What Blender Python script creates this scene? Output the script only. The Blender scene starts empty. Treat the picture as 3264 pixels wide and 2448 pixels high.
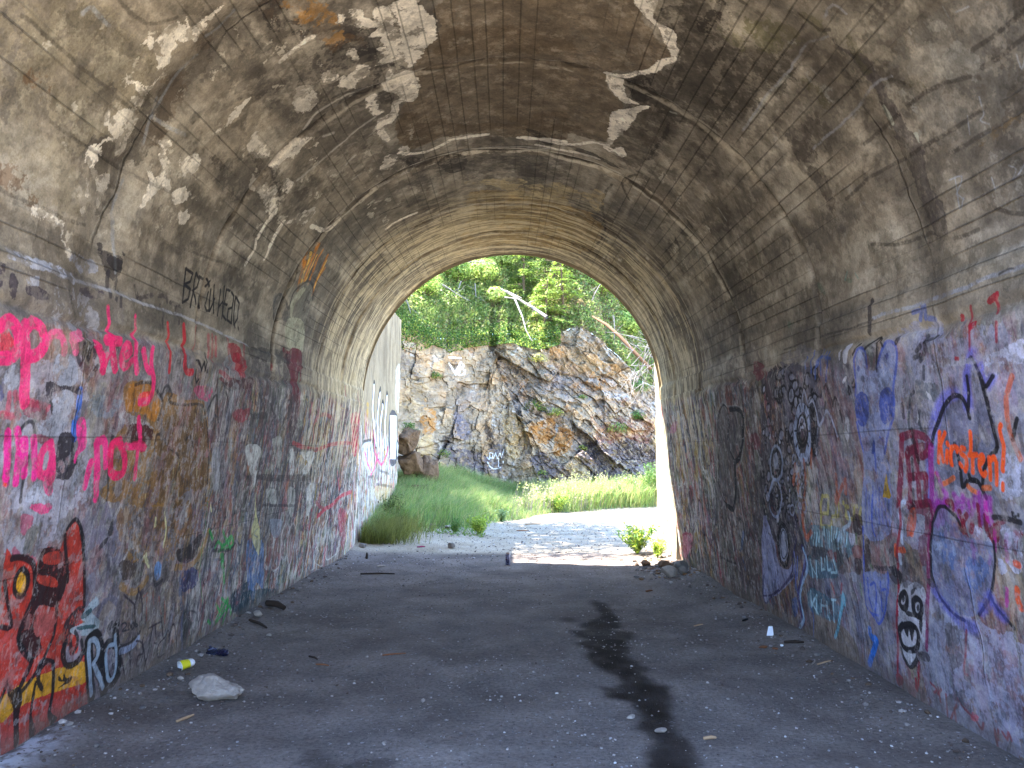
import bpy, bmesh, math, random
import numpy as np
from mathutils import Vector, Matrix
R = math.radians
col = bpy.context.scene.collection
sc = bpy.context.scene

# ------------------------------------------------------------------ camera
CAMZ = 1.55
FPX = 1720.0 / 2212.0
YAW = math.atan(12.0 / 1720); PITCH = math.atan(148.5 / 1720)
cam = bpy.data.cameras.new('camera'); cam.sensor_width = 36; cam.lens = 36 * FPX
cam.clip_start = 0.05; cam.clip_end = 500
co = bpy.data.objects.new('camera', cam); col.objects.link(co)
co.location = (0, 0, CAMZ); co.rotation_euler = (math.pi / 2 + PITCH, 0, -YAW)
sc.camera = co

# ------------------------------------------------------------------ sky and sun
SUN_EL, SUN_AZ = R(61), R(-80)            # azimuth measured from +Y towards +X
world = bpy.data.worlds.new('World'); sc.world = world; world.use_nodes = True
wn = world.node_tree; bg = wn.nodes['Background']
sky = wn.nodes.new('ShaderNodeTexSky'); sky.sky_type = 'NISHITA'; sky.sun_disc = False
sky.sun_elevation = SUN_EL; sky.sun_rotation = SUN_AZ; sky.altitude = 600
sky.air_density = 1.0; sky.dust_density = 0.3; sky.ozone_density = 2.5
wn.links.new(sky.outputs[0], bg.inputs[0]); bg.inputs[1].default_value = 0.15
sl = bpy.data.lights.new('sun', 'SUN'); sl.energy = 3.2; sl.angle = R(0.53); sl.color = (1.0, 0.95, 0.86)
so = bpy.data.objects.new('sun', sl); col.objects.link(so)
sd = Vector((math.sin(SUN_AZ) * math.cos(SUN_EL), math.cos(SUN_AZ) * math.cos(SUN_EL), math.sin(SUN_EL)))
so.rotation_euler = sd.to_track_quat('Z', 'Y').to_euler(); so.location = sd * 60
vs = sc.view_settings
vs.view_transform = 'Standard'; vs.look = 'None'; vs.gamma = 1; vs.use_curve_mapping = False
vs.exposure = 3.75
cy = sc.cycles
cy.max_bounces = 10; cy.diffuse_bounces = 8; cy.glossy_bounces = 3; cy.transmission_bounces = 4
cy.transparent_max_bounces = 8; cy.use_denoising = True; cy.sample_clamp_indirect = 6
cy.caustics_reflective = False; cy.caustics_refractive = False

# painted marks: (kind, colour, width m, strength, raggedness m, wear, softness m, outlines in 4 mm steps along the surface, each point relative to the last)
MARKS={
'T':[
('P','120 112 120',0,0.35,0.075,0.39,0,'-886 899 23 321 37 764 -235 194 -267 133 -106 -897 0 -267 7 -99'),
('P','172 170 184',0,0.55,0.05,0.5,0,'-930 911 17 82 8 65 -38 34 -83 34 -77 16 11 -187'),
('P','168 168 180',0,0.5,0.05,0.5,0,'-1018 935 10 67 -6 97 -90 59 12 -203'),
('P','165 165 178',0,0.8,0.04,0.5,0,'-1092 955 -8 135 -32 2 -32 -9 0 -45 6 -46 -4 -17'),
('P','120 120 140',0,0.55,0.05,0.4,0,'-1119 1119 -4 115 -115 47 -160 42 -3 -75 132 -58'),
('P','105 95 95',0,0.7,0.02,0.3,0,'-1254 1286 -2 218 -159 66 0 -154 12 -91'),
('P','70 60 60',0,0.45,0.06,0.5,0,'-857 1685 29 358 -166 109 -264 100 44 -446'),
('P','120 112 105',0,0.6,0.03,0.3,0,'-819 884 24 169 -9 99 -58 4 -14 -99 9 -77 -12 -83'),
('P','165 165 172',0,0.6,0.03,0.6,0,'-820 1062 5 34 -54 12 -5 -37;-822 996 7 50 -53 15 -16 -51'),
('P','70 62 72',0,0.85,0.02,0.3,0,'-832 936 0 36 -8 16 -6 -21 3 -27;-821 884 3 12 -19 1 -7 -10;-828 907 -1 12 -25 1 10 -13;-811 1064 5 46 -9 -2 -5 -35'),
('P','45 42 50',0,0.7,0.03,0.4,0,'-752 1092 2 24 -7 25 -25 0 -6 -19 14 -13'),
('S','45 42 50',0.03,0.7,0.01,0.4,0.006,'-778 1119 -32 6;-784 1142 -27 -2;-800 1151 -18 2;-806 1023 -25 15 -19 18'),
('P','60 50 50',0,0.8,0.02,0.4,0,'-1206 1271 -8 76 -20 13 -17 -28 18 -48'),
('P','150 108 42',0,0.75,0.02,0.45,0,'-930 1192 8 44 -5 47 -23 29 20 22 -9 68 -2 94 -67 48 -122 48 24 -396 36 -3 56 -9 28 22 38 -18'),
('P','150 110 45',0,0.55,0.03,0.6,0,'-1114 1240 -4 144 -12 190 -37 -1 -59 -52 8 -161 26 -84'),
('P','185 120 40',0,0.8,0.015,0.3,0,'-932 1201 7 46 -9 39 -21 23 -28 -7 13 -54 2 -48'),
('P','75 60 45',0,0.5,0.04,0.5,0,'-979 1334 19 170 -92 50 -77 8 11 -185'),
('P','70 25 35',0,0.9,0.02,0.3,0,'-990 1221 -5 81 -35 -14 5 -56'),
('P','175 175 180',0,0.7,0.02,0.4,0,'-971 1196 -21 110 3 -52 0 -56;-1035 1570 3 37 -71 29 2 -40;-900 1094 -2 66 -15 -20 1 -33'),
('S','35 32 36',0.022,0.75,0.006,0.3,0.006,'-929 1219 7 41 -12 36 -15 22 -33 -5;-940 1309 19 15 -13 25 -14 -9 -1 66 5 77 -22 30 -86 41 -77 15;-972 1183 -31 -3 -34 -2 -67 17;-1037 1322 30 -6 3 16 -15 33;-1024 1373 -14 35 -26 22;-1010 1435 6 17 -20 20;-954 1516 24 19 8 20 -41 17;-911 1590 -19 24 -32 -3;-897 1725 -25 30'),
('S','190 175 130',0.012,0.5,0.004,0.5,0.006,'-998 1381 -106 39;-1046 1416 -76 32;-962 1463 -118 48;-1076 1386 -43 12;-1078 1542 -48 22;-1089 1313 -25 11'),
('S','205 200 150',0.02,0.9,0.012,0.3,0.006,'-1138 1403 -33 18 -28 0;-1202 1357 -24 17 20 -24;-1144 1369 -14 6;-1138 1601 -13 9'),
('P','40 34 36',0,0.85,0.01,0.2,0,'-1211 1474 0 48 20 45 -15 21 -35 -40 7 -58'),
('S','150 110 45',0.05,0.7,0.01,0.3,0.006,'-1243 1479 -6 73 23 44 37 13'),
('S','150 110 45',0.05,0.6,0.01,0.3,0.006,'-1243 1283 -19 53 16 33'),
('P','100 140 190',0,0.9,0.004,0.1,0,'-1222 1405 -8 18 -22 -1 -3 -18 21 -10'),
('S','40 38 44',0.03,0.8,0.004,0.15,0.006,'-1251 1397 -13 13 5 24'),
('S','55 105 195',0.05,0.9,0.01,0.2,0.006,'-950 1076 -27 6 -14 -3;-996 1079 -18 5'),
('P','40 32 42',0,0.9,0.03,0.5,0,'-1016 1048 8 20 -6 20 -29 9 -24 -11 1 -32 16 -8'),
('P','55 50 60',0,0.9,0.01,0.2,0,'-945 999 -1 37 1 34 -11 11 4 -30 -5 -35 -23 11 -6 -3 17 -12'),
('P','130 150 170',0,0.5,0.03,0.5,0,'-954 1107 2 69 -10 12 -19 -11 2 -58'),
('P','40 50 120',0,0.6,0.02,0.4,0,'-954 918 10 8 -21 2 -8 -6'),
('P','175 180 195',0,0.85,0.02,0.35,0,'-923 1006 17 11 -4 32 -27 17 -11 -30 7 -20;-960 1020 8 38 -26 12 -34 -22 4 -45 15 -6 7 27;-940 919 7 26 -18 7 -10 -16;-1051 1103 -5 32 -28 1 -4 -40;-1072 1017 -6 34 -20 6 4 -58'),
('P','175 180 195',0,0.7,0.03,0.5,0,'-923 909 -5 17 3 14 -13 -8 -2 -18;-771 1017 3 61 -14 22 -11 -29 8 -28;-820 934 3 23 -13 -1 0 -15'),
('P','230 50 75',0,0.8,0.02,0.2,0,'-893 900 -1 17 -15 18 -15 -9 -2 -16'),
('S','238 50 120',0.07,0.9,0.008,0.2,0.006,'-889 900 8 13 -7 16 -17 8 -15 -7 -6 -20'),
('S','242 60 125',0.075,0.9,0.008,0.15,0.006,'-882 943 -36 8 -26 10 -20 3 -8 3'),
('S','238 50 120',0.065,0.9,0.008,0.2,0.006,'-886 947 12 11 -5 17 -18 9 -15 -10 -5 -16'),
('S','242 90 140',0.05,0.7,0.008,0.3,0.006,'-894 990 10 7 2 19 -11 8 -10 2'),
('S','242 110 150',0.06,0.7,0.01,0.3,0.006,'-883 1039 11 27;-882 1042 -16 7'),
('S','238 50 120',0.03,0.85,0.006,0.2,0.006,'-825 1123 -41 7;-825 1198 -48 7;-873 1224 -15 8'),
('S','225 40 105',0.06,0.85,0.01,0.2,0.006,'-873 1121 3 33;-866 1130 -16 4 -29 18;-883 1096 -15 17 -19 8;-897 1125 -20 -6'),
('S','225 50 110',0.05,0.85,0.008,0.2,0.006,'-892 1168 10 21 10 -10 -8 -13 -17 -3 -9 16 11 19'),
('S','238 50 120',0.05,0.9,0.008,0.2,0.006,'-855 1201 -32 7 -22 10;-875 1227 -22 15 -8 15;-869 1255 -26 4 -21 13 -19 6 -15 -8 -4 -26'),
('P','240 60 70',0,0.8,0.01,0.2,0,'-942 1238 7 40 -11 7 -11 -12 -4 -29'),
('S','35 25 35',0.03,0.8,0.01,0.2,0.006,'-878 938 -23 5 -21 4;-889 1053 -16 2 -11 14 29 -2 -19 14 17 2 5 6 -16 7;-935 1090 14 10 9 6'),
('S','70 20 40',0.05,0.6,0.01,0.2,0.006,'-881 1145 -26 6;-916 1069 -6 17'),
('S','185 25 45',0.035,0.9,0.006,0.15,0.006,'-819 1306 -29 8 -50 13'),
('S','185 25 45',0.05,0.9,0.008,0.15,0.006,'-814 1366 -52 9 -25 15 2 25'),
('S','190 40 70',0.05,0.5,0.01,0.3,0.006,'-814 1426 -30 -2;-813 1485 -39 8;-813 1526 -29 5'),
('P','150 18 38',0,0.85,0.01,0.2,0,'-812 1598 -1 62 -43 19 -23 -8 12 -41 30 -14'),
('P','110 15 35',0,0.7,0.02,0.3,0,'-890 1550 20 182 -19 8 -12 -104'),
('S','150 30 50',0.04,0.6,0.01,0.3,0.006,'-875 1552 -8 43;-910 1640 -48 38'),
('P','215 60 120',0,0.6,0.02,0.5,0,'-914 1438 7 88 -23 -5 -8 -26 9 -38'),
('P','240 60 130',0,0.8,0.02,0.3,0,'-1061 1024 -5 24 -20 9 -4 -9 13 -17'),
('S','250 40 150',0.05,0.85,0.008,0.2,0.006,'-1009 944 -23 4 -31 5;-1007 961 -25 9 -37 2;-1030 972 10 6 -40 8;-1016 993 -30 10 -19 4'),
('S','235 50 120',0.055,0.9,0.008,0.2,0.006,'-1024 1032 -6 -14 -16 -5 -15 6 -1 17 16 4;-1022 1033 -40 15 -8 -4'),
('P','250 40 150',0,0.85,0.01,0.2,0,'-991 1084 7 15 -21 12 -21 3 -10 -16 -11 -4 5 -6 20 6'),
('S','240 45 130',0.055,0.85,0.008,0.25,0.006,'-1017 1139 -31 11 -52 11;-1019 1140 4 16 -11 10 -26 6;-1081 1129 34 7'),
('S','225 30 95',0.06,0.9,0.008,0.2,0.006,'-1016 1200 -7 -18 -21 0 -22 16 1 29 26 -4 21 -23'),
('S','230 40 110',0.045,0.9,0.008,0.2,0.006,'-980 1250 -33 14 -24 -2 -36 10;-1023 1218 -2 68'),
('P','180 20 70',0,0.8,0.01,0.2,0,'-1016 1243 -2 45 -14 -5 2 -30'),
('P','250 40 150',0,0.8,0.02,0.2,0,'-1059 946 -4 12 -11 1 0 -9'),
('P','250 80 40',0,0.9,0.004,0.1,0,'-1068 949 -2 7 -4 0 1 -6'),
('S','200 60 90',0.04,0.6,0.015,0.4,0.006,'-966 937 -18 0;-964 948 -16 7;-974 965 0 33 -2 14;-988 927 -1 33'),
('P','150 30 60',0,0.65,0.02,0.4,0,'-972 962 -3 46 -15 1 0 -37;-1010 999 -7 34 -7 -7 5 -30'),
('S','22 20 26',0.022,0.85,0.004,0.2,0.006,'-1034 970 26 -4 13 14 -7 11 -21 3 -30 -7 -41 0'),
('P','235 60 130',0,0.8,0.02,0.3,0,'-1099 1013 -3 45 -8 -5 -1 -17 6 -22'),
('P','190 40 90',0,0.6,0.02,0.4,0,'-1110 990 -4 27 -10 -1 -14 -14;-1148 989 -25 55 -3 -6 14 -45;-1154 972 -17 11 -3 -5'),
('s','22 20 26',0.02,0.95,0.002,0,0.006,'-717 1346 -30 10 -26 4;-717 1346 -3 26 -14 1 -9 -17 -3 23 -18 1 -10 -20;-716 1384 -29 8 -30 2;-716 1384 -7 23 -14 -3 -9 -14 -10 15 -10 11;-718 1402 -1 26 -49 18 0 -20 17 -6 9 19;-714 1448 -10 16;-727 1451 12 9;-735 1467 -25 -3 -8 15 4 11;-728 1474 -38 14;-718 1484 -48 24;-766 1490 25 10;-719 1519 -49 11;-750 1530 12 14;-710 1534 -58 23;-713 1547 -49 12 -6 23;-740 1551 0 19;-713 1548 1 17;-713 1574 -5 17 -52 19 3 -22 21 -6 6 16;-717 1599 -53 23;-717 1599 -9 28 -29 10 -16 -13;-773 1628 -3 3;-773 1648 -3 4'),
('s','22 20 26',0.018,0.9,0.002,0,0.006,'-864 1441 -8 -12 -24 3 -10 12 7 11;-864 1446 -18 14 17 4 -15 12 32 0;-879 1484 -3 2'),
('S','55 48 50',0.03,0.7,0.008,0.3,0.006,'-780 1193 -20 16;-798 1206 15 40;-780 1272 5 25 -9 9;-793 1282 -34 5;-785 1339 -27 8;-782 1317 0 36'),
('S','180 185 200',0.05,0.75,0.02,0.4,0.006,'-802 905 -1 25 -1 37 2 31 -2 42'),
('S','165 165 170',0.02,0.8,0.01,0.3,0.006,'-804 1040 2 45 1 49 -1 54 0 59 4 64 2 84 1 96 -3 95 -4 126'),
('P','190 52 34',0,0.95,0.006,0.22,0,'-1169 976 6 17 -2 29 -14 20 15 10 6 15 -7 27 21 4 18 20 -34 26 -56 29 -39 13 -28 2 -34 8 -29 24 -66 26 -1 -101 -3 -75 -2 -25'),
('P','190 95 95',0,0.5,0.04,0.5,0,'-1263 1002 -1 38 -46 40 -16 -29 10 -25;-1205 1103 -7 49 -51 7 3 -36 30 -20;-1252 1063 -10 49 -25 -4 7 -30;-1370 1032 5 27 -47 10 -4 -25;-1380 1136 -2 46 -29 2 1 -36;-1378 1106 0 29 -31 9 1 -36'),
('P','215 160 38',0,0.9,0.015,0.15,0,'-1341 1024 4 17 5 25 -2 68 -2 39 -6 43 -31 14 3 -59 7 -69 0 -44 -8 -26'),
('P','190 50 35',0,0.6,0.02,0.3,0,'-1295 1030 -1 29 -29 1 -9 -20 4 -19 36 -4'),
('P','222 165 35',0,0.95,0.004,0.05,0,'-1180 1018 -8 13 -14 5 -12 -7 7 -14 13 -6'),
('S','22 20 26',0.03,0.95,0.003,0.05,0.006,'-1179 1019 -9 13 -15 5 -12 -7 8 -16 13 -6 12 3 3 8'),
('S','22 20 26',0.035,0.95,0.004,0.1,0.006,'-1163 990 0 15 -6 21 -12 17 -33 11 -24 -8 -29 -8 -28 24 -10 11'),
('S','22 20 26',0.028,0.95,0.004,0.1,0.006,'-1190 986 -30 17 -31 16 5 -21;-1141 1134 -67 34 -49 18;-1146 1098 -44 18 -22 9;-1244 1110 -33 8 -19 -7 -28 -19 -19 -26;-1138 1100 12 17 -16 19 -30 16;-1344 1024 17 8'),
('P','22 20 26',0,0.93,0.008,0.3,0,'-1166 1050 7 10 -3 30 -22 20 -26 13 -27 -7 -7 -6 9 -41 -19 0 -38 23 -10 -2 -3 -17 13 -15 23 -22 29 15 38 5 22 -8'),
('P','185 60 45',0,0.95,0.006,0.15,0,'-1168 1060 1 30 -17 7 4 -33;-1194 1056 -8 36 -14 8 12 -41'),
('P','190 100 95',0,0.75,0.02,0.4,0,'-1240 1065 -9 43 -18 6 -10 -23 4 -19 17 -9'),
('P','22 20 26',0,0.95,0.004,0.1,0,'-1316 1090 6 11 -8 24 -14 6 12 -13 -6 -16 -13 0 -11 11 -7 -2 11 -12 12 -7'),
('S','22 20 26',0.03,0.95,0.003,0.05,0.006,'-1322 1125 -36 13 -21 0 -18 3 -13 11'),
('P','22 20 26',0,0.95,0.004,0.1,0,'-1390 1139 -8 10 -11 14 -5 -17;-1340 1090 -3 6 -41 3 -26 15 -4 -13 39 -9;-1319 1032 -16 14 0 14 -19 9 -21 1 -37 8 -2 -10 46 -12 29 -17;-1305 1073 -5 7 -34 -18 6 -4'),
('P','22 20 26',0,0.95,0.003,0.05,0,'-1364 1148 4 20 6 -17 9 -2 -10 12 9 1 -10 11 0 13 -8 -2 0 -22'),
('P','36 40 46',0,0.92,0.01,0.35,0,'-1299 1140 25 -2 14 16 6 23 -10 12 -15 -9 -8 -14 -24 8 -21 10 -4 -11 16 -17'),
('P','165 182 190',0,0.85,0.01,0.2,0,'-1272 1182 24 32 -14 11 -8 -17 -17 23 -15 4 0 -35 8 -32 10 -7 2 33'),
('P','45 85 90',0,0.9,0.004,0.1,0,'-1270 1182 7 23 -7 3 -6 -20;-1285 1178 -5 40 -6 6 5 -40'),
('S','22 20 26',0.05,0.95,0.004,0.1,0.006,'-1302 1153 -17 -3 -18 23 0 21 9 9'),
('S','150 140 150',0.035,0.9,0.004,0.1,0.006,'-1313 1162 -15 8 -1 19 13 5 19 -12'),
('S','22 20 26',0.025,0.9,0.004,0.1,0.006,'-1322 1179 8 6 12 -2 11 -9;-1307 1193 -11 7 -11 8'),
('S','22 20 26',0.085,0.97,0.003,0.03,0.006,'-1312 1215 -35 10 -35 13 -22 9;-1312 1214 2 17 -14 15 -20 5 -9 -11 -4 -6'),
('S','22 20 26',0.08,0.97,0.003,0.03,0.006,'-1352 1244 -24 19 -30 18'),
('S','165 182 200',0.035,0.95,0.003,0.03,0.006,'-1314 1216 -33 9 -35 13 -18 7;-1314 1216 -1 14 -11 12 -17 4 -9 -9;-1356 1241 -19 17 -24 18'),
('P','105 98 105',0,0.8,0.004,0.2,0,'-1363 1241 -5 11 -35 20 1 -21'),
('S','22 20 26',0.07,0.97,0.003,0.03,0.006,'-1337 1296 5 -26 -15 -7 -33 13 -18 20 8 17 32 -7 44 -18 7 2'),
('S','160 180 200',0.026,0.95,0.003,0.03,0.006,'-1337 1291 1 -17 -16 -4 -29 11 -13 13 9 10 29 -4 34 -10'),
('S','50 48 58',0.02,0.9,0.004,0.15,0.006,'-1353 1286 -23 10'),
('P','45 42 50',0,0.8,0.01,0.2,0,'-1308 1262 12 14 -17 10 -27 18 -2 42 10 24 -10 -2 -6 -40 0 -21 13 -14'),
('S','150 160 185',0.045,0.85,0.006,0.15,0.006,'-1353 1311 -1 34 9 24'),
('S','40 38 46',0.012,0.85,0.002,0,0.006,'-1309 1305 1 10 -6 5 -6 -11 -2 16;-1312 1325 -10 3 3 6 8 -6;-1312 1336 -12 3 4 7 8 -7;-1314 1347 3 1 -11 2 0 8 4 -6'),
('S','50 40 48',0.014,0.85,0.002,0.05,0.006,'-1366 1318 -38 22;-1362 1341 -42 18;-1348 1360 -9 24 -33 9 -4 -15 18 -4 -1 18;-1344 1392 -18 -5 -58 45;-1412 1410 32 5 46 2;-1336 1403 2 47;-1334 1426 -30 14;-1368 1435 -6 15;-1370 1468 -8 -16 -22 10 1 21;-1327 1448 -43 22 12 18 -54 14;-1368 1494 18 12 -54 30;-1289 1340 25 8 -25 19 -27 3;-1261 1299 -22 39 -17 5;-1258 1346 -17 2'),
('S','160 60 50',0.014,0.5,0.004,0.2,0.006,'-1276 1368 4 10;-1274 1402 -24 14;-1375 1502 -12 1;-1287 1431 -33 15;-1280 1381 -40 8;-1299 1454 -42 12'),
('S','40 150 70',0.03,0.85,0.01,0.2,0.006,'-1190 1615 -20 25;-1230 1663 12 8 -12 35 16 40 -23 19 -1 -82;-1248 1700 -26 17 -26 19;-1354 1716 -23 31 26 27 -29 7;-1397 1728 17 34 8 32 -21 16;-1380 1679 -11 21;-1360 1750 -30 -24'),
('S','40 140 75',0.01,0.7,0.003,0.1,0.006,'-1210 1593 -64 9 -66 38;-1130 1582 -64 9;-1303 1731 -29 15'),
('S','40 34 40',0.03,0.7,0.01,0.2,0.006,'-1233 1655 -11 93 13 38;-1250 1714 -26 15'),
('P','38 50 100',0,0.8,0.02,0.3,0,'-1256 1508 -7 79 -31 3 -1 -61'),
('P','85 95 125',0,0.6,0.015,0.2,0,'-1267 1502 -2 14 -135 48 2 -10'),
('P','40 55 45',0,0.6,0.01,0.2,0,'-1339 1540 -3 32 -72 34 3 -38'),
('P','28 55 72',0,0.85,0.02,0.2,0,'-1343 1808 0 131 -79 34 10 -96 38 -75'),
('S','50 44 54',0.016,0.7,0.004,0.2,0.006,'-1305 1550 -19 8;-1292 1564 -36 16;-1292 1582 -41 20;-1279 1616 -21 18 14 9;-1338 1562 -15 47 -56 29;-1346 1675 -44 21;-1372 1624 10 16'),
('P','150 160 180',0,0.35,0.02,0.5,0,'-1208 1179 3 12 -21 16 -13 -5 7 -13'),
('P','30 28 34',0,0.8,0.01,0.2,0,'-1191 1182 19 12 12 26 -10 -4 -13 -27;-1156 1216 21 7 -22 7'),
('S','200 125 35',0.05,0.8,0.015,0.3,0.015,'-630 1925 52 -35 43 -20;-607 1942 54 -32 40 -19;-618 2043 59 -28 41 -23;-602 1982 59 -37 27 -13;-582 2027 37 2'),
('S','232 185 80',0.03,0.8,0.01,0.3,0.006,'-619 1931 50 -27 29 -16;-601 1948 40 -14 26 -15;-600 2036 47 -17 24 -9;-587 1907 30 -12'),
('P','128 126 115',0,0.75,0.01,0.3,0,'-648 1872 26 35 17 33 9 56 -36 71 -56 9 -70 32 -14 -132 59 -46 38 -6'),
('P','180 180 155',0,0.8,0.01,0.3,0,'-706 1933 14 132 -70 52 0 -55 -5 -88;-675 1924 31 0 28 33 -6 25 -43 -30 -34 10'),
('S','40 40 42',0.03,0.7,0.006,0.2,0.006,'-682 1922 40 -14 29 29 16 36 -4 48 -28 40;-664 2029 30 -18 -22 8;-639 2010 -2 36;-682 1820 18 18 0 33 -17 43;-686 1824 -39 37 13 28'),
('P','85 85 85',0,0.6,0.02,0.3,0,'-675 1805 16 47 -19 58 -34 28 -3 -45 1 -42'),
('P','105 14 38',0,0.9,0.01,0.15,0,'-774 1946 -3 48 13 31 -1 79 -38 14 -22 -37 -61 17 -20 -22 41 -51 33 -15 22 -38'),
('S','105 14 38',0.04,0.7,0.015,0.2,0.006,'-822 2026 -69 12;-817 2071 -87 27;-797 2088 -43 20'),
('P','70 50 55',0,0.6,0.04,0.3,0,'-901 2013 8 120 -123 63 -1 -96'),
('P','60 45 48',0,0.5,0.03,0.2,0,'-783 1982 -212 107 -1 -44 167 -90'),
('S','150 30 50',0.05,0.55,0.01,0.3,0.006,'-808 1421 -26 9;-810 1505 -45 10;-805 1592 -46 16;-806 1682 -50 8;-810 1869 -22 12'),
('P','160 20 45',0,0.75,0.01,0.2,0,'-828 1627 -6 72 -37 -8 -1 -41'),
('P','45 40 44',0,0.6,0.02,0.2,0,'-896 1567 28 154 -21 20 -17 -125;-948 1751 9 106 -16 7 0 -94;-801 1724 19 272 -26 -4 -19 -239'),
('P','150 150 155',0,0.7,0.02,0.4,0,'-848 1578 12 36 -45 50 5 -60;-900 1614 8 45 -60 25 5 -50;-1031 1568 0 44 -73 16 2 -36'),
('P','150 45 60',0,0.7,0.02,0.3,0,'-946 1652 8 89 -22 -1 -9 -38 6 -33'),
('S','160 60 60',0.05,0.7,0.012,0.25,0.006,'-1000 2312 58 -22 25 114 -7 68;-921 2538 -31 42 -56 -14;-979 2644 -28 29'),
('S','160 45 50',0.05,0.85,0.008,0.2,0.006,'-1008 2111 -17 233 17 176 9 321 -24 228 -54 139'),
('P','180 28 60',0,0.9,0.01,0.3,0,'-900 2764 8 140 -81 38 -69 -2 6 -62 79 -50'),
('S','178 40 62',0.06,0.85,0.01,0.2,0.006,'-1232 2506 17 65 9 108 22 112 4 237 -60 86 -66 74'),
('P','170 60 80',0,0.7,0.02,0.3,0,'-1230 2780 -15 128 -69 14 8 -85'),
('P','210 210 205',0,0.75,0.01,0.35,0,'-1026 2201 -5 156 -53 -37 -14 -38 15 -43 23 49 16 -60;-1030 2092 0 38 -51 33 -22 -28;-1134 2327 7 82 -56 1 -38 -37;-1020 1755 5 65 -16 42 -43 -4 -44 1 60 -77'),
('P','185 185 175',0,0.6,0.015,0.4,0,'-1121 1940 -8 83 -35 17 6 -44;-1000 1929 4 80 -78 16 35 -58;-1130 2140 -3 58 -76 21 13 -46'),
('P','205 200 140',0,0.9,0.004,0.1,0,'-1126 1866 -58 36 -43 38 5 -52 40 -3'),
('P','190 180 160',0,0.5,0.05,0.7,0,'-839 2539 3 203 18 81 -38 73 -37 -6 -32 -177 23 -115'),
('P','60 50 52',0,0.6,0.01,0.2,0,'-1083 1885 -9 192 -2 229 -20 11 14 -399'),
('S','45 40 45',0.03,0.7,0.006,0.2,0.006,'-1026 2144 0 109 2 120;-906 1771 -18 3;-918 1884 -11 18 -11 26;-1160 1945 -19 267;-900 1792 -36 51'),
('S','170 28 60',0.05,0.6,0.01,0.3,0.006,'-813 2656 -27 20;-816 2852 -76 52;-1098 2690 -60 60'),
('P','80 112 155',0,0.8,0.008,0.2,0,'-1237 1860 0 49 -19 69 -67 35 -51 9 27 -60 -44 3 29 -49 55 -42'),
('S','60 90 150',0.014,0.7,0.004,0.15,0.006,'-1245 1879 -53 12 -67 46;-1268 1951 -63 34 -39 23;-1304 1878 -52 28'),
('P','195 190 140',0,0.9,0.006,0.15,0,'-1171 1882 -24 22 -17 22 -29 19 -36 11 -2 -12 45 -58 30 -7 14 7'),
('S','110 120 130',0.012,0.8,0.004,0.15,0.006,'-1215 1916 -10 -18 -10 27;-1242 1916 -24 11;-1221 1936 -45 22'),
('P','130 136 150',0,0.75,0.01,0.2,0,'-1203 1994 2 49 -12 73 -31 -3 -10 -36 22 -52'),
('S','195 195 185',0.016,0.8,0.006,0.25,0.006,'-1268 2420 -75 67 -38 -7 -18 36 1 48;-1258 2470 -78 38 -43 46 -26 94 14 14;-1276 2558 -42 12 -16 -40;-1289 2637 -84 47 -22 44 6 124;-1308 2724 -60 46;-1300 2813 -74 55;-1288 2524 -32 22;-1310 2290 -39 27;-1304 3109 -53 33;-1285 2956 -70 57;-1331 3068 -39 30'),
('P','180 180 180',0,0.4,0.03,0.6,0,'-1286 2504 8 181 -53 53 -7 -126 26 -94;-1314 2896 -13 257 -67 43 2 -228'),
('P','150 50 70',0,0.6,0.02,0.3,0,'-1239 2814 -5 65 -130 92 -6 -49 77 -83'),
('P','40 35 40',0,0.4,0.05,0.3,0,'-1152 1940 -2 37 -262 160 28 -65'),
('P','28 58 72',0,0.8,0.02,0.2,0,'-1373 1855 13 52 -28 210 -35 20 13 -164 -12 -92'),
('S','35 150 70',0.03,0.8,0.01,0.2,0.006,'-1197 1692 -45 64;-1234 1698 11 50;-1249 1709 -63 34;-1346 1743 -20 36;-1405 1767 19 11'),
('S','150 40 60',0.05,0.6,0.01,0.2,0.006,'-1183 2449 -26 92 -2 106 10 84;-1221 3056 -69 104 -50 2'),
('P','92 82 78',0,0.6,0.05,0.3,0,'819 2037 21 -306 542 232 41 233 -59 98 -292 -77'),
('P','68 62 70',0,0.85,0.03,0.25,0,'869 1742 -21 -112 27 -155 33 -19 57 6 72 35 25 127 100 39 57 -23 54 66 29 50 54 105 15 86 -225 -73 -234 -102'),
('P','112 112 128',0,0.35,0.05,0.3,0,'830 1606 26 -207 40 -98 170 59 46 141 -107 15 -38 142'),
('P','150 152 178',0,0.55,0.08,0.35,0,'860 1167 21 -146 31 -127 217 58 31 312'),
('P','140 142 170',0,0.5,0.08,0.35,0,'1270 1633 -33 -245 0 -118 184 54 3 158 12 206'),
('P','172 175 200',0,0.6,0.08,0.3,0,'1218 1182 48 -102 -4 -92 155 41 11 36 1 181'),
('P','92 78 78',0,0.6,0.04,0.3,0,'1287 2096 -60 -495 201 80 8 263 -9 243'),
('P','135 122 108',0,0.85,0.01,0.1,0,'1364 1657 -4 -52 -1 -80 25 -57 44 28 5 187'),
('P','110 92 90',0,0.5,0.03,0.2,0,'1337 1763 -5 -106 96 24 6 84'),
('S','22 20 26',0.02,0.9,0.004,0.1,0.006,'1116 1636 0 5 -2 3 -4 2 -5 1 -5 -1 -6 -3 -5 -4 -4 -5 -3 -6 0 -4'),
('P','120 120 138',0,0.6,0.004,0.1,0.006,'1167 1696 7 4 6 8 0 6 -4 4 -7 -1 -7 -5 -6 -7 0 -7 4 -3 7 1'),
('S','22 20 26',0.02,0.9,0.004,0.1,0.006,'1183 1710 1 5 -3 5 -4 2 -7 -1 -6 -3 -6 -6 -4 -6 -1 -6 1 -5 3 -3'),
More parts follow.
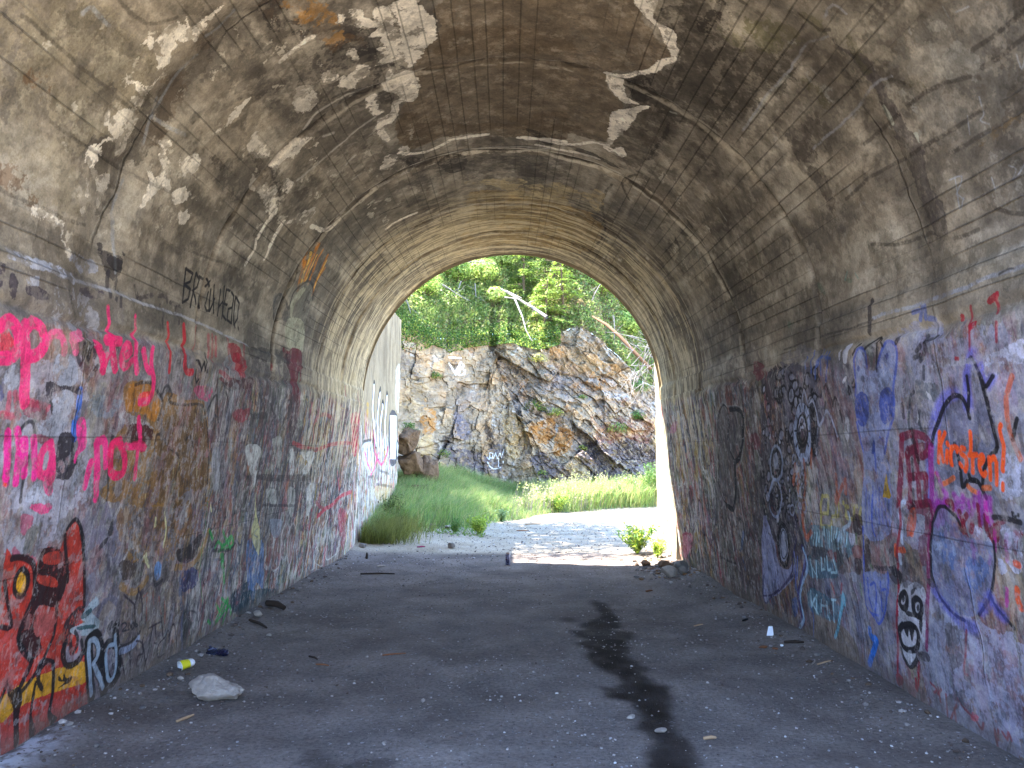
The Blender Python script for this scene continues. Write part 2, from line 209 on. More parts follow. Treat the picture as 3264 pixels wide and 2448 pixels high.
('P','120 120 138',0,0.6,0.004,0.1,0.006,'937 1718 5 4 3 8 -1 8 -3 4 -5 0 -5 -4 -3 -8 0 -7 4 -5 5 0'),
('S','22 20 26',0.02,0.9,0.004,0.1,0.006,'940 1716 5 8 2 10 -2 8 -5 4 -7 -2 -5 -8 -2 -10 2 -8 5 -4 7 2;1062 1763 2 3 1 4 0 4 -1 3 -1 1 -2 0 -1 -2 -2 -3 0 -4 0 -4'),
('P','175 178 195',0,0.6,0.004,0.1,0.006,'1178 1757 6 5 4 6 1 7 -3 4 -6 -1 -6 -4 -4 -7 0 -6 2 -4 6 0'),
('S','22 20 26',0.02,0.9,0.004,0.1,0.006,'1182 1757 6 7 4 10 -3 6 -7 2 -8 -4 -6 -9 -1 -9 3 -6 8 0 7 6'),
('P','120 120 138',0,0.6,0.004,0.1,0.006,'871 1604 5 3 4 5 -1 5 -4 3 -5 -1 -6 -3 -2 -6 0 -5 4 -2 5 1'),
('S','22 20 26',0.02,0.9,0.004,0.1,0.006,'876 1605 5 5 1 6 -2 5 -6 1 -6 -2 -6 -4 -2 -6 0 -6 4 -3 5 0;1089 1822 2 5 0 6 -1 4 -2 3 -3 0 -4 -2 -3 -5 -1 -5 0 -6 1 -4'),
('P','175 178 195',0,0.6,0.004,0.1,0.006,'1088 1664 4 3 2 3 0 3 -2 2 -4 -1 -3 -2 -3 -3 0 -3 2 -2 4 0'),
('S','22 20 26',0.02,0.9,0.004,0.1,0.006,'1092 1666 3 3 1 3 -1 3 -3 1 -3 0 -4 -2 -3 -4 -1 -3 0 -3 3 -2'),
('P','175 178 195',0,0.6,0.004,0.1,0.006,'997 1605 5 3 2 5 0 5 -3 2 -5 0 -4 -4 -4 -4 1 -5 3 -3 5 1'),
('S','22 20 26',0.02,0.9,0.004,0.1,0.006,'1000 1604 5 6 2 7 -3 5 -5 0 -7 -3 -5 -6 -1 -7 4 -3 6 0 6 4'),
('P','120 120 138',0,0.6,0.004,0.1,0.006,'1108 1756 10 6 6 10 1 10 -6 4 -9 -1 -10 -7 -6 -10 0 -8 5 -6 9 2'),
('S','22 20 26',0.02,0.9,0.004,0.1,0.006,'1129 1776 0 7 -3 5 -5 2 -7 0 -8 -3 -8 -6 -5 -7 -3 -8 -1 -7 3 -5'),
('P','120 120 138',0,0.6,0.004,0.1,0.006,'1051 1648 5 5 3 7 0 7 -3 5 -5 0 -5 -4 -3 -8 0 -7 3 -4 5 -1'),
('S','22 20 26',0.02,0.9,0.004,0.1,0.006,'1062 1663 -1 5 -1 4 -3 2 -3 2 -4 -2 -3 -2 -3 -4 -2 -5 -2 -5 0 -5;1067 1694 3 8 0 8 -2 6 -4 3 -6 -1 -5 -3 -4 -7 -2 -8 0 -8 2 -5'),
('P','120 120 138',0,0.6,0.004,0.1,0.006,'918 1646 2 2 0 3 0 3 -1 2 -2 0 -1 -1 -2 -3 1 -4 1 -2 2 0'),
('S','22 20 26',0.02,0.9,0.004,0.1,0.006,'919 1645 1 2 1 3 0 3 -1 3 -1 2 -1 0 -2 -1 -2 -2 0 -3 0 -3'),
('P','120 120 138',0,0.6,0.004,0.1,0.006,'1033 1500 3 2 1 4 0 4 -1 3 -3 1 -3 -3 -2 -4 0 -4 2 -3 3 0'),
('S','22 20 26',0.02,0.9,0.004,0.1,0.006,'1036 1502 2 4 0 4 0 4 -3 1 -3 0 -2 -2 -2 -4 -1 -4 1 -4 1 -3;1170 1839 3 3 2 5 -1 4 -2 3 -3 -1 -3 -3 -2 -5 0 -5 2 -2 3 0;909 1503 2 4 1 5 -2 4 -2 3 -2 0 -3 -2 -2 -4 0 -5 1 -4 2 -2'),
('P','120 120 138',0,0.6,0.004,0.1,0.006,'1010 1493 4 3 3 5 0 5 -3 2 -5 0 -5 -3 -2 -5 0 -4 3 -3 5 0'),
('S','22 20 26',0.02,0.9,0.004,0.1,0.006,'1016 1496 3 6 0 6 -4 2 -6 0 -5 -4 -4 -6 0 -5 3 -4 5 0 6 3;1141 1810 1 6 -1 4 -2 3 -2 1 -3 0 -3 -3 -2 -4 -2 -5 -1 -6 1 -4'),
('P','120 120 138',0,0.6,0.004,0.1,0.006,'1027 1632 5 4 2 6 0 6 -2 3 -5 0 -5 -4 -2 -5 0 -6 2 -4 5 0'),
('S','22 20 26',0.02,0.9,0.004,0.1,0.006,'1036 1640 0 6 -1 5 -3 3 -5 -1 -5 -3 -4 -6 -1 -6 1 -5 4 -3 4 0'),
('P','175 178 195',0,0.6,0.004,0.1,0.006,'982 1537 4 3 2 6 0 6 -3 4 -4 0 -4 -3 -2 -6 0 -5 3 -4 4 -1'),
('S','22 20 26',0.02,0.9,0.004,0.1,0.006,'989 1544 1 8 -2 5 -5 2 -5 -1 -3 -6 -2 -7 1 -6 3 -4 5 0 4 4;925 1634 4 6 1 8 -1 7 -4 4 -5 1 -6 -2 -5 -6 -3 -7 0 -8 3 -5'),
('P','120 120 138',0,0.6,0.004,0.1,0.006,'1022 1692 4 4 3 7 0 7 -3 4 -4 0 -5 -4 -3 -6 0 -7 3 -5 5 0'),
('S','22 20 26',0.02,0.9,0.004,0.1,0.006,'1031 1701 1 8 -3 6 -4 3 -5 -2 -5 -5 -3 -7 0 -8 3 -6 5 -1 5 2;1152 1736 0 7 -4 4 -6 2 -6 -3 -7 -4 -5 -8 -3 -8 0 -7 3 -5 6 -2'),
('P','175 178 195',0,0.6,0.004,0.1,0.006,'919 1576 8 5 4 7 0 8 -5 3 -8 -1 -8 -5 -4 -7 0 -8 5 -3 8 1'),
('S','22 20 26',0.02,0.9,0.004,0.1,0.006,'922 1574 8 7 5 9 -2 8 -7 4 -9 -1 -9 -7 -6 -9 1 -9 6 -4 9 1;1066 1666 6 8 2 10 -2 8 -6 4 -7 -2 -7 -6 -5 -9 -1 -9 3 -7 6 -3'),
('P','175 178 195',0,0.6,0.004,0.1,0.006,'956 1497 4 3 2 7 0 7 -3 5 -5 1 -4 -4 -2 -7 0 -7 3 -5 5 0'),
('S','22 20 26',0.02,0.9,0.004,0.1,0.006,'963 1504 1 6 0 6 -2 4 -4 2 -4 0 -3 -2 -3 -5 -2 -5 0 -6 2 -6'),
('P','120 120 138',0,0.6,0.004,0.1,0.006,'1011 1776 2 2 1 4 0 5 -1 3 -2 1 -2 -3 -1 -4 0 -5 1 -3 2 0'),
('S','22 20 26',0.02,0.9,0.004,0.1,0.006,'1016 1784 -1 4 -1 3 -2 2 -2 -1 -1 -2 -1 -3 -1 -4 0 -4 1 -3 1 -2'),
('P','150 152 170',0,0.6,0.004,0.1,0.006,'996 1605 4 3 2 5 0 4 -2 3 -5 0 -4 -4 -2 -4 0 -5 3 -2 4 0'),
('S','22 20 26',0.02,0.9,0.004,0.1,0.006,'999 1605 4 5 1 6 -2 5 -5 1 -5 -3 -4 -5 -1 -6 2 -5 5 0 6 3'),
('P','175 178 195',0,0.6,0.004,0.1,0.006,'988 1780 4 3 2 5 -1 5 -2 3 -3 0 -4 -3 -2 -5 0 -5 3 -3 3 0'),
('S','22 20 26',0.02,0.9,0.004,0.1,0.006,'992 1781 2 4 1 5 0 4 -2 3 -2 2 -3 -1 -3 -2 -3 -3 -1 -5 0 -4'),
('P','120 120 138',0,0.6,0.004,0.1,0.006,'900 1546 3 4 2 5 -1 5 -2 3 -4 1 -4 -4 -1 -5 0 -5 3 -3 4 -1'),
('S','22 20 26',0.02,0.9,0.004,0.1,0.006,'906 1555 0 5 -1 4 -3 2 -3 0 -4 -2 -2 -4 -2 -4 0 -5 1 -4 3 -2;918 1634 -1 6 -3 3 -5 1 -5 -2 -4 -4 -2 -6 -1 -6 1 -4 4 -4 4 0'),
('P','175 178 195',0,0.6,0.004,0.1,0.006,'1154 1732 1 2 1 2 0 4 0 2 -2 0 -2 -2 0 -2 -1 -4 1 -2 2 0'),
('S','22 20 26',0.02,0.9,0.004,0.1,0.006,'1156 1734 1 3 0 3 -1 2 0 1 -2 0 -1 -1 -1 -2 -1 -3 -1 -3 1 -2'),
('P','120 120 138',0,0.6,0.004,0.1,0.006,'1042 1532 5 3 4 5 0 4 -3 3 -6 -1 -6 -4 -3 -4 0 -5 3 -2 6 1'),
('S','22 20 26',0.02,0.9,0.004,0.1,0.006,'1054 1543 -1 3 -3 2 -4 1 -4 -1 -5 -3 -3 -3 -3 -4 -1 -4 2 -3 2 -2'),
('P','120 120 138',0,0.6,0.004,0.1,0.006,'949 1567 6 5 3 8 0 7 -4 5 -6 0 -7 -5 -3 -7 0 -8 4 -5 7 0'),
('S','22 20 26',0.02,0.9,0.004,0.1,0.006,'961 1584 -1 5 -2 5 -5 2 -5 0 -5 -3 -4 -5 -3 -6 -1 -6 1 -6 3 -4;922 1475 2 1 0 3 0 2 0 1 -2 2 -2 0 -2 -2 -2 -2 -1 -2 0 -2'),
('P','120 120 138',0,0.6,0.004,0.1,0.006,'985 1729 5 4 2 6 0 6 -3 4 -5 -1 -4 -3 -3 -7 0 -6 3 -3 5 0'),
('S','22 20 26',0.02,0.9,0.004,0.1,0.006,'994 1739 1 5 -1 4 -3 3 -4 1 -4 -2 -3 -2 -4 -5 -1 -5 0 -5 1 -4'),
('P','120 120 138',0,0.6,0.004,0.1,0.006,'910 1650 5 4 3 9 -1 8 -3 6 -6 0 -5 -5 -3 -8 1 -8 4 -6 5 0'),
('S','22 20 26',0.02,0.9,0.004,0.1,0.006,'918 1655 2 10 -1 10 -5 5 -6 1 -6 -6 -4 -9 0 -10 4 -8 6 -2 6 4'),
('P','175 178 195',0,0.6,0.004,0.1,0.006,'894 1734 4 3 2 5 0 5 -3 3 -4 0 -4 -4 -3 -5 1 -5 3 -2 4 0'),
('S','22 20 26',0.02,0.9,0.004,0.1,0.006,'900 1738 2 5 0 5 -2 3 -4 1 -5 -1 -4 -4 -2 -5 -1 -5 2 -4 4 -2'),
('P','120 120 138',0,0.6,0.004,0.1,0.006,'1102 1703 4 3 2 6 0 6 -2 5 -2 1 -4 -4 -2 -6 0 -6 2 -4 2 -1'),
('S','22 20 26',0.02,0.9,0.004,0.1,0.006,'1108 1709 1 5 0 5 -1 5 -2 2 -2 1 -2 -2 -2 -3 -2 -4 -1 -6 0 -4'),
('P','175 178 195',0,0.6,0.004,0.1,0.006,'930 1539 4 3 3 5 -1 5 -3 2 -5 0 -4 -4 -3 -4 0 -5 3 -3 6 1'),
('S','22 20 26',0.02,0.9,0.004,0.1,0.006,'938 1546 1 5 -1 3 -4 2 -6 0 -4 -4 -4 -4 -1 -5 1 -4 3 -3 5 0;1158 1688 4 4 2 5 1 5 -2 4 -3 2 -4 -2 -4 -3 -2 -5 -1 -6 1 -4'),
('P','120 120 138',0,0.6,0.004,0.1,0.006,'896 1485 6 4 4 7 -1 6 -4 3 -7 0 -6 -5 -3 -6 1 -6 4 -4 6 1'),
('S','22 20 26',0.02,0.9,0.004,0.1,0.006,'907 1492 1 7 -1 5 -4 4 -6 0 -6 -2 -5 -5 -3 -7 0 -6 2 -4 5 -2;925 1647 3 7 0 7 -4 4 -6 1 -7 -2 -7 -5 -4 -7 -1 -7 2 -5 5 -3'),
('P','150 152 170',0,0.6,0.004,0.1,0.006,'884 1559 4 4 2 6 -1 6 -3 4 -4 1 -4 -4 -2 -6 1 -6 3 -4 4 -1'),
('S','22 20 26',0.02,0.9,0.004,0.1,0.006,'891 1566 1 5 -1 5 -1 3 -3 3 -3 0 -3 0 -3 -3 -2 -4 -1 -5 0 -5;1150 1836 1 4 0 4 -1 2 -3 1 -3 0 -4 -2 -3 -3 -2 -4 -1 -4 0 -4'),
('P','150 152 170',0,0.6,0.004,0.1,0.006,'1163 1754 4 2 2 5 1 4 -2 2 -4 0 -3 -3 -3 -4 0 -4 2 -2 3 0'),
('S','22 20 26',0.02,0.9,0.004,0.1,0.006,'1164 1753 4 3 2 4 1 4 -1 4 -2 1 -4 0 -4 -3 -2 -4 -2 -4 1 -4'),
('P','150 152 170',0,0.6,0.004,0.1,0.006,'1073 1630 4 4 3 6 0 7 -2 5 -4 0 -5 -4 -3 -6 0 -7 2 -5 5 0'),
('S','22 20 26',0.02,0.9,0.004,0.1,0.006,'1082 1639 0 8 -2 6 -4 3 -5 -2 -4 -6 -3 -8 0 -7 3 -5 5 -1 4 3'),
('P','175 178 195',0,0.6,0.004,0.1,0.006,'998 1737 4 3 3 5 -1 5 -2 4 -4 -1 -4 -3 -3 -5 1 -5 2 -3 4 0'),
('S','22 20 26',0.02,0.9,0.004,0.1,0.006,'1003 1738 3 5 1 4 -1 5 -2 3 -2 1 -4 0 -4 -3 -3 -4 -1 -5 -1 -4;925 1535 2 6 -1 5 -3 4 -5 1 -5 -3 -4 -5 -1 -6 0 -5 4 -4 4 0'),
('P','150 152 170',0,0.6,0.004,0.1,0.006,'1039 1711 4 3 3 5 0 5 -3 2 -4 0 -5 -3 -2 -5 0 -4 2 -3 5 0'),
('S','22 20 26',0.02,0.9,0.004,0.1,0.006,'1047 1720 1 4 -3 4 -4 0 -5 -2 -4 -4 -2 -5 0 -5 3 -3 4 0 5 3'),
('P','175 178 195',0,0.6,0.004,0.1,0.006,'986 1632 2 1 1 3 0 4 -1 2 -2 1 -1 -2 -1 -3 0 -4 1 -2 1 0'),
('S','22 20 26',0.02,0.9,0.004,0.1,0.006,'989 1635 1 3 0 2 -1 2 -1 2 -1 0 -1 0 -2 -2 0 -2 -1 -3 0 -3'),
('P','120 120 138',0,0.6,0.004,0.1,0.006,'1054 1764 4 4 3 5 0 5 -3 2 -4 0 -5 -4 -3 -5 0 -5 3 -2 5 0'),
('S','22 20 26',0.02,0.9,0.004,0.1,0.006,'1055 1763 5 5 3 6 0 5 -3 3 -6 0 -5 -4 -4 -5 -1 -6 2 -4 4 -1'),
('P','150 152 170',0,0.6,0.004,0.1,0.006,'986 1599 8 5 5 8 0 7 -5 4 -8 -1 -8 -6 -5 -8 0 -6 5 -4 8 1'),
('S','22 20 26',0.02,0.9,0.004,0.1,0.006,'1002 1611 1 6 -1 5 -4 3 -5 1 -6 0 -6 -4 -6 -4 -4 -6 -2 -6 0 -5'),
('P','150 152 170',0,0.6,0.004,0.1,0.006,'1020 1516 4 2 2 4 0 3 -2 2 -4 0 -3 -3 -2 -3 0 -3 2 -2 3 0'),
('S','22 20 26',0.02,0.9,0.004,0.1,0.006,'1024 1516 3 5 0 4 -2 3 -4 0 -4 -2 -3 -4 -1 -5 3 -3 4 0 4 3'),
('P','120 120 138',0,0.6,0.004,0.1,0.006,'1095 1696 3 3 2 5 0 5 -1 3 -3 1 -4 -3 -2 -5 0 -5 2 -3 3 -1'),
('S','22 20 26',0.02,0.9,0.004,0.1,0.006,'1100 1700 2 5 0 5 -2 4 -3 1 -3 -1 -4 -4 -1 -6 0 -5 1 -4 4 -1'),
('P','150 152 170',0,0.6,0.004,0.1,0.006,'1098 1638 3 2 2 5 0 5 -1 3 -3 1 -3 -3 -1 -4 -1 -5 2 -4 2 0'),
('S','22 20 26',0.02,0.9,0.004,0.1,0.006,'1100 1637 2 4 2 5 0 6 -2 3 -2 1 -3 -2 -3 -5 0 -5 0 -5 2 -3;1003 1668 4 5 1 5 -1 4 -4 2 -5 0 -6 -4 -3 -5 -2 -5 2 -4 4 -2;1078 1754 3 4 0 4 -1 2 -4 1 -4 -1 -3 -4 -3 -4 0 -4 2 -2 3 -1'),
('P','150 152 170',0,0.6,0.004,0.1,0.006,'1132 1797 7 5 5 9 0 9 -4 4 -6 0 -8 -6 -4 -8 -1 -8 4 -5 7 0'),
('S','22 20 26',0.02,0.9,0.004,0.1,0.006,'1140 1799 6 10 2 10 -4 7 -7 2 -9 -4 -7 -8 -3 -11 1 -9 6 -3 9 2;882 1631 2 3 1 4 -1 3 -2 1 -4 -1 -2 -3 0 -3 0 -3 3 -2 3 1'),
('P','175 178 195',0,0.6,0.004,0.1,0.006,'1006 1678 5 4 3 4 0 5 -3 2 -5 -1 -4 -3 -3 -5 0 -4 3 -2 4 0'),
('S','22 20 26',0.02,0.9,0.004,0.1,0.006,'1007 1677 5 3 4 5 1 5 -2 4 -4 1 -5 -1 -5 -3 -3 -5 -2 -5 2 -3'),
('P','120 120 138',0,0.6,0.004,0.1,0.006,'988 1745 6 5 3 10 0 9 -4 6 -6 0 -6 -5 -4 -10 1 -9 4 -6 6 0'),
('S','22 20 26',0.02,0.9,0.004,0.1,0.006,'994 1747 4 7 2 9 -1 7 -3 7 -4 3 -6 -1 -5 -4 -4 -7 -2 -8 0 -8'),
('P','150 152 170',0,0.6,0.004,0.1,0.006,'1014 1488 3 4 3 5 -1 6 -2 4 -3 0 -4 -3 -2 -6 0 -5 2 -4 4 -1'),
('S','22 20 26',0.02,0.9,0.004,0.1,0.006,'1020 1494 1 6 -1 5 -2 3 -2 2 -4 -1 -3 -4 -3 -5 0 -6 1 -4 3 -4'),
('P','150 152 170',0,0.6,0.004,0.1,0.006,'882 1449 3 1 1 3 0 3 -2 1 -2 0 -3 -2 -1 -3 0 -2 2 -2 2 1'),
('S','22 20 26',0.02,0.9,0.004,0.1,0.006,'883 1448 3 2 2 4 -1 3 -3 1 -4 -1 -2 -3 -2 -3 2 -3 3 -1 3 2'),
('P','120 120 138',0,0.6,0.004,0.1,0.006,'1042 1538 7 5 5 7 0 7 -4 5 -8 -1 -7 -5 -4 -8 0 -6 4 -4 7 0'),
('S','22 20 26',0.02,0.9,0.004,0.1,0.006,'1044 1536 8 6 5 9 0 8 -4 5 -8 0 -8 -4 -7 -7 -3 -9 2 -6 6 -4'),
('P','175 178 195',0,0.6,0.004,0.1,0.006,'1113 1670 3 2 2 3 0 3 -1 2 -3 0 -4 -3 -2 -3 0 -3 2 -2 3 1'),
('S','22 20 26',0.02,0.9,0.004,0.1,0.006,'1114 1668 2 2 3 4 1 3 0 3 -2 1 -3 0 -3 -1 -3 -2 -2 -4 -1 -3'),
('P','150 152 170',0,0.6,0.004,0.1,0.006,'931 1465 3 3 2 4 0 4 -2 3 -4 0 -4 -3 -2 -4 1 -4 2 -3 4 0'),
('S','22 20 26',0.02,0.9,0.004,0.1,0.006,'938 1474 -1 4 -2 3 -4 1 -3 -2 -4 -4 -1 -5 1 -4 2 -3 3 -2 4 2;1197 1841 1 5 0 4 -1 3 -1 1 -2 -1 -2 -2 -2 -4 0 -5 0 -4 1 -2'),
('P','150 152 170',0,0.6,0.004,0.1,0.006,'997 1659 5 5 4 7 0 7 -4 5 -6 0 -5 -5 -4 -7 1 -7 3 -5 6 0'),
('S','22 20 26',0.02,0.9,0.004,0.1,0.006,'1009 1674 -1 6 -2 4 -4 2 -4 0 -5 -2 -4 -5 -3 -5 -2 -7 1 -5 3 -4'),
('P','150 152 170',0,0.6,0.004,0.1,0.006,'1129 1689 2 2 1 4 1 4 -1 3 -2 1 -3 -3 -1 -4 0 -4 0 -2 3 -1'),
('S','22 20 26',0.02,0.9,0.004,0.1,0.006,'1133 1695 1 3 -1 3 -1 3 -1 0 -2 0 -2 -2 -1 -3 -1 -3 -1 -4 1 -2'),
('P','120 120 138',0,0.6,0.004,0.1,0.006,'906 1610 4 4 2 6 0 5 -3 4 -5 0 -4 -4 -2 -5 1 -6 3 -4 4 0'),
('S','22 20 26',0.02,0.9,0.004,0.1,0.006,'914 1623 -1 5 -3 3 -4 1 -4 -2 -4 -4 -2 -6 0 -5 2 -5 4 -2 4 0;1028 1708 -1 5 -3 3 -4 0 -4 -2 -4 -5 -2 -5 1 -4 3 -3 4 0 5 3'),
('P','120 120 138',0,0.6,0.004,0.1,0.006,'1116 1808 5 4 3 6 1 6 -3 3 -6 0 -5 -5 -4 -6 0 -6 3 -3 6 1'),
('S','22 20 26',0.02,0.9,0.004,0.1,0.006,'1125 1815 2 7 -1 5 -4 3 -6 -1 -6 -5 -4 -6 -2 -7 2 -5 5 -2 6 2;1016 1607 2 7 -3 6 -5 3 -7 -1 -7 -5 -4 -7 -2 -8 3 -6 5 -3 6 1'),
('P','150 152 170',0,0.6,0.004,0.1,0.006,'1127 1745 3 3 2 5 0 5 -2 4 -2 1 -3 -3 -2 -5 0 -6 1 -3 3 -1'),
('S','22 20 26',0.02,0.9,0.004,0.1,0.006,'1128 1744 3 4 2 6 0 6 -1 4 -3 1 -3 -2 -3 -5 -1 -6 0 -6 2 -3'),
('P','150 152 170',0,0.6,0.004,0.1,0.006,'874 1622 5 4 3 6 -1 5 -4 3 -5 0 -6 -4 -2 -6 0 -6 4 -3 6 1'),
('S','22 20 26',0.02,0.9,0.004,0.1,0.006,'874 1620 6 4 3 5 1 6 -2 5 -4 3 -5 0 -6 -3 -4 -6 -2 -6 1 -5'),
('P','120 120 138',0,0.6,0.004,0.1,0.006,'1141 1716 8 6 5 9 0 9 -4 5 -7 0 -8 -6 -5 -9 0 -9 4 -5 7 0'),
('S','22 20 26',0.02,0.9,0.004,0.1,0.006,'1144 1714 7 7 5 9 2 9 -2 7 -6 4 -7 -2 -8 -6 -6 -8 -3 -9 2 -8;918 1626 2 6 1 8 -1 6 -4 3 -4 0 -3 -4 -2 -7 0 -7 3 -5 3 -2'),
('P','120 120 138',0,0.6,0.004,0.1,0.006,'914 1546 5 4 3 6 0 6 -4 4 -5 0 -5 -4 -2 -6 0 -6 4 -4 4 0'),
('S','22 20 26',0.02,0.9,0.004,0.1,0.006,'920 1547 4 7 0 8 -4 6 -6 2 -6 -4 -4 -8 0 -8 4 -6 6 -1 6 4;1009 1637 3 7 -2 5 -4 3 -7 -2 -5 -4 -4 -7 1 -7 4 -2 6 0 6 4'),
('P','150 152 170',0,0.6,0.004,0.1,0.006,'902 1550 4 4 3 7 0 6 -4 5 -5 0 -5 -4 -2 -7 0 -7 4 -4 5 0'),
('S','22 20 26',0.02,0.9,0.004,0.1,0.006,'902 1548 6 5 3 7 0 8 -4 6 -6 1 -6 -4 -4 -8 -1 -8 4 -6 5 -2'),
('P','150 152 170',0,0.6,0.004,0.1,0.006,'1146 1684 4 3 2 5 0 5 -2 4 -2 0 -4 -3 -2 -4 0 -6 2 -3 2 -1'),
('S','22 20 26',0.02,0.9,0.004,0.1,0.006,'1149 1685 3 5 1 5 0 5 -2 3 -3 0 -4 -3 -2 -5 -2 -6 1 -5 3 -2;1125 1705 8 7 5 9 1 9 -3 6 -8 1 -8 -4 -7 -9 -3 -10 2 -7 6 -4'),
('P','120 120 138',0,0.6,0.004,0.1,0.006,'908 1630 2 3 2 4 0 4 -2 3 -3 0 -3 -3 -2 -4 1 -4 2 -3 3 0'),
('S','22 20 26',0.02,0.9,0.004,0.1,0.006,'909 1629 3 4 1 5 -1 4 -2 3 -4 0 -3 -3 -2 -6 1 -4 2 -4 4 1'),
('P','175 178 195',0,0.6,0.004,0.1,0.006,'936 1482 4 4 2 6 0 6 -3 3 -5 1 -4 -4 -2 -6 0 -6 3 -4 5 0'),
('S','22 20 26',0.02,0.9,0.004,0.1,0.006,'943 1488 1 7 -2 6 -3 3 -5 0 -5 -4 -3 -7 0 -7 3 -4 4 -2 5 1'),
('P','120 120 138',0,0.6,0.004,0.1,0.006,'868 1603 4 4 2 5 0 6 -3 3 -5 0 -4 -4 -3 -5 1 -6 3 -3 5 0'),
('S','22 20 26',0.02,0.9,0.004,0.1,0.006,'868 1601 6 5 2 6 0 7 -4 4 -6 0 -6 -5 -3 -6 1 -7 4 -4 6 0'),
('P','120 120 138',0,0.6,0.004,0.1,0.006,'1026 1598 5 3 3 5 0 6 -3 3 -5 0 -4 -3 -3 -6 0 -5 3 -3 4 0'),
('S','22 20 26',0.02,0.9,0.004,0.1,0.006,'1036 1610 -1 5 -3 3 -5 0 -5 -3 -3 -5 -2 -6 1 -5 2 -3 4 -1 5 2'),
('P','175 178 195',0,0.6,0.004,0.1,0.006,'1034 1581 4 4 4 7 0 6 -4 5 -4 0 -5 -4 -3 -7 0 -6 3 -4 5 -1'),
('S','22 20 26',0.02,0.9,0.004,0.1,0.006,'1043 1591 1 5 -1 6 -2 3 -4 1 -4 0 -4 -3 -3 -5 -2 -5 0 -6 0 -5;882 1645 -1 5 -3 5 -5 1 -5 0 -5 -4 -4 -5 -2 -7 0 -6 2 -4 4 -4'),
('P','150 152 170',0,0.6,0.004,0.1,0.006,'885 1445 4 3 2 6 -1 7 -2 4 -5 1 -4 -4 -2 -6 1 -6 3 -4 4 -1'),
('S','22 20 26',0.02,0.9,0.004,0.1,0.006,'892 1452 1 7 -3 7 -4 2 -5 -1 -4 -6 -2 -7 2 -7 3 -4 6 0 4 4'),
('P','175 178 195',0,0.6,0.004,0.1,0.006,'933 1561 6 4 3 5 0 6 -4 2 -6 0 -5 -4 -3 -6 0 -5 4 -3 5 1'),
('S','22 20 26',0.02,0.9,0.004,0.1,0.006,'941 1564 4 7 -1 6 -5 3 -7 0 -7 -5 -4 -7 1 -7 4 -3 8 1 6 5'),
('P','175 178 195',0,0.6,0.004,0.1,0.006,'985 1562 5 4 4 7 0 6 -4 4 -6 0 -5 -4 -3 -7 0 -6 4 -4 5 0'),
('S','22 20 26',0.02,0.9,0.004,0.1,0.006,'994 1569 2 6 0 6 -3 4 -5 1 -5 -1 -5 -4 -3 -6 -1 -6 1 -5 3 -4'),
('P','150 152 170',0,0.6,0.004,0.1,0.006,'1086 1780 6 5 4 7 1 7 -4 4 -6 0 -6 -5 -4 -7 0 -7 3 -4 6 0'),
('S','22 20 26',0.02,0.9,0.004,0.1,0.006,'1090 1780 6 6 3 8 0 6 -3 5 -6 1 -6 -2 -6 -6 -3 -7 -1 -7 3 -6'),
('P','150 152 170',0,0.6,0.004,0.1,0.006,'1062 1713 5 5 3 8 0 8 -3 6 -4 1 -5 -5 -3 -8 0 -8 3 -6 4 -1'),
('S','22 20 26',0.02,0.9,0.004,0.1,0.006,'1066 1712 3 6 3 8 0 7 -1 7 -3 4 -4 1 -5 -3 -3 -6 -2 -8 -1 -7'),
('P','120 120 138',0,0.6,0.004,0.1,0.006,'1128 1647 7 6 5 8 0 7 -4 5 -7 -1 -8 -5 -5 -8 0 -8 4 -4 8 0'),
('S','22 20 26',0.02,0.9,0.004,0.1,0.006,'1138 1653 5 9 1 8 -4 5 -7 1 -8 -3 -7 -7 -5 -9 0 -8 4 -5 7 -1'),
('P','120 120 138',0,0.6,0.004,0.1,0.006,'994 1701 4 2 2 4 0 3 -2 2 -4 0 -4 -2 -2 -4 0 -4 3 -2 3 1'),
('S','22 20 26',0.02,0.9,0.004,0.1,0.006,'995 1700 3 2 3 4 1 3 -1 3 -2 2 -4 0 -3 -2 -4 -3 -1 -4 0 -3'),
('P','175 178 195',0,0.6,0.004,0.1,0.006,'1055 1626 2 2 1 3 0 4 -1 2 -2 1 -2 -2 -1 -4 0 -4 1 -2 2 0'),
('S','22 20 26',0.02,0.9,0.004,0.1,0.006,'1059 1631 1 3 -1 3 -1 2 -2 1 -2 -1 -2 -2 -1 -3 -1 -4 0 -2 2 -3'),
('P','150 152 170',0,0.6,0.004,0.1,0.006,'1182 1836 3 3 2 5 1 4 -2 3 -3 0 -4 -3 -2 -4 0 -5 1 -3 4 0'),
('S','22 20 26',0.02,0.9,0.004,0.1,0.006,'1188 1844 1 4 -1 4 -3 1 -3 -1 -3 -3 -3 -4 -1 -5 1 -3 2 -3 2 0'),
('P','150 152 170',0,0.6,0.004,0.1,0.006,'944 1480 6 4 4 6 0 5 -4 3 -6 -1 -7 -4 -3 -6 0 -5 4 -3 6 1'),
('S','22 20 26',0.02,0.9,0.004,0.1,0.006,'944 1478 8 4 4 8 0 6 -5 4 -7 0 -8 -5 -4 -7 0 -7 4 -4 8 0'),
('P','120 120 138',0,0.6,0.004,0.1,0.006,'966 1730 4 4 4 6 -1 5 -3 3 -5 0 -5 -4 -3 -6 1 -5 3 -3 5 0'),
('S','22 20 26',0.02,0.9,0.004,0.1,0.006,'975 1739 1 6 -2 5 -5 1 -6 -2 -5 -5 -3 -6 0 -6 3 -4 5 0 6 2'),
('P','150 152 170',0,0.6,0.004,0.1,0.006,'1171 1654 2 2 1 2 0 4 -1 2 -1 0 -2 -1 -2 -3 0 -4 1 -2 2 0'),
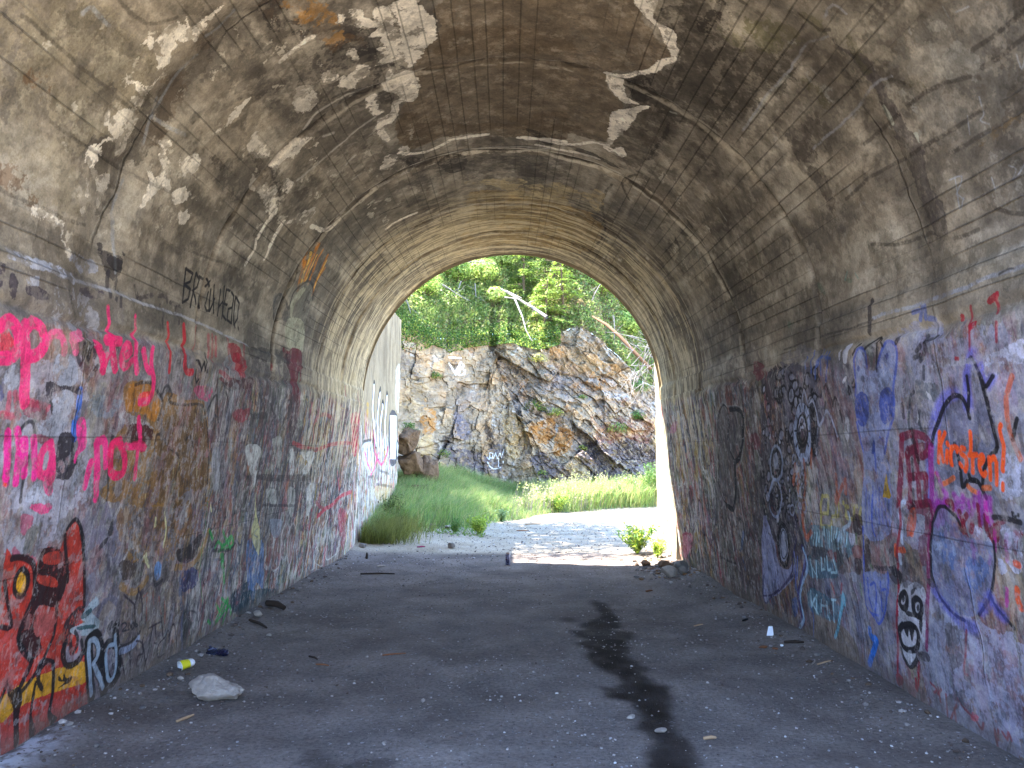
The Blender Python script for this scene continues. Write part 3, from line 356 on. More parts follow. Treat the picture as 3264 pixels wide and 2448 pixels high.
('S','22 20 26',0.02,0.9,0.004,0.1,0.006,'1172 1654 2 2 1 4 0 2 -1 3 -1 1 -2 0 -1 -2 -2 -3 0 -3 0 -3'),
('S','150 155 175',0.018,0.7,0.004,0.1,0.006,'1084 1584 7 5 5 7 0 8 -4 4 -7 0 -7 -5 -4 -8 0 -7 4 -4 6 0;1064 1606 5 4 3 6 1 6 -3 3 -6 0 -5 -4 -3 -6 0 -6 3 -3 5 0;1045 1618 5 3 2 5 0 4 -2 3 -5 0 -4 -3 -3 -5 0 -5 3 -2 4 0'),
('S','110 115 130',0.018,0.7,0.004,0.1,0.006,'1056 1562 6 5 4 6 0 7 -4 3 -6 0 -6 -5 -4 -6 0 -6 4 -4 6 0'),
('S','150 155 175',0.018,0.7,0.004,0.1,0.006,'1047 1574 6 5 4 7 0 6 -4 4 -6 0 -6 -5 -4 -7 0 -6 4 -4 6 0'),
('S','22 20 26',0.018,0.7,0.004,0.1,0.006,'1076 1587 4 3 3 4 0 4 -2 3 -5 0 -4 -3 -2 -5 0 -4 2 -3 4 1;1128 1636 6 5 4 7 1 6 -4 4 -5 0 -6 -5 -4 -7 -1 -6 3 -4 6 0;1093 1606 4 2 3 5 0 5 -2 2 -4 0 -4 -3 -3 -5 0 -4 2 -3 4 1;1053 1593 4 3 3 5 0 5 -3 3 -4 -1 -5 -3 -2 -5 0 -4 2 -3 5 0;1167 1658 3 2 2 4 1 4 -2 2 -3 0 -4 -3 -2 -4 0 -3 2 -3 3 1'),
('S','150 155 175',0.018,0.7,0.004,0.1,0.006,'1116 1617 4 3 2 4 0 3 -2 3 -3 -1 -4 -2 -2 -4 0 -4 2 -2 3 0'),
('S','22 20 26',0.018,0.7,0.004,0.1,0.006,'1084 1582 5 3 3 5 0 5 -3 3 -5 0 -4 -4 -3 -5 0 -5 3 -2 4 0'),
('S','150 155 175',0.018,0.7,0.004,0.1,0.006,'1045 1568 6 4 4 6 0 6 -4 4 -6 0 -6 -4 -3 -7 0 -6 3 -4 6 1;1048 1570 5 4 3 5 0 5 -3 4 -5 -1 -5 -3 -3 -6 0 -5 3 -3 5 0'),
('S','22 20 26',0.018,0.7,0.004,0.1,0.006,'1057 1566 7 5 4 8 0 7 -4 4 -7 0 -7 -5 -4 -7 0 -8 4 -4 7 0;1116 1586 5 3 3 5 0 6 -2 2 -5 0 -5 -3 -3 -5 0 -6 3 -2 4 0'),
('S','150 155 175',0.018,0.7,0.004,0.1,0.006,'1142 1594 6 5 5 7 0 7 -3 4 -6 -1 -7 -4 -5 -7 0 -7 4 -4 6 0'),
('S','110 115 130',0.018,0.7,0.004,0.1,0.006,'1053 1594 5 3 2 5 0 5 -2 3 -5 -1 -4 -3 -3 -5 0 -5 3 -2 4 0;1144 1630 6 6 5 7 1 8 -4 4 -7 0 -7 -5 -4 -8 -1 -8 4 -4 7 0'),
('S','150 155 175',0.018,0.7,0.004,0.1,0.006,'1142 1622 4 3 2 4 0 4 -2 2 -3 0 -4 -3 -2 -4 -1 -4 2 -2 4 0;1112 1595 6 5 5 7 0 7 -3 4 -7 0 -7 -5 -4 -7 0 -7 4 -4 6 0'),
('S','22 20 26',0.018,0.7,0.004,0.1,0.006,'1106 1582 7 5 5 8 0 7 -4 5 -7 -1 -7 -5 -5 -8 0 -7 4 -4 7 0'),
('S','150 155 175',0.018,0.7,0.004,0.1,0.006,'1068 1571 6 4 4 7 0 6 -3 4 -6 0 -7 -5 -3 -7 0 -6 3 -4 6 1;1057 1573 4 3 3 5 0 4 -3 3 -4 0 -4 -4 -3 -4 0 -4 2 -3 5 0;1090 1614 4 3 3 5 1 6 -3 3 -5 -1 -5 -3 -3 -5 0 -6 3 -2 5 0;1153 1666 6 5 5 7 0 8 -3 4 -7 0 -6 -5 -4 -8 -1 -7 3 -4 7 0'),
('S','155 165 190',0.07,0.9,0.004,0.1,0.006,'995 1522 29 17 18 25 0 24 -19 12 -30 -5 -29 -19 -18 -26 2 -22 18 -11 29 5'),
('S','22 20 26',0.03,0.95,0.004,0.1,0.006,'992 1533 17 11 10 17 0 16 -11 9 -18 -2 -18 -12 -10 -17 1 -16 11 -8 18 2'),
('S','160 165 185',0.015,0.9,0.004,0.1,0.006,'974 1542 6 5 4 7 0 7 -4 5 -6 0 -6 -5 -4 -7 1 -7 4 -5 5 0'),
('S','22 20 26',0.02,0.9,0.004,0.1,0.006,'994 1547 10 6 6 10 0 10 -6 5 -10 -1 -10 -7 -6 -10 0 -9 6 -5 10 1'),
('s','22 20 26',0.018,0.9,0.004,0.15,0.006,'992 1528 0 -8;1014 1543 7 -4;1029 1563 11 2;1029 1582 11 8;1014 1592 7 10;990 1589 0 9;966 1574 -7 4;953 1553 -11 -2;954 1534 -11 -6;968 1525 -6 -9'),
('S','165 170 190',0.025,0.8,0.004,0.15,0.006,'941 1545 -28 -27 31 -13 -9 -23 29 -4 20 -8 -27 -40 47 -25;990 1480 44 24'),
('P','22 20 26',0,0.8,0.006,0.2,0,'950 1508 -10 -24 30 -4 51 11 17 34 -43 -8'),
('S','135 145 165',0.03,0.8,0.004,0.1,0.006,'1056 1688 22 16 14 25 0 25 -13 14 -22 -2 -22 -16 -14 -26 1 -24 13 -13 21 1'),
('S','22 20 26',0.025,0.9,0.004,0.1,0.006,'1054 1698 18 12 11 18 0 18 -10 11 -18 -2 -18 -13 -11 -19 0 -17 11 -10 17 2'),
('P','150 155 170',0,0.8,0.004,0.1,0.006,'1049 1711 9 7 5 9 0 9 -5 5 -9 -1 -9 -6 -5 -10 0 -9 5 -5 9 1'),
('S','140 150 175',0.025,0.85,0.004,0.1,0.006,'1132 1726 25 17 17 25 1 25 -14 13 -25 -3 -25 -18 -17 -26 0 -23 14 -12 24 2'),
('S','22 20 26',0.02,0.9,0.004,0.1,0.006,'1132 1738 18 12 11 17 1 16 -10 9 -16 -2 -18 -12 -11 -18 -1 -15 10 -9 16 2'),
('S','22 20 26',0.012,0.9,0.004,0.1,0.006,'1133 1742 2 1 1 2 0 2 -1 1 -2 0 -2 -2 -1 -2 0 -2 1 0 2 0;1147 1753 2 1 1 2 0 2 0 2 -2 -1 -3 -1 -1 -2 0 -2 1 -1 2 0;1154 1769 2 1 1 2 0 2 -1 2 -2 -1 -2 -1 -1 -2 -1 -2 2 -2 2 1;1149 1780 2 2 1 2 0 2 -1 1 -2 0 -2 -2 -1 -2 0 -2 1 -1 2 0;1135 1780 2 2 1 2 0 2 -1 1 -2 -1 -2 -1 -1 -2 0 -2 1 -1 2 0;1120 1768 2 2 2 2 0 2 -1 1 -2 0 -2 -2 -2 -2 0 -2 1 -1 2 0;1114 1752 2 2 1 2 1 2 -2 1 -2 0 -2 -2 -1 -2 0 -2 1 -1 2 0;1119 1742 2 1 1 2 0 2 -1 1 -2 0 -2 -2 -1 -2 0 -2 1 -1 2 1'),
('P','138 138 170',0,0.85,0.01,0.15,0,'1181 1860 25 -29 90 -16 6 -34 -31 -61 36 24 27 56 30 64 15 84 -67 -14 -62 -22'),
('P','140 142 172',0,0.85,0.01,0.15,0,'1225 1896 -23 -50 34 -28 52 -8 0 -48 -18 -30 23 14 56 130 42 49 -3 27 -68 -24'),
('S','55 48 80',0.02,0.9,0.004,0.15,0.006,'1162 1663 44 17 59 52;1379 1948 -17 -74 -36 -78 -27 -55'),
('S','55 48 85',0.022,0.9,0.004,0.15,0.006,'1270 1732 26 15 40 73 41 88 17 30 -8 18 -58 -27'),
('P','150 155 175',0,0.8,0.004,0.1,0.006,'1234 1740 23 14 15 18 3 16 -13 7 -22 -4 -24 -15 -16 -18 -1 -16 13 -6 22 4'),
('S','22 20 26',0.03,0.95,0.004,0.1,0.006,'1232 1732 30 17 20 24 2 21 -15 11 -29 -5 -29 -19 -19 -25 -2 -20 15 -10 27 6'),
('S','22 20 26',0.015,0.9,0.004,0.1,0.006,'1232 1745 20 11 13 15 2 12 -11 5 -19 -5 -20 -11 -13 -15 -1 -11 11 -5 18 4'),
('S','22 20 26',0.01,0.9,0.004,0.1,0.006,'1233 1736 2 1 1 1 0 2 -1 0 -1 0 -2 -1 -1 -2 0 -1 1 0 1 0;1251 1746 2 0 1 2 0 1 -1 1 -1 0 -2 -2 -1 -1 0 -1 1 -1 1 1;1266 1759 2 1 1 1 0 1 -1 1 -1 0 -2 -1 -1 -2 0 -1 1 -1 1 1;1276 1773 2 1 0 2 1 1 -1 1 -2 -1 -1 -1 -1 -1 -1 -2 1 0 2 0;1278 1786 1 0 1 2 0 1 0 1 -2 0 -2 -1 -1 -2 0 -1 1 -1 2 1;1271 1794 1 0 2 2 0 1 -1 1 -1 0 -2 -1 -2 -2 0 -1 1 -1 2 1;1257 1795 2 1 1 2 0 1 -1 1 -1 0 -2 -2 -1 -1 0 -1 1 -1 1 0;1239 1790 2 2 1 1 0 1 0 1 -2 0 -2 -1 -1 -2 0 -1 1 -1 1 0;1221 1780 1 2 2 1 0 1 -1 1 -1 0 -2 -1 -1 -2 -1 -1 2 -1 1 0;1206 1767 2 1 0 1 1 1 -1 1 -2 0 -2 -1 0 -2 0 -1 0 -1 2 1;1197 1752 1 2 2 1 0 1 -1 1 -2 0 -1 -1 -2 -2 0 -1 1 -1 2 0;1196 1740 2 2 0 1 0 1 0 1 -2 0 -2 -1 0 -2 0 -1 0 -1 2 0;1203 1733 1 1 1 2 1 1 -2 0 -1 0 -1 -1 -2 -2 0 -1 1 0 2 0;1216 1731 2 1 0 2 1 1 -1 1 -2 -1 -1 -1 -1 -1 0 -1 0 -1 2 0'),
('S','22 20 26',0.02,0.8,0.004,0.15,0.006,'1219 1848 3 -10;1141 1848 26 -11;1153 1798 -11 6'),
('P','95 88 88',0,0.7,0.01,0.1,0,'926 2096 -13 -44 17 -29 5 -15 -10 -44 10 -38 29 0 37 26 46 49 22 30 94 51 8 56 -48 47 -75 -21 -68 -26'),
('S','22 20 26',0.055,0.95,0.003,0.05,0.006,'924 1994 2 -50 22 -33 53 32 46 45 13 34 53 27 41 22 29 31 -9 52'),
('S','22 20 26',0.02,0.9,0.003,0.05,0.006,'1178 2099 -14 74 -40 23 -76 -27 -68 -28 -49 -43 -20 -48 11 -34 34 10 43 30;956 2018 61 34 35 -29'),
('S','140 140 140',0.02,0.5,0.006,0.3,0.006,'1044 2178 -83 -36 -43 -47 -14 -48 11 -31 3 -55 10 -62 33 2 40 31 51 43 17 35'),
('P','110 30 50',0,0.7,0.02,0.3,0,'986 1869 9 -43 28 6 3 43 -16 17;827 1810 11 -68 33 18 -8 42'),
('S','165 85 45',0.04,0.7,0.008,0.3,0.006,'1058 1622 40 24;1048 1574 47 8 63 39 36 9 16 -10 -34 -39;1028 1525 32 17;1074 1437 31 8;1079 1612 31 13'),
('P','185 100 130',0,0.7,0.015,0.3,0,'1306 2718 -6 -116 48 36 49 119;932 2650 3 -71 32 67 -8 83'),
('S','140 25 70',0.03,0.8,0.004,0.15,0.006,'1312 2722 -12 -65 6 -52 66 46;1370 2730 22 -11'),
('P','180 150 50',0,0.6,0.02,0.4,0,'1291 2565 -5 -44 58 36 9 30;1193 2656 4 -33 81 45 -8 30;1004 2421 5 -37 109 58 -9 36;912 2590 24 -34 144 82 -10 42'),
('P','60 52 54',0,0.5,0.03,0.3,0,'1350 2484 -12 -135 40 37 14 100;1172 2301 10 -63 190 110 -50 -7;1066 1874 0 -46 80 34 2 48'),
('S','60 90 130',0.05,0.6,0.02,0.4,0.006,'1238 2040 52 37 42 -8'),
('S','22 20 26',0.025,0.7,0.004,0.15,0.006,'1329 2276 1 -63 -2 -75;1246 1642 1 -58'),
('S','170 140 70',0.05,0.5,0.03,0.6,0.006,'967 2646 356 180;1024 2583 259 135;1078 2546 228 122'),
('S','60 85 150',0.025,0.75,0.008,0.25,0.006,'852 1498 20 0;844 1463 40 11;853 1443 43 16;847 1418 45 14;855 1400 18 3;857 1386 49 26;858 1430 10 -50'),
('S','22 20 26',0.02,0.7,0.004,0.15,0.006,'923 1470 9 -20 -13 -12 -25 6 8 14;955 1408 -19 -21 21 -13 24 2;992 1414 24 -5;917 1426 -5 -12 16 -2;942 1432 24 16'),
('s','178 165 95',0.03,0.85,0.006,0.2,0.006,'1114 1512 18 12 44 15;1115 1512 0 -26 33 14;1149 1530 -2 -32;1154 1529 20 8 -2 -46;1161 1487 24 9;1128 1460 23 10;1152 1484 -4 -31;1125 1445 23 8;1124 1424 -2 -1;1129 1417 20 3 1 -20;1146 1423 -17 -9 1 -8;1126 1392 0 -20;1127 1383 22 10;1127 1328 2 31 12 11 11 -3 0 -24;1128 1348 24 8;1127 1328 8 4'),
('P','62 122 140',0,0.6,0.02,0.3,0,'1179 1592 -8 -158 33 -24 26 45 22 40 14 10 19 139 -34 -13 -23 -26;1310 1654 4 -102 -23 -71 23 13 24 37 21 33 0 108'),
('P','75 55 55',0,0.6,0.02,0.3,0,'1224 1615 -7 -98 21 3 7 81;1218 1493 -10 -46 32 -2 16 47'),
('S','165 200 210',0.018,0.8,0.004,0.15,0.006,'1186 1584 17 8;1191 1574 26 14;1190 1562 27 13;1184 1548 23 12;1185 1536 29 12;1175 1522 16 8;1179 1512 26 6;1182 1502 30 12;1171 1488 28 11;1180 1480 14 6;1172 1466 18 10;1178 1459 32 13;1178 1448 22 11;1172 1436 22 11;1177 1428 25 12'),
('s','170 205 215',0.02,0.85,0.003,0.1,0.006,'1250 1622 35 8;1248 1591 38 17;1266 1622 13 -20;1238 1563 25 9 -5 -17 -20 -7;1232 1535 27 7 -5 -16;1235 1508 22 -6 4 26;1316 1650 34 13 -30 -39 37 16;1338 1658 20 -23;1326 1604 24 12;1325 1577 30 8;1337 1605 -4 -28;1316 1553 -4 -24;1317 1543 42 18;1339 1572 21 8'),
('S','120 185 205',0.035,0.9,0.003,0.1,0.006,'1294 1496 27 14 20 15 49 42;1297 1492 17 4'),
('S','170 190 205',0.03,0.7,0.004,0.15,0.006,'1140 1410 19 2 13 31 23 27;1175 1438 38 16'),
('P','190 190 205',0,0.85,0.01,0.2,0,'1178 1423 -1 -22 15 5 5 15;1249 1448 -4 -28 14 0 3 19'),
('P','140 60 60',0,0.6,0.015,0.2,0,'1202 1422 -9 -41 20 7 7 28;1223 1529 -8 -27 21 12;1221 1501 -4 -18 16 10'),
('P','55 38 45',0,0.75,0.015,0.2,0,'1185 1366 -3 -18 49 15 5 24;1220 1416 -3 -27 25 13 3 18;1143 1393 1 -33 29 14 -1 29'),
('S','150 30 50',0.02,0.7,0.004,0.15,0.006,'1282 1538 18 -6;1276 1490 19 14;1227 1496 8 -2'),
('S','60 50 95',0.075,0.9,0.004,0.15,0.006,'1231 1656 22 -10 23 15 29 35 32 22 31 0 22 2 23 30 19 11'),
('S','150 178 205',0.035,0.95,0.004,0.15,0.006,'1231 1654 22 -11 25 13 28 34 30 22 30 0 22 4 24 30 20 12'),
('S','80 90 150',0.025,0.8,0.004,0.15,0.006,'1245 1710 45 14 30 6 13 -8;1253 1697 48 23;1254 1656 54 44'),
('P','60 90 150',0,0.7,0.02,0.2,0,'1356 1770 -12 -37 35 8 11 29'),
('S','80 110 170',0.015,0.8,0.004,0.15,0.006,'1351 1666 21 -7 61 24'),
('S','175 85 50',0.04,0.7,0.008,0.2,0.006,'1185 1629 17 -5 1 -14 -13 -22;1162 1626 28 6;1107 1448 21 10 -28 -31 -18 -24;1084 1403 21 5'),
('P','140 150 190',0,0.8,0.015,0.2,0,'870 1286 -5 -17 11 -11 24 3 2 -30 -22 -21 -15 -21 12 -19 18 1 29 17 36 9 32 19 40 31 32 -9 97 32 9 95 -138 -46 -49 6 -45 -9 -24 -18'),
('P','165 175 205',0,0.6,0.02,0.3,0,'876 1285 -7 -14 15 -7 22 4 8 -28 -8 -27 8 -23 29 14 1 60 -11 38'),
('P','72 88 165',0,0.9,0.012,0.15,0,'938 1310 -5 -23 11 -16 24 6 22 26 -7 19 -20 2;939 1230 -6 -21 9 -16 33 9 14 23 -8 18 -24 -1'),
('S','70 88 170',0.022,0.8,0.004,0.1,0.006,'938 1314 -24 -13 -34 -5 -16 -21 7 -18 27 3;901 1230 -21 -20 -16 -22 11 -21 22 5 27 16 48 13 28 22 34 27;983 1325 49 -7;1015 1274 17 8;1021 1276 46 7;1010 1253 6 -9'),
('P','60 80 150',0,0.8,0.015,0.2,0,'1015 1280 0 -10 17 7 2 12'),
('P','130 110 125',0,0.6,0.015,0.2,0,'1012 1317 -3 -19 17 -6 6 20;1013 1260 -5 -18 13 4'),
('P','75 80 150',0,0.7,0.004,0.1,0.006,'896 1281 3 2 1 3 0 3 -2 1 -3 0 -3 -2 -2 -2 1 -3 2 -2 3 0;887 1191 3 2 2 3 -1 2 -2 2 -3 0 -3 -2 -1 -3 0 -3 2 -1 3 0'),
('S','75 90 170',0.016,0.6,0.006,0.2,0.006,'1093 1329 64 20;1104 1321 41 12;1090 1305 51 15;1097 1296 41 11;1090 1282 60 18;1101 1275 46 13;1094 1262 58 16;1089 1250 61 17'),
('p','192 152 30',0,0.95,0.002,0.05,0,'1066 1250 35 -4 5 6 -2 23'),
('p','120 110 130',0,0.9,0.001,0,0,'1083 1256 10 0 1 7'),
('S','45 42 48',0.05,0.8,0.01,0.2,0.006,'796 1233 20 4 24 5'),
('S','22 20 26',0.018,0.85,0.004,0.15,0.006,'855 1215 51 16;868 1257 -8 -21 -6 -21 16 -13;871 1298 -15 -23;931 1335 -9 -6 10 -3 3 7;918 1315 -6 -9 12 2 0 9'),
('S','22 20 26',0.03,0.75,0.004,0.15,0.006,'870 1093 20 2 13 15;874 1071 4 23;898 1124 -3 -16;889 1115 -6 -11;870 1166 -6 -8'),
('P','205 205 215',0,0.9,0.008,0.2,0,'854 1324 -2 -20 15 8 16 9 -3 12;860 1345 -1 -8 15 6 0 6;911 1347 -7 -15 6 2 7 12'),
('S','150 30 50',0.02,0.8,0.004,0.15,0.006,'849 982 24 5 30 6;874 986 -2 -12;844 928 22 4;878 933 22 5'),
('P','160 25 45',0,0.85,0.006,0.1,0,'847 947 -6 -21 9 1 4 17;855 1010 1 -8 8 3 -1 7;870 985 0 -15 6 3 4 15;907 1030 1 -10 5 3 -1 8'),
('S','70 95 165',0.03,0.6,0.004,0.15,0.006,'832 1120 0 -12;827 1094 17 0;845 1088 4 -12;828 1099 16 6'),
('S','45 50 60',0.025,0.75,0.004,0.15,0.006,'974 1130 14 6 14 -4 0 -14 -16 -17;962 1156 -12 -8 -4 -11;957 1152 30 12 25 -2 20 -7 5 -3;912 1104 17 3'),
('P','52 70 60',0,0.5,0.03,0.3,0,'934 1129 1 -39 13 -17 18 13 -8 19 6 24'),
('P','205 205 210',0,0.7,0.01,0.3,0,'946 1106 8 -9 7 1 -5 6;971 1136 12 -1 7 7;973 1360 6 -11 35 19 -12 8'),
('P','100 104 130',0,0.7,0.03,0.2,0,'980 1088 -19 -28 0 -31 21 -12 -10 -24 -7 -19 59 -4 25 27 20 20 10 39 -19 59 -47 -6'),
('S','108 108 200',0.075,0.7,0.01,0.15,0.03,'954 1041 3 19 13 21 18 17 23 14 21 10 22 7 50 15;974 1018 -20 -4 -19 -5'),
('S','108 108 200',0.06,0.7,0.01,0.15,0.03,'964 1012 -24 -3 -23 -9 -9 -11 9 -9 31 -8 -7 -14'),
('S','22 20 26',0.028,0.9,0.003,0.05,0.006,'1022 1114 -15 -8 -19 -16 -16 -15 -11 -18 -4 -15 4 -14 11 -7 16 -2;977 1018 -22 -8 -19 -2;935 983 21 -6 25 -2 21 -1 24 -3 12 16 19 19 16 6;954 977 -14 -21;1021 1061 16 -4 20 -1 21 2 -7 -13;1063 1039 5 -3 1 -11 7 -8 14 -8;994 924 23 13'),
('P','22 20 26',0,0.9,0.003,0.05,0,'1067 1040 1 -15 6 -5 -1 9 -1 13;1034 984 -9 -12 1 -3 12 13'),
('S','22 20 26',0.022,0.85,0.004,0.15,0.006,'917 1002 -3 -6 2 -6 36 -16;1217 1171 -31 -3 -47 -16 -25 -20 -8 -21 1 -23'),
('P','195 198 220',0,0.8,0.04,0.35,0,'915 963 -3 -21 0 -15 -8 -18 -2 -17 27 7 -2 35 7 14 0 20;1036 951 4 -22 36 9 12 24 -10 10'),
('S','165 165 175',0.03,0.6,0.02,0.3,0.006,'914 1083 0 -45 3 -44 -4 -32'),
('S','190 90 45',0.035,0.75,0.004,0.2,0.006,'944 923 19 13 18 4 17 1 19 -3 23 -8'),
('S','255 88 28',0.029,0.97,0.002,0.02,0.006,'1005 1093 17 4 24 7;1006 1081 15 11 6 1 18 -1;1020 1077 2 -1;1031 1079 15 5;1026 1069 14 5 9 0;1028 1070 -3 -8 2 -6 4 2;1028 1040 -1 7 7 2 5 -9 9 0 8 5 0 1;1048 1055 3 -3;1007 1023 13 1 13 4;1036 1032 0 -17;1038 1024 20 6;1047 1009 -5 -7 -5 0 2 6 11 5 8 -1 4 -5 -3 -5;1040 990 11 1 15 3;1043 988 -4 -7 3 -2;1046 977 14 2 12 2;1000 956 5 4 11 -1 9 -1 15 5 11 3 4 0;1072 968 6 1'),
('S','220 110 50',0.03,0.85,0.004,0.15,0.006,'1063 1117 5 -4;1076 1102 -2 -8 -4 -12 -3 -8;1077 1045 5 -8 3 -11;1078 1012 -1 -16'),
('S','118 20 52',0.05,0.85,0.006,0.15,0.006,'1009 1190 54 19 53 21;1010 1191 -4 -39 9 -30 17 4 7 17;1017 1152 45 12 45 10;1029 1178 79 22;1070 1193 -4 -50;1112 1206 -7 -60;1068 1144 38 13;1037 1184 -10 -26'),
('P','118 24 55',0,0.7,0.02,0.25,0,'1024 1176 -4 -52 19 6 8 25 -10 15;1109 1202 -4 -56 45 9 1 18 -29 -4 2 33'),
('S','22 20 26',0.03,0.7,0.01,0.2,0.006,'1000 1158 24 -1 23 -2;1044 1170 28 9;1088 1186 66 20;961 1175 20 1'),
('S','185 195 215',0.035,0.85,0.004,0.15,0.006,'1108 1214 13 14 25 3 25 5;1190 1248 14 2'),
('S','210 90 40',0.04,0.8,0.004,0.15,0.006,'1180 1257 14 4;1186 1258 -3 -24;1131 1201 25 5'),
('P','190 75 40',0,0.7,0.01,0.2,0,'1116 1199 4 -13 30 12 12 20 -22 -3'),
('S','155 35 130',0.05,0.8,0.004,0.1,0.006,'1025 1117 60 17 49 12'),
('S','125 25 80',0.035,0.85,0.004,0.1,0.006,'1104 1143 24 6 26 12 34 11 34 8 35 14 35 11 36 9'),
('S','150 18 45',0.025,0.85,0.004,0.1,0.006,'1109 1226 35 6 37 21 29 7 45 16 38 16 98 33;1236 1270 56 18;1362 1254 20 7;1386 1270 15 2'),
('P','150 35 55',0,0.85,0.01,0.1,0,'1393 1328 1 -18 11 0 8 17 -7 7'),
('P','110 45 65',0,0.6,0.02,0.3,0,'1155 1186 -4 -20 44 11 5 14 -26 1'),
('S','165 50 165',0.04,0.75,0.008,0.2,0.02,'1063 1114 21 -7 9 -9 13 31;1104 1126 34 10;1103 1106 29 16;1090 1080 8 -3 12 8;1091 1060 28 16;1099 1051 13 -4 -20 -13;1086 1022 36 8;1090 1009 24 8;1092 1001 30 9'),
('P','155 50 160',0,0.5,0.03,0.4,0,'1085 1131 8 -31 14 0 7 40;1092 1083 0 -38 -5 -47 35 6 3 40 -16 21'),
('S','125 16 42',0.035,0.85,0.006,0.15,0.006,'1101 1103 -1 -14 10 -1;1111 1107 14 1 5 -13;1145 1105 4 11 -8 1;1138 1100 -4 -16 -4 -1 1 10 13 5 2 -9;1113 1074 13 -4 24 -2;1116 1060 14 11 26 13;1128 1051 9 5;1102 1029 21 5 9 1;1114 1016 18 5 8 -5 4 -5;1125 1003 17 4;1120 993 21 7;1139 994 7 2;1151 988 -5 -12 -1 8;1130 963 23 5;1133 962 -3 -9'),
('P','125 16 42',0,0.7,0.015,0.2,0,'1130 1018 -7 -15 21 5 -5 10;1120 1004 -4 -28 5 4 5 24'),
('S','185 45 150',0.03,0.75,0.01,0.2,0.006,'1112 1117 25 19;1152 1058 17 3 9 1;1166 1026 8 2;1132 1004 23 5;1096 1011 22 2;1158 1062 2 -7;1203 999 19 5;1135 980 31 8'),
('P','192 195 218',0,0.75,0.03,0.35,0,'1130 1047 2 -9 -1 -10 8 -7 8 -5 2 12 -3 14;1131 992 -6 -19 0 -22 55 15 2 18 -18 8 -4 7;1166 1008 4 -10 14 -5 -1 13'),
('S','22 20 26',0.03,0.9,0.004,0.15,0.006,'1114 1002 0 -22 2 -31'),
('S','22 20 26',0.008,0.8,0.001,0,0.006,'1105 961 7 1;1105 961 0 -4 3 4 3 -3;1109 956 2 0 -2 -2;1109 952 -1 -2;1106 950 4 1;1106 948 3 1'),
('P','120 130 168',0,0.7,0.02,0.15,0,'1133 1148 -21 -22 -3 -21 11 -21 25 -8 2 -62 23 0 36 14 40 37 13 49 -5 31 -25 21 -32 2'),
('P','82 118 178',0,0.55,0.06,0.3,0,'1179 1080 -5 -36 12 -15 23 16 13 28 -15 16;1168 1109 -1 -11 27 8 -2 8;1150 1128 2 -10 38 3 -1 13'),
('P','165 180 210',0,0.6,0.015,0.3,0,'1162 1152 -4 -13 2 -11 13 4 9 9 -10 0 2 12;1154 1105 14 -6 8 7'),
('S','22 20 26',0.022,0.85,0.003,0.05,0.006,'1133 1148 37 14 34 7 26 -5 18 -12 12 -24 3 -23;1130 1145 -20 -20 -2 -18;1108 1107 12 -23 10 -7;1145 1010 25 4 30 12 21 13 27 29;1221 1033 11 -9 9 -13 9 -13'),
('S','105 108 200',0.07,0.65,0.01,0.15,0.03,'1233 1168 14 -11 13 -21 9 -24 -1 -26;1220 1036 14 16 8 10;1223 1035 10 -9 5 -10'),
('S','215 85 40',0.04,0.9,0.004,0.15,0.006,'1168 972 1 -5;1200 978 12 2 10 -3'),
('P','192 192 200',0,0.85,0.02,0.25,0,'1247 1270 -16 -32 3 -40 24 1 70 25 14 23 22 17 6 25 -22 10 -56 -12'),
('S','22 20 26',0.04,0.95,0.004,0.05,0.006,'1257 1267 12 9 9 -6 -4 -13 -13 -6 -10 4 6 12;1261 1233 16 3 5 -11 -11 -12 -13 -2 -4 10 7 12'),
('P','22 20 26',0,0.9,0.004,0.1,0.006,'1262 1258 3 1 3 3 0 3 -2 1 -2 0 -4 -2 -2 -2 0 -3 1 -1 3 0;1268 1218 3 2 3 3 0 3 -2 1 -3 0 -3 -2 -3 -3 0 -2 1 -2 4 0'),
('P','22 20 26',0,0.9,0.008,0.2,0,'1281 1264 -2 -27 1 -22 9 5 -4 6 1 13 2 17;1289 1227 -4 -11 25 10'),
('S','22 20 26',0.04,0.95,0.004,0.05,0.006,'1305 1278 15 16 20 -1 4 -19 -10 -26 -18 -12 -14 3 -1 21 8 24'),
('P','22 20 26',0,0.95,0.004,0.05,0,'1310 1277 14 -6 -16 -10 21 0 -23 -17 -6 -5 2 22'),
('S','22 20 26',0.035,0.9,0.004,0.15,0.006,'1348 1299 12 -3 10 -14 -10 -20 -18 -15'),
('P','200 200 205',0,0.9,0.015,0.2,0,'1349 1280 -3 -12 18 7 2 9'),
('P','22 20 26',0,0.8,0.01,0.2,0,'1244 1233 -6 -15 14 14;1218 1265 5 -13 16 12 -3 6;1219 1286 -8 -16 18 -2 0 14'),
('P','75 68 72',0,0.8,0.015,0.2,0,'1338 1242 -3 -32 13 4 -1 31;1219 1184 -1 -18 11 -2 -1 17'),
('P','70 62 66',0,0.6,0.03,0.3,0,'1208 1248 -4 -34 24 7 16 35;1228 1221 -4 -23 11 4 5 20'),
('S','40 120 215',0.055,0.92,0.006,0.08,0.006,'1340 1404 10 1 3 -11 1 -10 14 11 20 19 15 13'),
('P','135 146 192',0,0.8,0.02,0.2,0,'1235 1378 -3 -44 -2 -34 35 11 30 25 23 23 -7 17 -15 23 -35 1'),
('S','65 88 180',0.018,0.85,0.003,0.1,0.006,'1160 1364 60 18 41 16 36 6 12 -17 5 -14 8 -9 -16 -21 -40 -24 -9 -1 3 14;1248 1379 30 8 22 -7;1259 1374 -5 -19 48 14;1247 1333 43 13 7 -2;1227 1301 39 14;1309 1387 -2 -28;1104 1310 53 18 14 -6'),
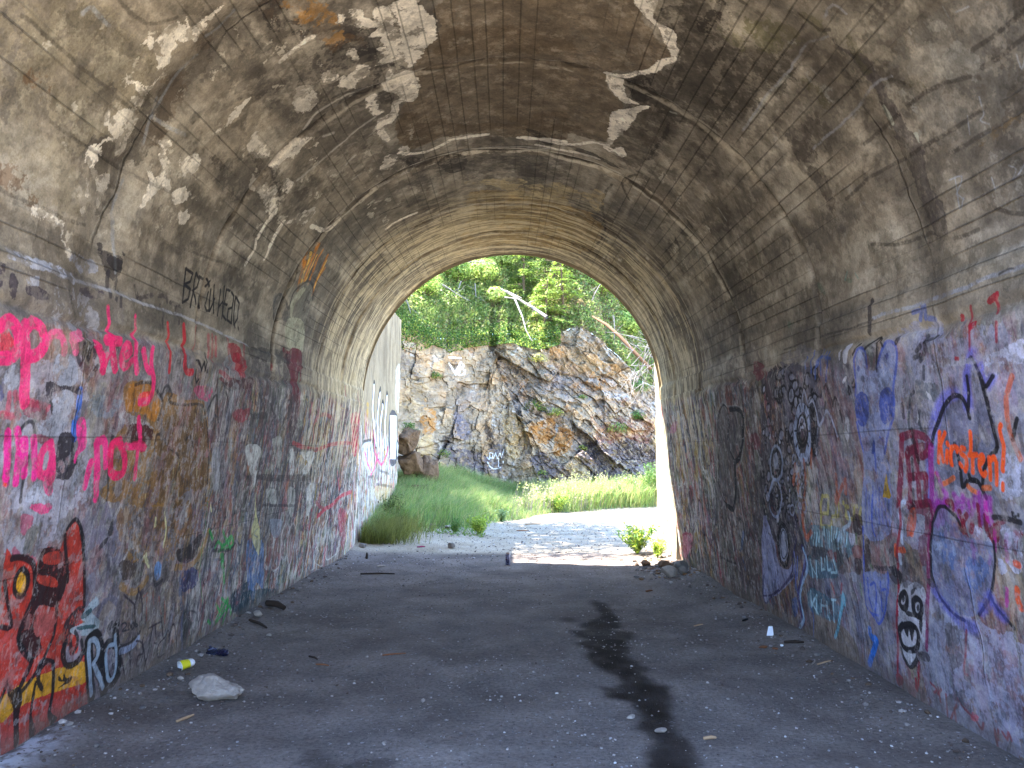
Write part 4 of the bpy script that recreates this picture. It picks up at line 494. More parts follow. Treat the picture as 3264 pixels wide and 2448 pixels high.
('P','45 42 50',0,0.7,0.015,0.2,0,'1230 1300 12 -18 -2 -14 -22 -8 -2 28;1221 1350 -5 -76 6 2 5 76;1181 1276 7 -2 12 12'),
('P','110 112 125',0,0.35,0.05,0.4,0,'1252 1472 -10 -74 84 32 10 62'),
('S','90 130 70',0.02,0.6,0.004,0.15,0.006,'1263 1411 19 4;1224 1359 3 -7;1175 1394 16 3'),
('S','150 35 45',0.018,0.75,0.004,0.15,0.006,'1379 1222 5 -16 8 10;1380 1201 21 0;1380 1193 11 13;1381 1150 9 -13 7 -20 10 -11 -10 -8;1392 1156 26 20;1398 1162 27 0;1384 1182 34 2;1398 1076 23 2;1396 1069 13 4;1396 1060 6 -9 -10 -5 8 -4;1276 1104 57 15 5 -6;1356 1250 49 20'),
('P','225 90 110',0,0.7,0.02,0.3,0,'1389 1120 0 -14 11 8 0 11'),
('P','85 75 62',0,0.55,0.04,0.4,0,'1285 1156 -4 -28 21 -1 18 -17 22 36 -20 6;1379 1180 -13 -50 32 24 7 30'),
('P','40 38 45',0,0.6,0.01,0.2,0,'1334 1150 12 -5 0 6;1418 1059 -20 -18 19 8;1325 1015 16 1'),
('S','160 168 180',0.006,0.7,0.004,0.3,0.006,'688 978 4 -26 16 22;688 965 38 11 -10 -14;709 971 9 -8;708 871 8 -8 8 9 -3 -13 -7 -12;711 904 15 0;624 871 19 7 4 9 9 -9;634 902 20 10;522 844 14 4;536 835 5 -18;612 799 15 3 -11 -14'),
('S','110 150 140',0.015,0.5,0.004,0.15,0.006,'744 1315 -12 -13;741 1275 10 -7'),
('P','70 105 85',0,0.4,0.02,0.4,0,'726 1427 6 -27 24 -9 -14 22;742 1315 5 -23 7 9;773 1589 2 -36 18 17'),
('S','150 155 168',0.022,0.75,0.01,0.3,0.006,'822 874 0 22 -1 41 2 49 0 45 -2 32 3 45 -2 56 0 64'),
('S','22 20 26',0.012,0.8,0.004,0.15,0.006,'822 921 -2 -16 1 -12'),
('S','60 55 52',0.015,0.7,0.008,0.2,0.006,'824 1228 2 71 -3 93 -1 99 1 114'),
('P','110 97 80',0,0.9,0.045,0.078,0,'-112 1229 64 -10 131 -9 41 555 -192 -1 -84 -6 -71 2 -13 -125 28 -80 41 -65 -2 -80 26 -64 31 -52;-12 1222 187 -49 23 44 36 37 34 21 -19 53 -5 36 -62 49 4 81 33 35 -11 75 0 110 -74 19 -149 22'),
('P','94 78 58',0,0.5,0.09,0.13,0,'-101 1307 99 7 93 10 5 68 -151 6 -65 -14;-215 1578 148 144 182 -76 7 94 -190 16 -152 -20'),
('P','70 62 52',0,0.6,0.075,0.13,0,'219 1529 59 -60 37 2 1 172 -9 116 -31 22 -46 -29'),
('P','62 56 48',0,0.7,0.12,0.26,0,'236 1134 52 -42 30 45 6 65 33 -38 60 -51 23 47 -23 162 -32 127 -85 40 -36 -4 -60 -48 48 -93 17 -64 -24 -56 -29 -29'),
('P','100 98 66',0,0.5,0.09,0.52,0,'306 1144 50 -64 47 8 -12 50 -31 34 -31 -2'),
('P','104 100 70',0,0.5,0.09,0.52,0,'304 1100 73 -31 59 9 -30 24 -58 43 -27 9;391 1022 37 -28 1 24 -20 12'),
('P','150 112 62',0,0.75,0.06,0.52,0,'-317 1071 47 49 8 48 4 47 22 45 -1 30 -23 -40 -26 -4 -11 -58 -9 -56 -17 -36'),
('P','150 112 62',0,0.5,0.075,0.65,0,'-351 1038 71 65 -24 87 -23 -62 -23 -47'),
('P','55 50 48',0,0.75,0.075,0.39,0,'-346 1044 28 30 -6 26 16 36 5 56 -9 -8 -28 -43 -9 -39;-309 1223 44 23 4 19 32 11 -5 58 -66 -8 -27 -30;-247 1188 31 41 7 52 -5 31 -33 1 -12 -46'),
('P','236 228 212',0,0.85,0.045,0.39,0,'-177 1200 15 -9 18 12 7 17 9 3 0 23 12 22 -8 21 1 40 -20 17 -9 34 -15 13 -12 10 -3 -25 -14 -14 -15 -6 -28 0 21 -22 -2 -38 17 8 -5 -30 -14 -14 16 -17 -16 -7 -10 -16 -8 -33 3 -15 15 11 1 22 17 25 -6 -35 18 -10 13 12 -3 24 -1 36 9 29 0 -38'),
('P','236 228 212',0,0.85,0.03,0.325,0,'-207 1384 5 26 30 3 6 41 0 50 -20 41 -19 -15 -11 33 -14 31 -13 18 -15 -8 5 70 -10 -3 -7 -57 6 -55 16 3 16 -14 11 -32 16 -7 -22 -51 -3 -22 10 -22'),
('P','236 228 212',0,0.8,0.045,0.455,0,'-255 1169 6 17 -5 14 -5 -13;-264 1267 12 20 -4 29 -10 -15;-316 1298 22 18 -2 31 -18 -13;-296 1342 26 4 14 -14 12 26 -5 25 -16 -9 -11 24 -22 -30;-367 1290 20 15 6 42 -8 26 -23 0 -8 -32;-366 1193 19 -6 23 -3 18 0 -12 12 -27 2;-263 1456 14 7 -3 51 5 26 -16 -2 -8 -44'),
('P','236 228 212',0,0.7,0.045,0.455,0,'-470 1440 28 -6 20 7 36 11 2 17 -34 2 -17 15 -17 -26 -24 -1;-296 1794 13 -50 28 8 0 48 -31 7;-476 1314 18 1 -4 40 -4 54 -22 -22 -2 -46;-518 1397 6 39 13 82 -31 75 -4 -32 12 -62 -16 -67;-476 1518 10 39 -19 23 -3 -36;-512 1675 26 12 17 44 -23 21 -24 -31;-241 1732 24 7 -6 49 -19 -21'),
('S','236 228 212',0.05,0.8,0.02,0.3,0.006,'-244 1755 40 52 36 3 38 -29 34 -1 48 -6;39 1797 44 -13 43 -2;-494 1783 12 83 26 18 34 -15 35 -7;-350 2178 35 -4 56 8;-590 1590 27 -6 22 0 15 0;-590 1660 35 -8 20 -7'),
('S','165 160 150',0.03,0.8,0.015,0.25,0.006,'-239 1879 50 -9 38 -8 44 -12 43 2 63 -5 52 -1 79 -11;-239 1879 -61 3 -58 -10 -54 -5;-245 1423 -33 -14 -30 -3 -30 -5 -26 2 -26 15;-264 1544 -25 8 -37 13 -48 15 -45 -4 -37 -14;-365 1500 17 11;-358 1667 26 -12;-359 1752 19 4'),
('S','40 35 32',0.03,0.6,0.012,0.2,0.006,'-246 1791 20 73 -13 15;-240 1857 98 -9 64 4 77 -10 104 -11;-346 2056 56 23;-318 1387 24 11 43 25;-383 1442 50 -10'),
('P','45 40 38',0,0.7,0.03,0.26,0,'-233 1806 29 39 -15 26 -18 -10;-167 1879 65 3 -4 91 -40 19 -17 -78;-229 1349 32 25 -18 9 -20 31 3 39 14 25 -3 38 -21 -6 -3 -56 7 -67;-204 1368 22 33 -8 0 -14 -16;-479 1446 5 35 -18 73 -13 -13;-241 1433 4 29 -13 -12'),
('P','70 64 60',0,0.5,0.075,0.39,0,'-101 1872 233 0 11 131 -65 62 -117 -45 -68 32;-243 1906 38 11 7 121 -42 -1'),
('P','236 228 212',0,0.85,0.03,0.325,0,'175 1173 35 -21 6 39 10 23 25 0 15 25 4 46 -15 -15 -19 -33 -24 -23 -22 -16;170 1421 18 -6 16 22 16 53 29 10 -33 15 -23 -19;205 1581 33 -63 31 -24 -21 39 0 66 -10 48 -14 61 -1 52 21 -44 16 21 -4 26 -42 -5 -3 -85'),
('S','236 228 212',0.045,0.8,0.02,0.3,0.006,'270 1285 -13 24 -8 37 -17 28 -20 30 -26 20;23 1793 30 -5 55 10 38 -13 35 -37 31 -8 43 14;62 1826 56 8 40 -5 49 0'),
('P','40 34 30',0,0.75,0.03,0.195,0,'37 1742 38 19 25 40 -14 17 -25 -32;210 1433 37 -52 21 41 -4 47 -23 24 -19 -28;281 1173 11 -57 1 -18 10 8 5 62 -18 17;131 1795 74 15 36 16 27 10 -60 3 -58 -15'),
('S','40 34 30',0.03,0.7,0.015,0.2,0.006,'257 1936 -7 117 20 138 18 88 2 170 -24 201;311 1973 -33 -79 22 -80;456 1833 13 6 57 15 20 14;309 1510 7 60 -6 82 -3 64'),
('P','185 165 125',0,0.7,0.045,0.455,0,'-17 2072 62 9 -7 57 -56 32;-8 2171 82 -45 60 -74 58 30 38 -72 24 37 -1 137 -46 -46 -82 63 -95 43;-19 2395 72 -11 1 24 -73 14;156 2356 46 -17 -13 34'),
('P','165 135 80',0,0.55,0.075,0.26,0,'-18 2261 145 -31 134 9 23 262 -21 129 -103 110 -181 -3'),
('P','170 142 85',0,0.5,0.075,0.26,0,'-104 2165 145 12 113 -36 44 537 -337 73 11 -291 28 -108'),
('P','188 170 130',0,0.7,0.045,0.455,0,'-107 2064 67 14 79 0 9 34 -49 31 -100 -39;20 2155 127 -96 7 94 -61 71 -52 -34;-141 2353 73 0 122 19 -8 34 -138 -3;-108 2546 108 19 0 37 -103 60;20 2582 166 -42 3 34 -139 38'),
('P','170 160 140',0,0.65,0.045,0.455,0,'413 1997 22 -84 33 102 -30 49;446 1946 39 -46 26 50 -22 51;458 2044 31 -25 9 84 -23 -4;526 2006 15 -86 48 81 -28 30;329 1864 31 8 15 22 -31 -6'),
('S','150 150 140',0.02,0.6,0.01,0.3,0.006,'387 1679 13 13;489 1669 31 4;559 1663 19 8;503 1878 47 79;432 1269 -2 75;435 1150 -6 62 2 53;306 1466 10 -4'),
('P','120 110 95',0,0.35,0.12,0.52,0,'550 1734 42 -109 27 17 38 -86 29 29 -40 175;331 1602 64 -58 -7 79 -33 39'),
('S','60 58 42',0.05,0.4,0.03,0.3,0.006,'470 1560 53 22 55 33 59 19;487 1425 75 6 44 11;451 1667 56 30'),
('P','150 140 118',0,0.6,0.15,0.39,0,'-582 762 10 24 35 43 47 56 -13 69 1 86 -47 -6 -32 24 -55 -66 -34 1 -47 55 -23 -61 36 -97 -1 -44'),
('P','172 165 145',0,0.4,0.12,0.52,0,'-542 842 16 38 -4 33 15 39 -9 21 -20 -17 -10 -46 0 -43;-584 817 28 39 -13 20 -20 -33;-615 906 27 73 -19 23 -19 -20 -1 -53;-663 851 12 55 -23 16 -13 -56;-664 823 16 17 25 7 3 -26 -12 33 -45 12 -20 -24'),
('P','78 70 58',0,0.45,0.09,0.39,0,'-530 838 14 28 0 30 7 40 7 36 -18 -12 3 51 -13 -2 -1 -69 2 -57 -17 -18;-596 889 -8 21 -28 9 6 -18 13 -8;-445 978 27 25 22 11 -34 -64'),
('P','95 90 88',0,0.5,0.09,0.39,0,'-568 766 -10 34 -32 24 -34 8 -13 -2 35 -20 29 -6;-661 821 3 15 -14 3'),
('P','236 228 212',0,0.85,0.0375,0.39,0,'-504 965 16 3 2 16 26 -6 13 14 1 18 8 -19 -1 24 14 1 -1 15 -19 11 -7 -14 -9 -22 -3 10 -15 4 -17 11 -10 -11 9 -23 9 11 3 -14 -1 -10 -13 2 1 -12'),
('P','236 228 212',0,0.8,0.0375,0.39,0,'-434 1022 22 -8 22 6 -22 4;-540 977 -2 20 6 21 10 16 19 3 -19 2 -18 -6 -1 -23 -3 -24;-558 1017 9 17 -7 12 -9 -11;-574 1017 7 25 -14 16 -22 0 -12 7 -12 -3 5 -14 6 -15 -16 -20 -5 13 -1 -16 11 -2 17 20 8 -26;-642 992 9 13 -14 21 -13 -3 -4 16 6 22 -25 1 1 -19 10 -19 15 -24;-676 1014 -17 19 -2 -5;-710 1018 5 16 -10 4 -4 -10;-577 1108 17 31 -6 13 -12 -7 -9 28 -19 11 -18 14 -13 -28 -18 -12 -15 -9 4 -8 31 5 15 -20 -1 28 17 4 10 -23 18 -5'),
('P','236 228 212',0,0.75,0.045,0.455,0,'-738 930 0 27 -4 38 -18 0 -3 24 -12 5 4 -18 16 -17 5 -27 1 -18;-574 1188 21 42 -19 7 -23 -10;-629 1208 17 7 8 22 -7 21 -28 -27;-641 1252 7 31 -22 9 -4 -23;-552 1209 -1 28 -15 -13;-519 1212 23 10 -5 3;-486 1227 29 -13 26 6 -36 15 -21 -5;-467 1431 47 13 37 14 -34 25 -46 -18 -17 18;-517 1456 15 54 -19 61 -24 2 10 -61;-368 1293 28 23 -17 58 -19 -12'),
('S','236 228 212',0.04,0.7,0.02,0.35,0.006,'-530 1590 -35 -3 -25 -3 -26 18 -36 -7;-617 1670 35 -8 44 -8 15 18;-365 1197 31 -7 30 0;-592 992 -10 6;-690 1057 -7 9'),
('P','72 66 58',0,0.6,0.06,0.13,0,'-539 1032 6 32 33 -5 39 2 16 -5 13 9 -20 29 -36 -4 -28 4 -36 24 -30 -2 -32 -8 -22 -28 -25 2 -35 16 -16 -36 29 0 39 -3 30 10 32 -14 24 -5'),
('P','100 78 55',0,0.4,0.075,0.26,0,'-443 1040 16 4 -1 26 -20 -9;-507 1048 19 25 -25 28 -23 12 -43 11 -15 -36 28 -12 33 10'),
('P','60 56 54',0,0.4,0.15,0.26,0,'-418 1025 96 228 -44 152 -50 -117 -9 -65 -28 -89 -34 -33 45 -27;-548 1264 30 20 17 84 -2 122 -32 22 -27 -72 3 -122'),
('P','62 54 48',0,0.6,0.06,0.39,0,'-489 1345 17 76 -8 83 -23 -14 -1 -96;-468 1455 -10 91 -29 -5;-542 1248 10 52 -20 1'),
('S','150 155 160',0.022,0.6,0.012,0.3,0.006,'-525 860 11 5 2 11 0 32;-698 1094 27 -4 23 0;-698 1094 -21 13 -54 25;-454 1066 -32 -3 -47 12 -22 2 -37 18;-555 1077 22 -13;-555 1077 3 35 8 47;-379 1041 -29 13 -22 -5'),
('P','112 82 56',0,0.65,0.06,0.65,0,'-712 849 4 22 -2 22 -10 25 -9 35 -5 27 -8 -7 7 -45 -2 -38 -2 -28;-612 840 6 40 -22 18 -7 -10 7 -25'),
('S','50 45 40',0.02,0.5,0.01,0.3,0.006,'-740 862 1 29 3 41 0 61 6 53;-641 899 -1 53 2 67 1 73 13 108;-570 793 1 76 1 73 1 105;-484 874 4 73 34 33;-690 1322 15 140 10 127'),
('P','45 42 46',0,0.8,0.015,0.26,0,'-744 1090 2 8 -13 4 0 -7;-753 1110 -3 30 -14 4 1 -28;-742 1134 -2 11 -4 -5'),
('P','206 198 180',0,0.725921,0.06,0.7,0,'-587 832 -4 2 -2 -1 1 -7 3 -2 6 0 -3 5'),
('P','206 198 180',0,0.61046,0.06,0.7,0,'-522 984 -5 -1 -3 -1 0 -8 4 -1 1 2 5 3'),
('P','206 198 180',0,0.599501,0.06,0.7,0,'-690 1032 -5 -7 -2 -5 -2 -9 2 -4 5 8 1 9'),
('P','206 198 180',0,0.397215,0.06,0.7,0,'-592 1182 -3 -1 -4 -1 0 -6 4 -2 2 0 1 5'),
('P','206 198 180',0,0.627168,0.06,0.7,0,'-758 986 -2 1 -3 -4 2 -3 2 -2 1 4 2 1'),
('P','206 198 180',0,0.469491,0.06,0.7,0,'-484 1542 -10 0 -2 -6 2 -8 0 -14 7 2 5 0'),
('P','206 198 180',0,0.416469,0.06,0.7,0,'-618 957 -6 -2 -4 -6 1 -8 5 -1 4 0 1 10'),
('P','206 198 180',0,0.675549,0.06,0.7,0,'-388 1132 -2 2 -4 -6 -3 -5 1 -3 6 0 2 7'),
('P','206 198 180',0,0.363498,0.06,0.7,0,'-572 1018 -3 2 -5 -6 2 -6 0 -7 7 3 0 10'),
('P','206 198 180',0,0.579647,0.06,0.7,0,'-524 1039 0 3 -4 -6 -2 -4 2 -2 2 2 2 6'),
('P','206 198 180',0,0.623628,0.06,0.7,0,'-602 940 -4 2 -6 -4 2 -9 6 -4 5 1 1 4'),
('P','206 198 180',0,0.542019,0.06,0.7,0,'-721 1118 0 2 -5 -13 0 -5 0 -6 3 9 4 13'),
('P','206 198 180',0,0.365536,0.06,0.7,0,'-608 1156 -7 -8 -4 -9 -4 -9 7 -3 10 1 2 14'),
('P','206 198 180',0,0.441433,0.06,0.7,0,'-488 1214 -8 8 -3 -8 0 -13 7 -5 6 -6 -1 11'),
('P','206 198 180',0,0.522842,0.06,0.7,0,'-712 1121 -3 1 -2 -7 -1 -5 4 -2 4 3 1 5'),
('P','206 198 180',0,0.703661,0.06,0.7,0,'-570 852 -3 1 -4 -4 -1 -6 3 -5 5 4 3 5'),
('P','206 198 180',0,0.697916,0.06,0.7,0,'-568 1167 -4 -1 -8 -9 2 -9 0 -5 6 5 5 10'),
('P','206 198 180',0,0.645195,0.06,0.7,0,'-629 932 -3 2 -3 -2 2 -3 2 -3 5 0 0 3'),
('P','206 198 180',0,0.46908,0.06,0.7,0,'-505 1104 -2 6 -5 -9 -6 -10 7 -3 6 2 2 10'),
('P','206 198 180',0,0.515221,0.06,0.7,0,'-390 1096 -2 3 -6 2 0 -9 4 -4 4 -4 4 9'),
('P','206 198 180',0,0.496285,0.06,0.7,0,'-605 1370 -3 6 -3 -5 1 -10 2 -5 4 5 1 5'),
('P','206 198 180',0,0.587757,0.06,0.7,0,'-651 1015 -7 -3 -5 -6 1 -14 6 2 8 -1 -3 13'),
('P','206 198 180',0,0.624033,0.06,0.7,0,'-581 1217 -6 -6 -7 -3 0 -19 2 -3 8 12 4 11'),
('P','206 198 180',0,0.659135,0.06,0.7,0,'-356 1176 -2 10 -6 -11 -4 -9 4 -6 7 -4 3 10'),
('P','206 198 180',0,0.697476,0.06,0.7,0,'-371 1186 -3 5 -4 -4 -3 -6 5 -9 6 -8 2 12'),
('P','206 198 180',0,0.746541,0.06,0.7,0,'-670 912 -1 -2 -3 0 2 -4 1 -2 1 3 1 2'),
('P','206 198 180',0,0.591122,0.06,0.7,0,'-650 1239 -6 1 -3 -6 1 -9 5 -3 3 5 4 6'),
('P','206 198 180',0,0.54948,0.06,0.7,0,'-503 1410 -5 10 -4 -8 1 -12 4 -6 8 -6 0 18'),
('P','206 198 180',0,0.477088,0.06,0.7,0,'-435 1119 -6 6 -1 -5 0 -4 2 -9 4 3 3 3'),
('P','206 198 180',0,0.586197,0.06,0.7,0,'-456 1123 -6 6 -1 -8 0 -3 3 -8 3 0 3 4'),
('P','206 198 180',0,0.473049,0.06,0.7,0,'-609 1287 -6 -3 -3 -5 0 -9 2 -8 3 9 4 7'),
('P','206 198 180',0,0.739113,0.06,0.7,0,'-631 1114 -8 -2 0 -7 1 -4 4 -4 3 -1 1 9'),
('P','206 198 180',0,0.429321,0.06,0.7,0,'-490 1060 -8 -8 -5 -1 -1 -10 0 -9 8 6 4 11'),
('P','206 198 180',0,0.422845,0.06,0.7,0,'-515 903 -5 1 -4 -5 -1 -7 4 0 5 -3 3 6'),
('P','206 198 180',0,0.539285,0.06,0.7,0,'-502 1230 -1 4 -3 -3 -2 -7 4 -1 2 1 1 5'),
('P','206 198 180',0,0.712545,0.06,0.7,0,'-494 1505 -12 8 -4 -25 -3 -13 3 -17 13 4 2 22'),
('P','206 198 180',0,0.699842,0.06,0.7,0,'-701 1056 -3 -1 -4 -5 0 -14 2 -1 4 9 6 8'),
('P','206 198 180',0,0.735545,0.06,0.7,0,'-629 894 -3 -3 -3 -5 -4 -10 3 1 5 6 2 8'),
('P','206 198 180',0,0.73834,0.06,0.7,0,'-542 990 -6 2 -6 0 2 -9 4 -10 6 5 6 6'),
('P','206 198 180',0,0.704963,0.06,0.7,0,'-628 1106 -3 7 -7 -10 2 -12 4 -2 8 3 0 11'),
('P','206 198 180',0,0.710215,0.06,0.7,0,'-393 1080 -3 8 -2 -7 -2 -5 3 -6 2 2 5 3'),
('P','206 198 180',0,0.432614,0.06,0.7,0,'-644 1228 -7 -2 -3 -16 -2 -8 4 -8 5 10 4 6'),
('P','206 198 180',0,0.604535,0.06,0.7,0,'-491 1332 -7 8 -7 -6 2 -19 6 -3 6 -4 0 14'),
('P','206 198 180',0,0.569934,0.06,0.7,0,'-603 1456 -5 6 -8 -1 6 -11 6 -16 8 2 -2 13'),
('P','206 198 180',0,0.59176,0.06,0.7,0,'-730 1100 -6 -1 -5 -5 5 -5 5 -2 4 1 -2 8'),
('P','206 198 180',0,0.531312,0.06,0.7,0,'-702 1201 -6 -6 -8 -16 3 -9 4 -5 6 7 1 10'),
('P','206 198 180',0,0.57086,0.06,0.7,0,'-527 1657 -7 7 -8 -3 -1 -33 11 -4 8 -3 4 29'),
('P','206 198 180',0,0.670321,0.06,0.7,0,'-582 1254 0 3 -6 -15 -6 -13 8 6 1 4 4 6'),
('P','206 198 180',0,0.359153,0.06,0.7,0,'-676 1144 -4 2 -4 0 3 -5 6 -5 6 -1 1 3'),
('P','206 198 180',0,0.667196,0.06,0.7,0,'-637 1092 -5 -3 -4 -8 0 -3 4 -9 4 6 4 2'),
('P','206 198 180',0,0.701674,0.06,0.7,0,'-413 1075 -3 6 -1 -2 1 -5 2 -4 2 -3 1 2'),
('P','206 198 180',0,0.401976,0.06,0.7,0,'-496 1025 -6 -2 -2 -5 0 -3 -1 -5 4 4 3 7'),
('P','206 198 180',0,0.417779,0.06,0.7,0,'-735 1034 -5 -1 0 -3 2 -2 3 -2 3 0 1 3'),
('P','206 198 180',0,0.518934,0.06,0.7,0,'-568 1626 -9 6 -6 -17 3 -14 6 -13 9 2 3 13'),
('P','206 198 180',0,0.676235,0.06,0.7,0,'-424 1100 -6 7 -3 -1 1 -8 4 -12 6 -3 -1 8'),
('P','206 198 180',0,0.662802,0.06,0.7,0,'-545 1085 -5 9 -6 -12 0 -13 2 -6 12 2 -2 13'),
('P','206 198 180',0,0.380184,0.06,0.7,0,'-466 1244 0 6 -5 -10 -2 -5 -1 -5 6 7 4 7'),
('P','206 198 180',0,0.516173,0.06,0.7,0,'-671 1234 -7 -3 -2 -16 1 -3 3 -4 7 -1 0 20'),
('P','206 198 180',0,0.409347,0.06,0.7,0,'-505 1098 -2 3 -3 -7 0 -2 -1 -6 5 4 0 3'),
('P','206 198 180',0,0.710419,0.06,0.7,0,'-748 1014 -6 -2 -4 -7 4 -5 4 -6 3 8 3 6'),
('P','206 198 180',0,0.580425,0.06,0.7,0,'-344 1163 -2 4 -6 -5 0 -5 0 -4 4 -1 5 5'),
('P','206 198 180',0,0.501389,0.06,0.7,0,'-651 960 -5 -3 -3 -8 1 -5 0 -5 4 7 2 4'),
('P','206 198 180',0,0.653351,0.06,0.7,0,'-479 974 -2 2 -3 -5 -2 -4 0 -5 5 4 4 6'),
('P','206 198 180',0,0.377773,0.06,0.7,0,'-587 983 -5 -2 -2 -1 -1 -8 4 0 2 2 2 4'),
('P','206 198 180',0,0.511343,0.06,0.7,0,'-503 1398 -1 4 -8 -10 1 -8 2 -7 5 1 3 12'),
('P','206 198 180',0,0.594975,0.06,0.7,0,'-622 1176 -5 -1 -7 -3 2 -18 6 -3 7 5 2 12'),
('P','206 198 180',0,0.522186,0.06,0.7,0,'-540 1120 -4 0 -7 -3 -1 -13 5 -2 4 4 3 6'),
('P','206 198 180',0,0.679052,0.06,0.7,0,'-566 1572 -8 5 0 -9 -2 -11 9 -8 1 3 3 8'),
('P','206 198 180',0,0.649518,0.06,0.7,0,'-686 1142 -5 -3 -3 -8 -1 -15 3 0 4 9 5 13'),
('P','206 198 180',0,0.431924,0.06,0.7,0,'-576 1108 -2 0 -2 -1 0 -4 2 -3 2 0 2 4'),
('P','206 198 180',0,0.584573,0.06,0.7,0,'-435 1781 -1 10 -5 -11 -4 -16 4 -11 7 3 3 19'),
('P','206 198 180',0,0.676455,0.06,0.7,0,'-500 1606 -1 4 -8 -12 -2 -16 -1 -14 8 20 5 11'),
('P','206 198 180',0,0.471398,0.06,0.7,0,'-277 2073 -9 -2 -10 -2 -6 -28 5 -6 7 -5 8 22'),
('P','206 198 180',0,0.562591,0.06,0.7,0,'-273 1384 -7 18 -6 -6 -4 -17 6 -13 7 -13 5 20'),
('P','206 198 180',0,0.607962,0.06,0.7,0,'-310 2002 -6 17 -8 -7 0 -18 6 -24 2 4 6 8'),
('P','206 198 180',0,0.718956,0.06,0.7,0,'-333 1118 -3 2 -4 2 1 -4 2 -10 2 2 3 2'),
('P','206 198 180',0,0.479061,0.06,0.7,0,'-303 1274 0 6 -4 -7 -1 -1 -1 -7 4 2 3 5'),
('P','206 198 180',0,0.401405,0.06,0.7,0,'-374 1862 -4 11 -7 5 2 -21 2 -24 6 1 3 10'),
('P','206 198 180',0,0.706377,0.06,0.7,0,'-161 1285 1 8 -10 4 -7 -12 3 -13 8 -2 6 9'),
('P','206 198 180',0,0.47128,0.06,0.7,0,'-212 1415 -3 15 -2 5 1 -17 2 -10 3 -9 1 -1'),
('P','206 198 180',0,0.517075,0.06,0.7,0,'-336 1975 -13 -6 -9 9 -7 -39 11 -18 9 1 4 19'),
('P','206 198 180',0,0.41072,0.06,0.7,0,'-306 1221 -1 6 -9 -3 -1 -12 2 -4 5 -3 6 7'),
('P','206 198 180',0,0.373035,0.06,0.7,0,'-444 1454 -8 10 0 -11 -2 -4 5 -19 8 -4 -1 12'),
('P','206 198 180',0,0.401538,0.06,0.7,0,'-379 1488 -1 13 -10 -5 -2 -18 7 -10 5 -2 6 10'),
('P','206 198 180',0,0.653689,0.06,0.7,0,'-318 1192 -1 5 -5 7 2 -12 3 -9 3 -6 2 6'),
('P','206 198 180',0,0.699902,0.06,0.7,0,'-310 1332 -7 4 -4 -4 -4 -13 4 -2 6 -7 4 15'),
('P','206 198 180',0,0.370917,0.06,0.7,0,'-200 1668 -6 24 -4 2 -1 -26 2 -16 6 -18 3 17'),
('P','206 198 180',0,0.512955,0.06,0.7,0,'-209 1378 -2 8 -3 4 -2 -8 3 -12 4 -11 1 4'),
('P','206 198 180',0,0.693788,0.06,0.7,0,'-436 1597 -4 16 -6 -20 -8 -18 9 -10 7 8 6 13'),
('P','206 198 180',0,0.680965,0.06,0.7,0,'-322 1352 -3 6 -5 -6 -3 -8 1 -8 6 3 3 3'),
('P','206 198 180',0,0.624733,0.06,0.7,0,'-354 2026 -7 21 -11 -21 -6 -23 10 -20 9 -17 5 18'),
('P','206 198 180',0,0.474256,0.06,0.7,0,'-289 1356 -2 2 -3 1 0 -5 0 -7 4 -1 2 0'),
('P','206 198 180',0,0.374997,0.06,0.7,0,'-397 1315 -5 7 -4 4 3 -14 2 -8 5 -4 0 4'),
('P','206 198 180',0,0.593514,0.06,0.7,0,'-246 1856 -4 23 -9 -5 -4 -22 3 -22 8 -18 8 33'),
('P','206 198 180',0,0.551033,0.06,0.7,0,'-452 1692 -4 -2 -7 -8 -2 -15 0 -10 7 13 5 12'),
('P','206 198 180',0,0.432183,0.06,0.7,0,'-257 1497 -3 12 -3 0 0 -15 1 -10 4 1 2 1'),
('P','206 198 180',0,0.44792,0.06,0.7,0,'-372 1681 -3 8 -4 -9 -2 -12 4 -2 3 -2 2 7'),
('P','206 198 180',0,0.553105,0.06,0.7,0,'-168 1308 -2 11 -6 1 -2 -12 -1 -10 7 -2 5 1'),
('P','206 198 180',0,0.426731,0.06,0.7,0,'-372 1717 -4 16 -4 -5 2 -14 3 -15 3 3 4 -1'),
('P','206 198 180',0,0.394383,0.06,0.7,0,'-418 1720 -8 12 -8 -12 0 -20 4 -18 11 -6 3 29'),
('P','206 198 180',0,0.665597,0.06,0.7,0,'-210 1344 -6 18 -6 -2 0 -17 0 -16 8 -9 2 9'),
('P','206 198 180',0,0.453325,0.06,0.7,0,'-495 1584 -10 -15 -6 -6 -7 -23 9 -2 6 8 4 10'),
('P','206 198 180',0,0.729657,0.06,0.7,0,'-442 1702 -3 6 -7 -6 -1 -8 7 -14 2 -3 6 7'),
('P','206 198 180',0,0.590429,0.06,0.7,0,'-358 1142 -4 1 -4 -5 -1 -2 -1 -9 4 4 5 3'),
('P','206 198 180',0,0.631833,0.06,0.7,0,'-334 1337 -2 6 -10 -7 -4 -16 4 -6 5 4 7 7'),
('P','206 198 180',0,0.658814,0.06,0.7,0,'-509 1512 -3 3 -7 -1 1 -20 5 -1 6 -3 3 9'),
('P','206 198 180',0,0.537545,0.06,0.7,0,'-383 1678 -12 9 -4 -23 -4 -16 6 -18 5 11 8 10'),
('P','206 198 180',0,0.712513,0.06,0.7,0,'-170 1413 -2 9 -3 -4 -1 -6 -2 -8 5 0 4 3'),
('P','206 198 180',0,0.708512,0.06,0.7,0,'-254 1197 -4 9 -3 -2 -2 -8 3 -8 4 -6 4 4'),
('P','206 198 180',0,0.54024,0.06,0.7,0,'-302 1708 -6 10 -5 2 0 -12 4 -28 5 -8 5 11'),
('P','206 198 180',0,0.579903,0.06,0.7,0,'-176 1288 -2 12 -4 0 0 -12 0 -11 4 -3 5 2'),
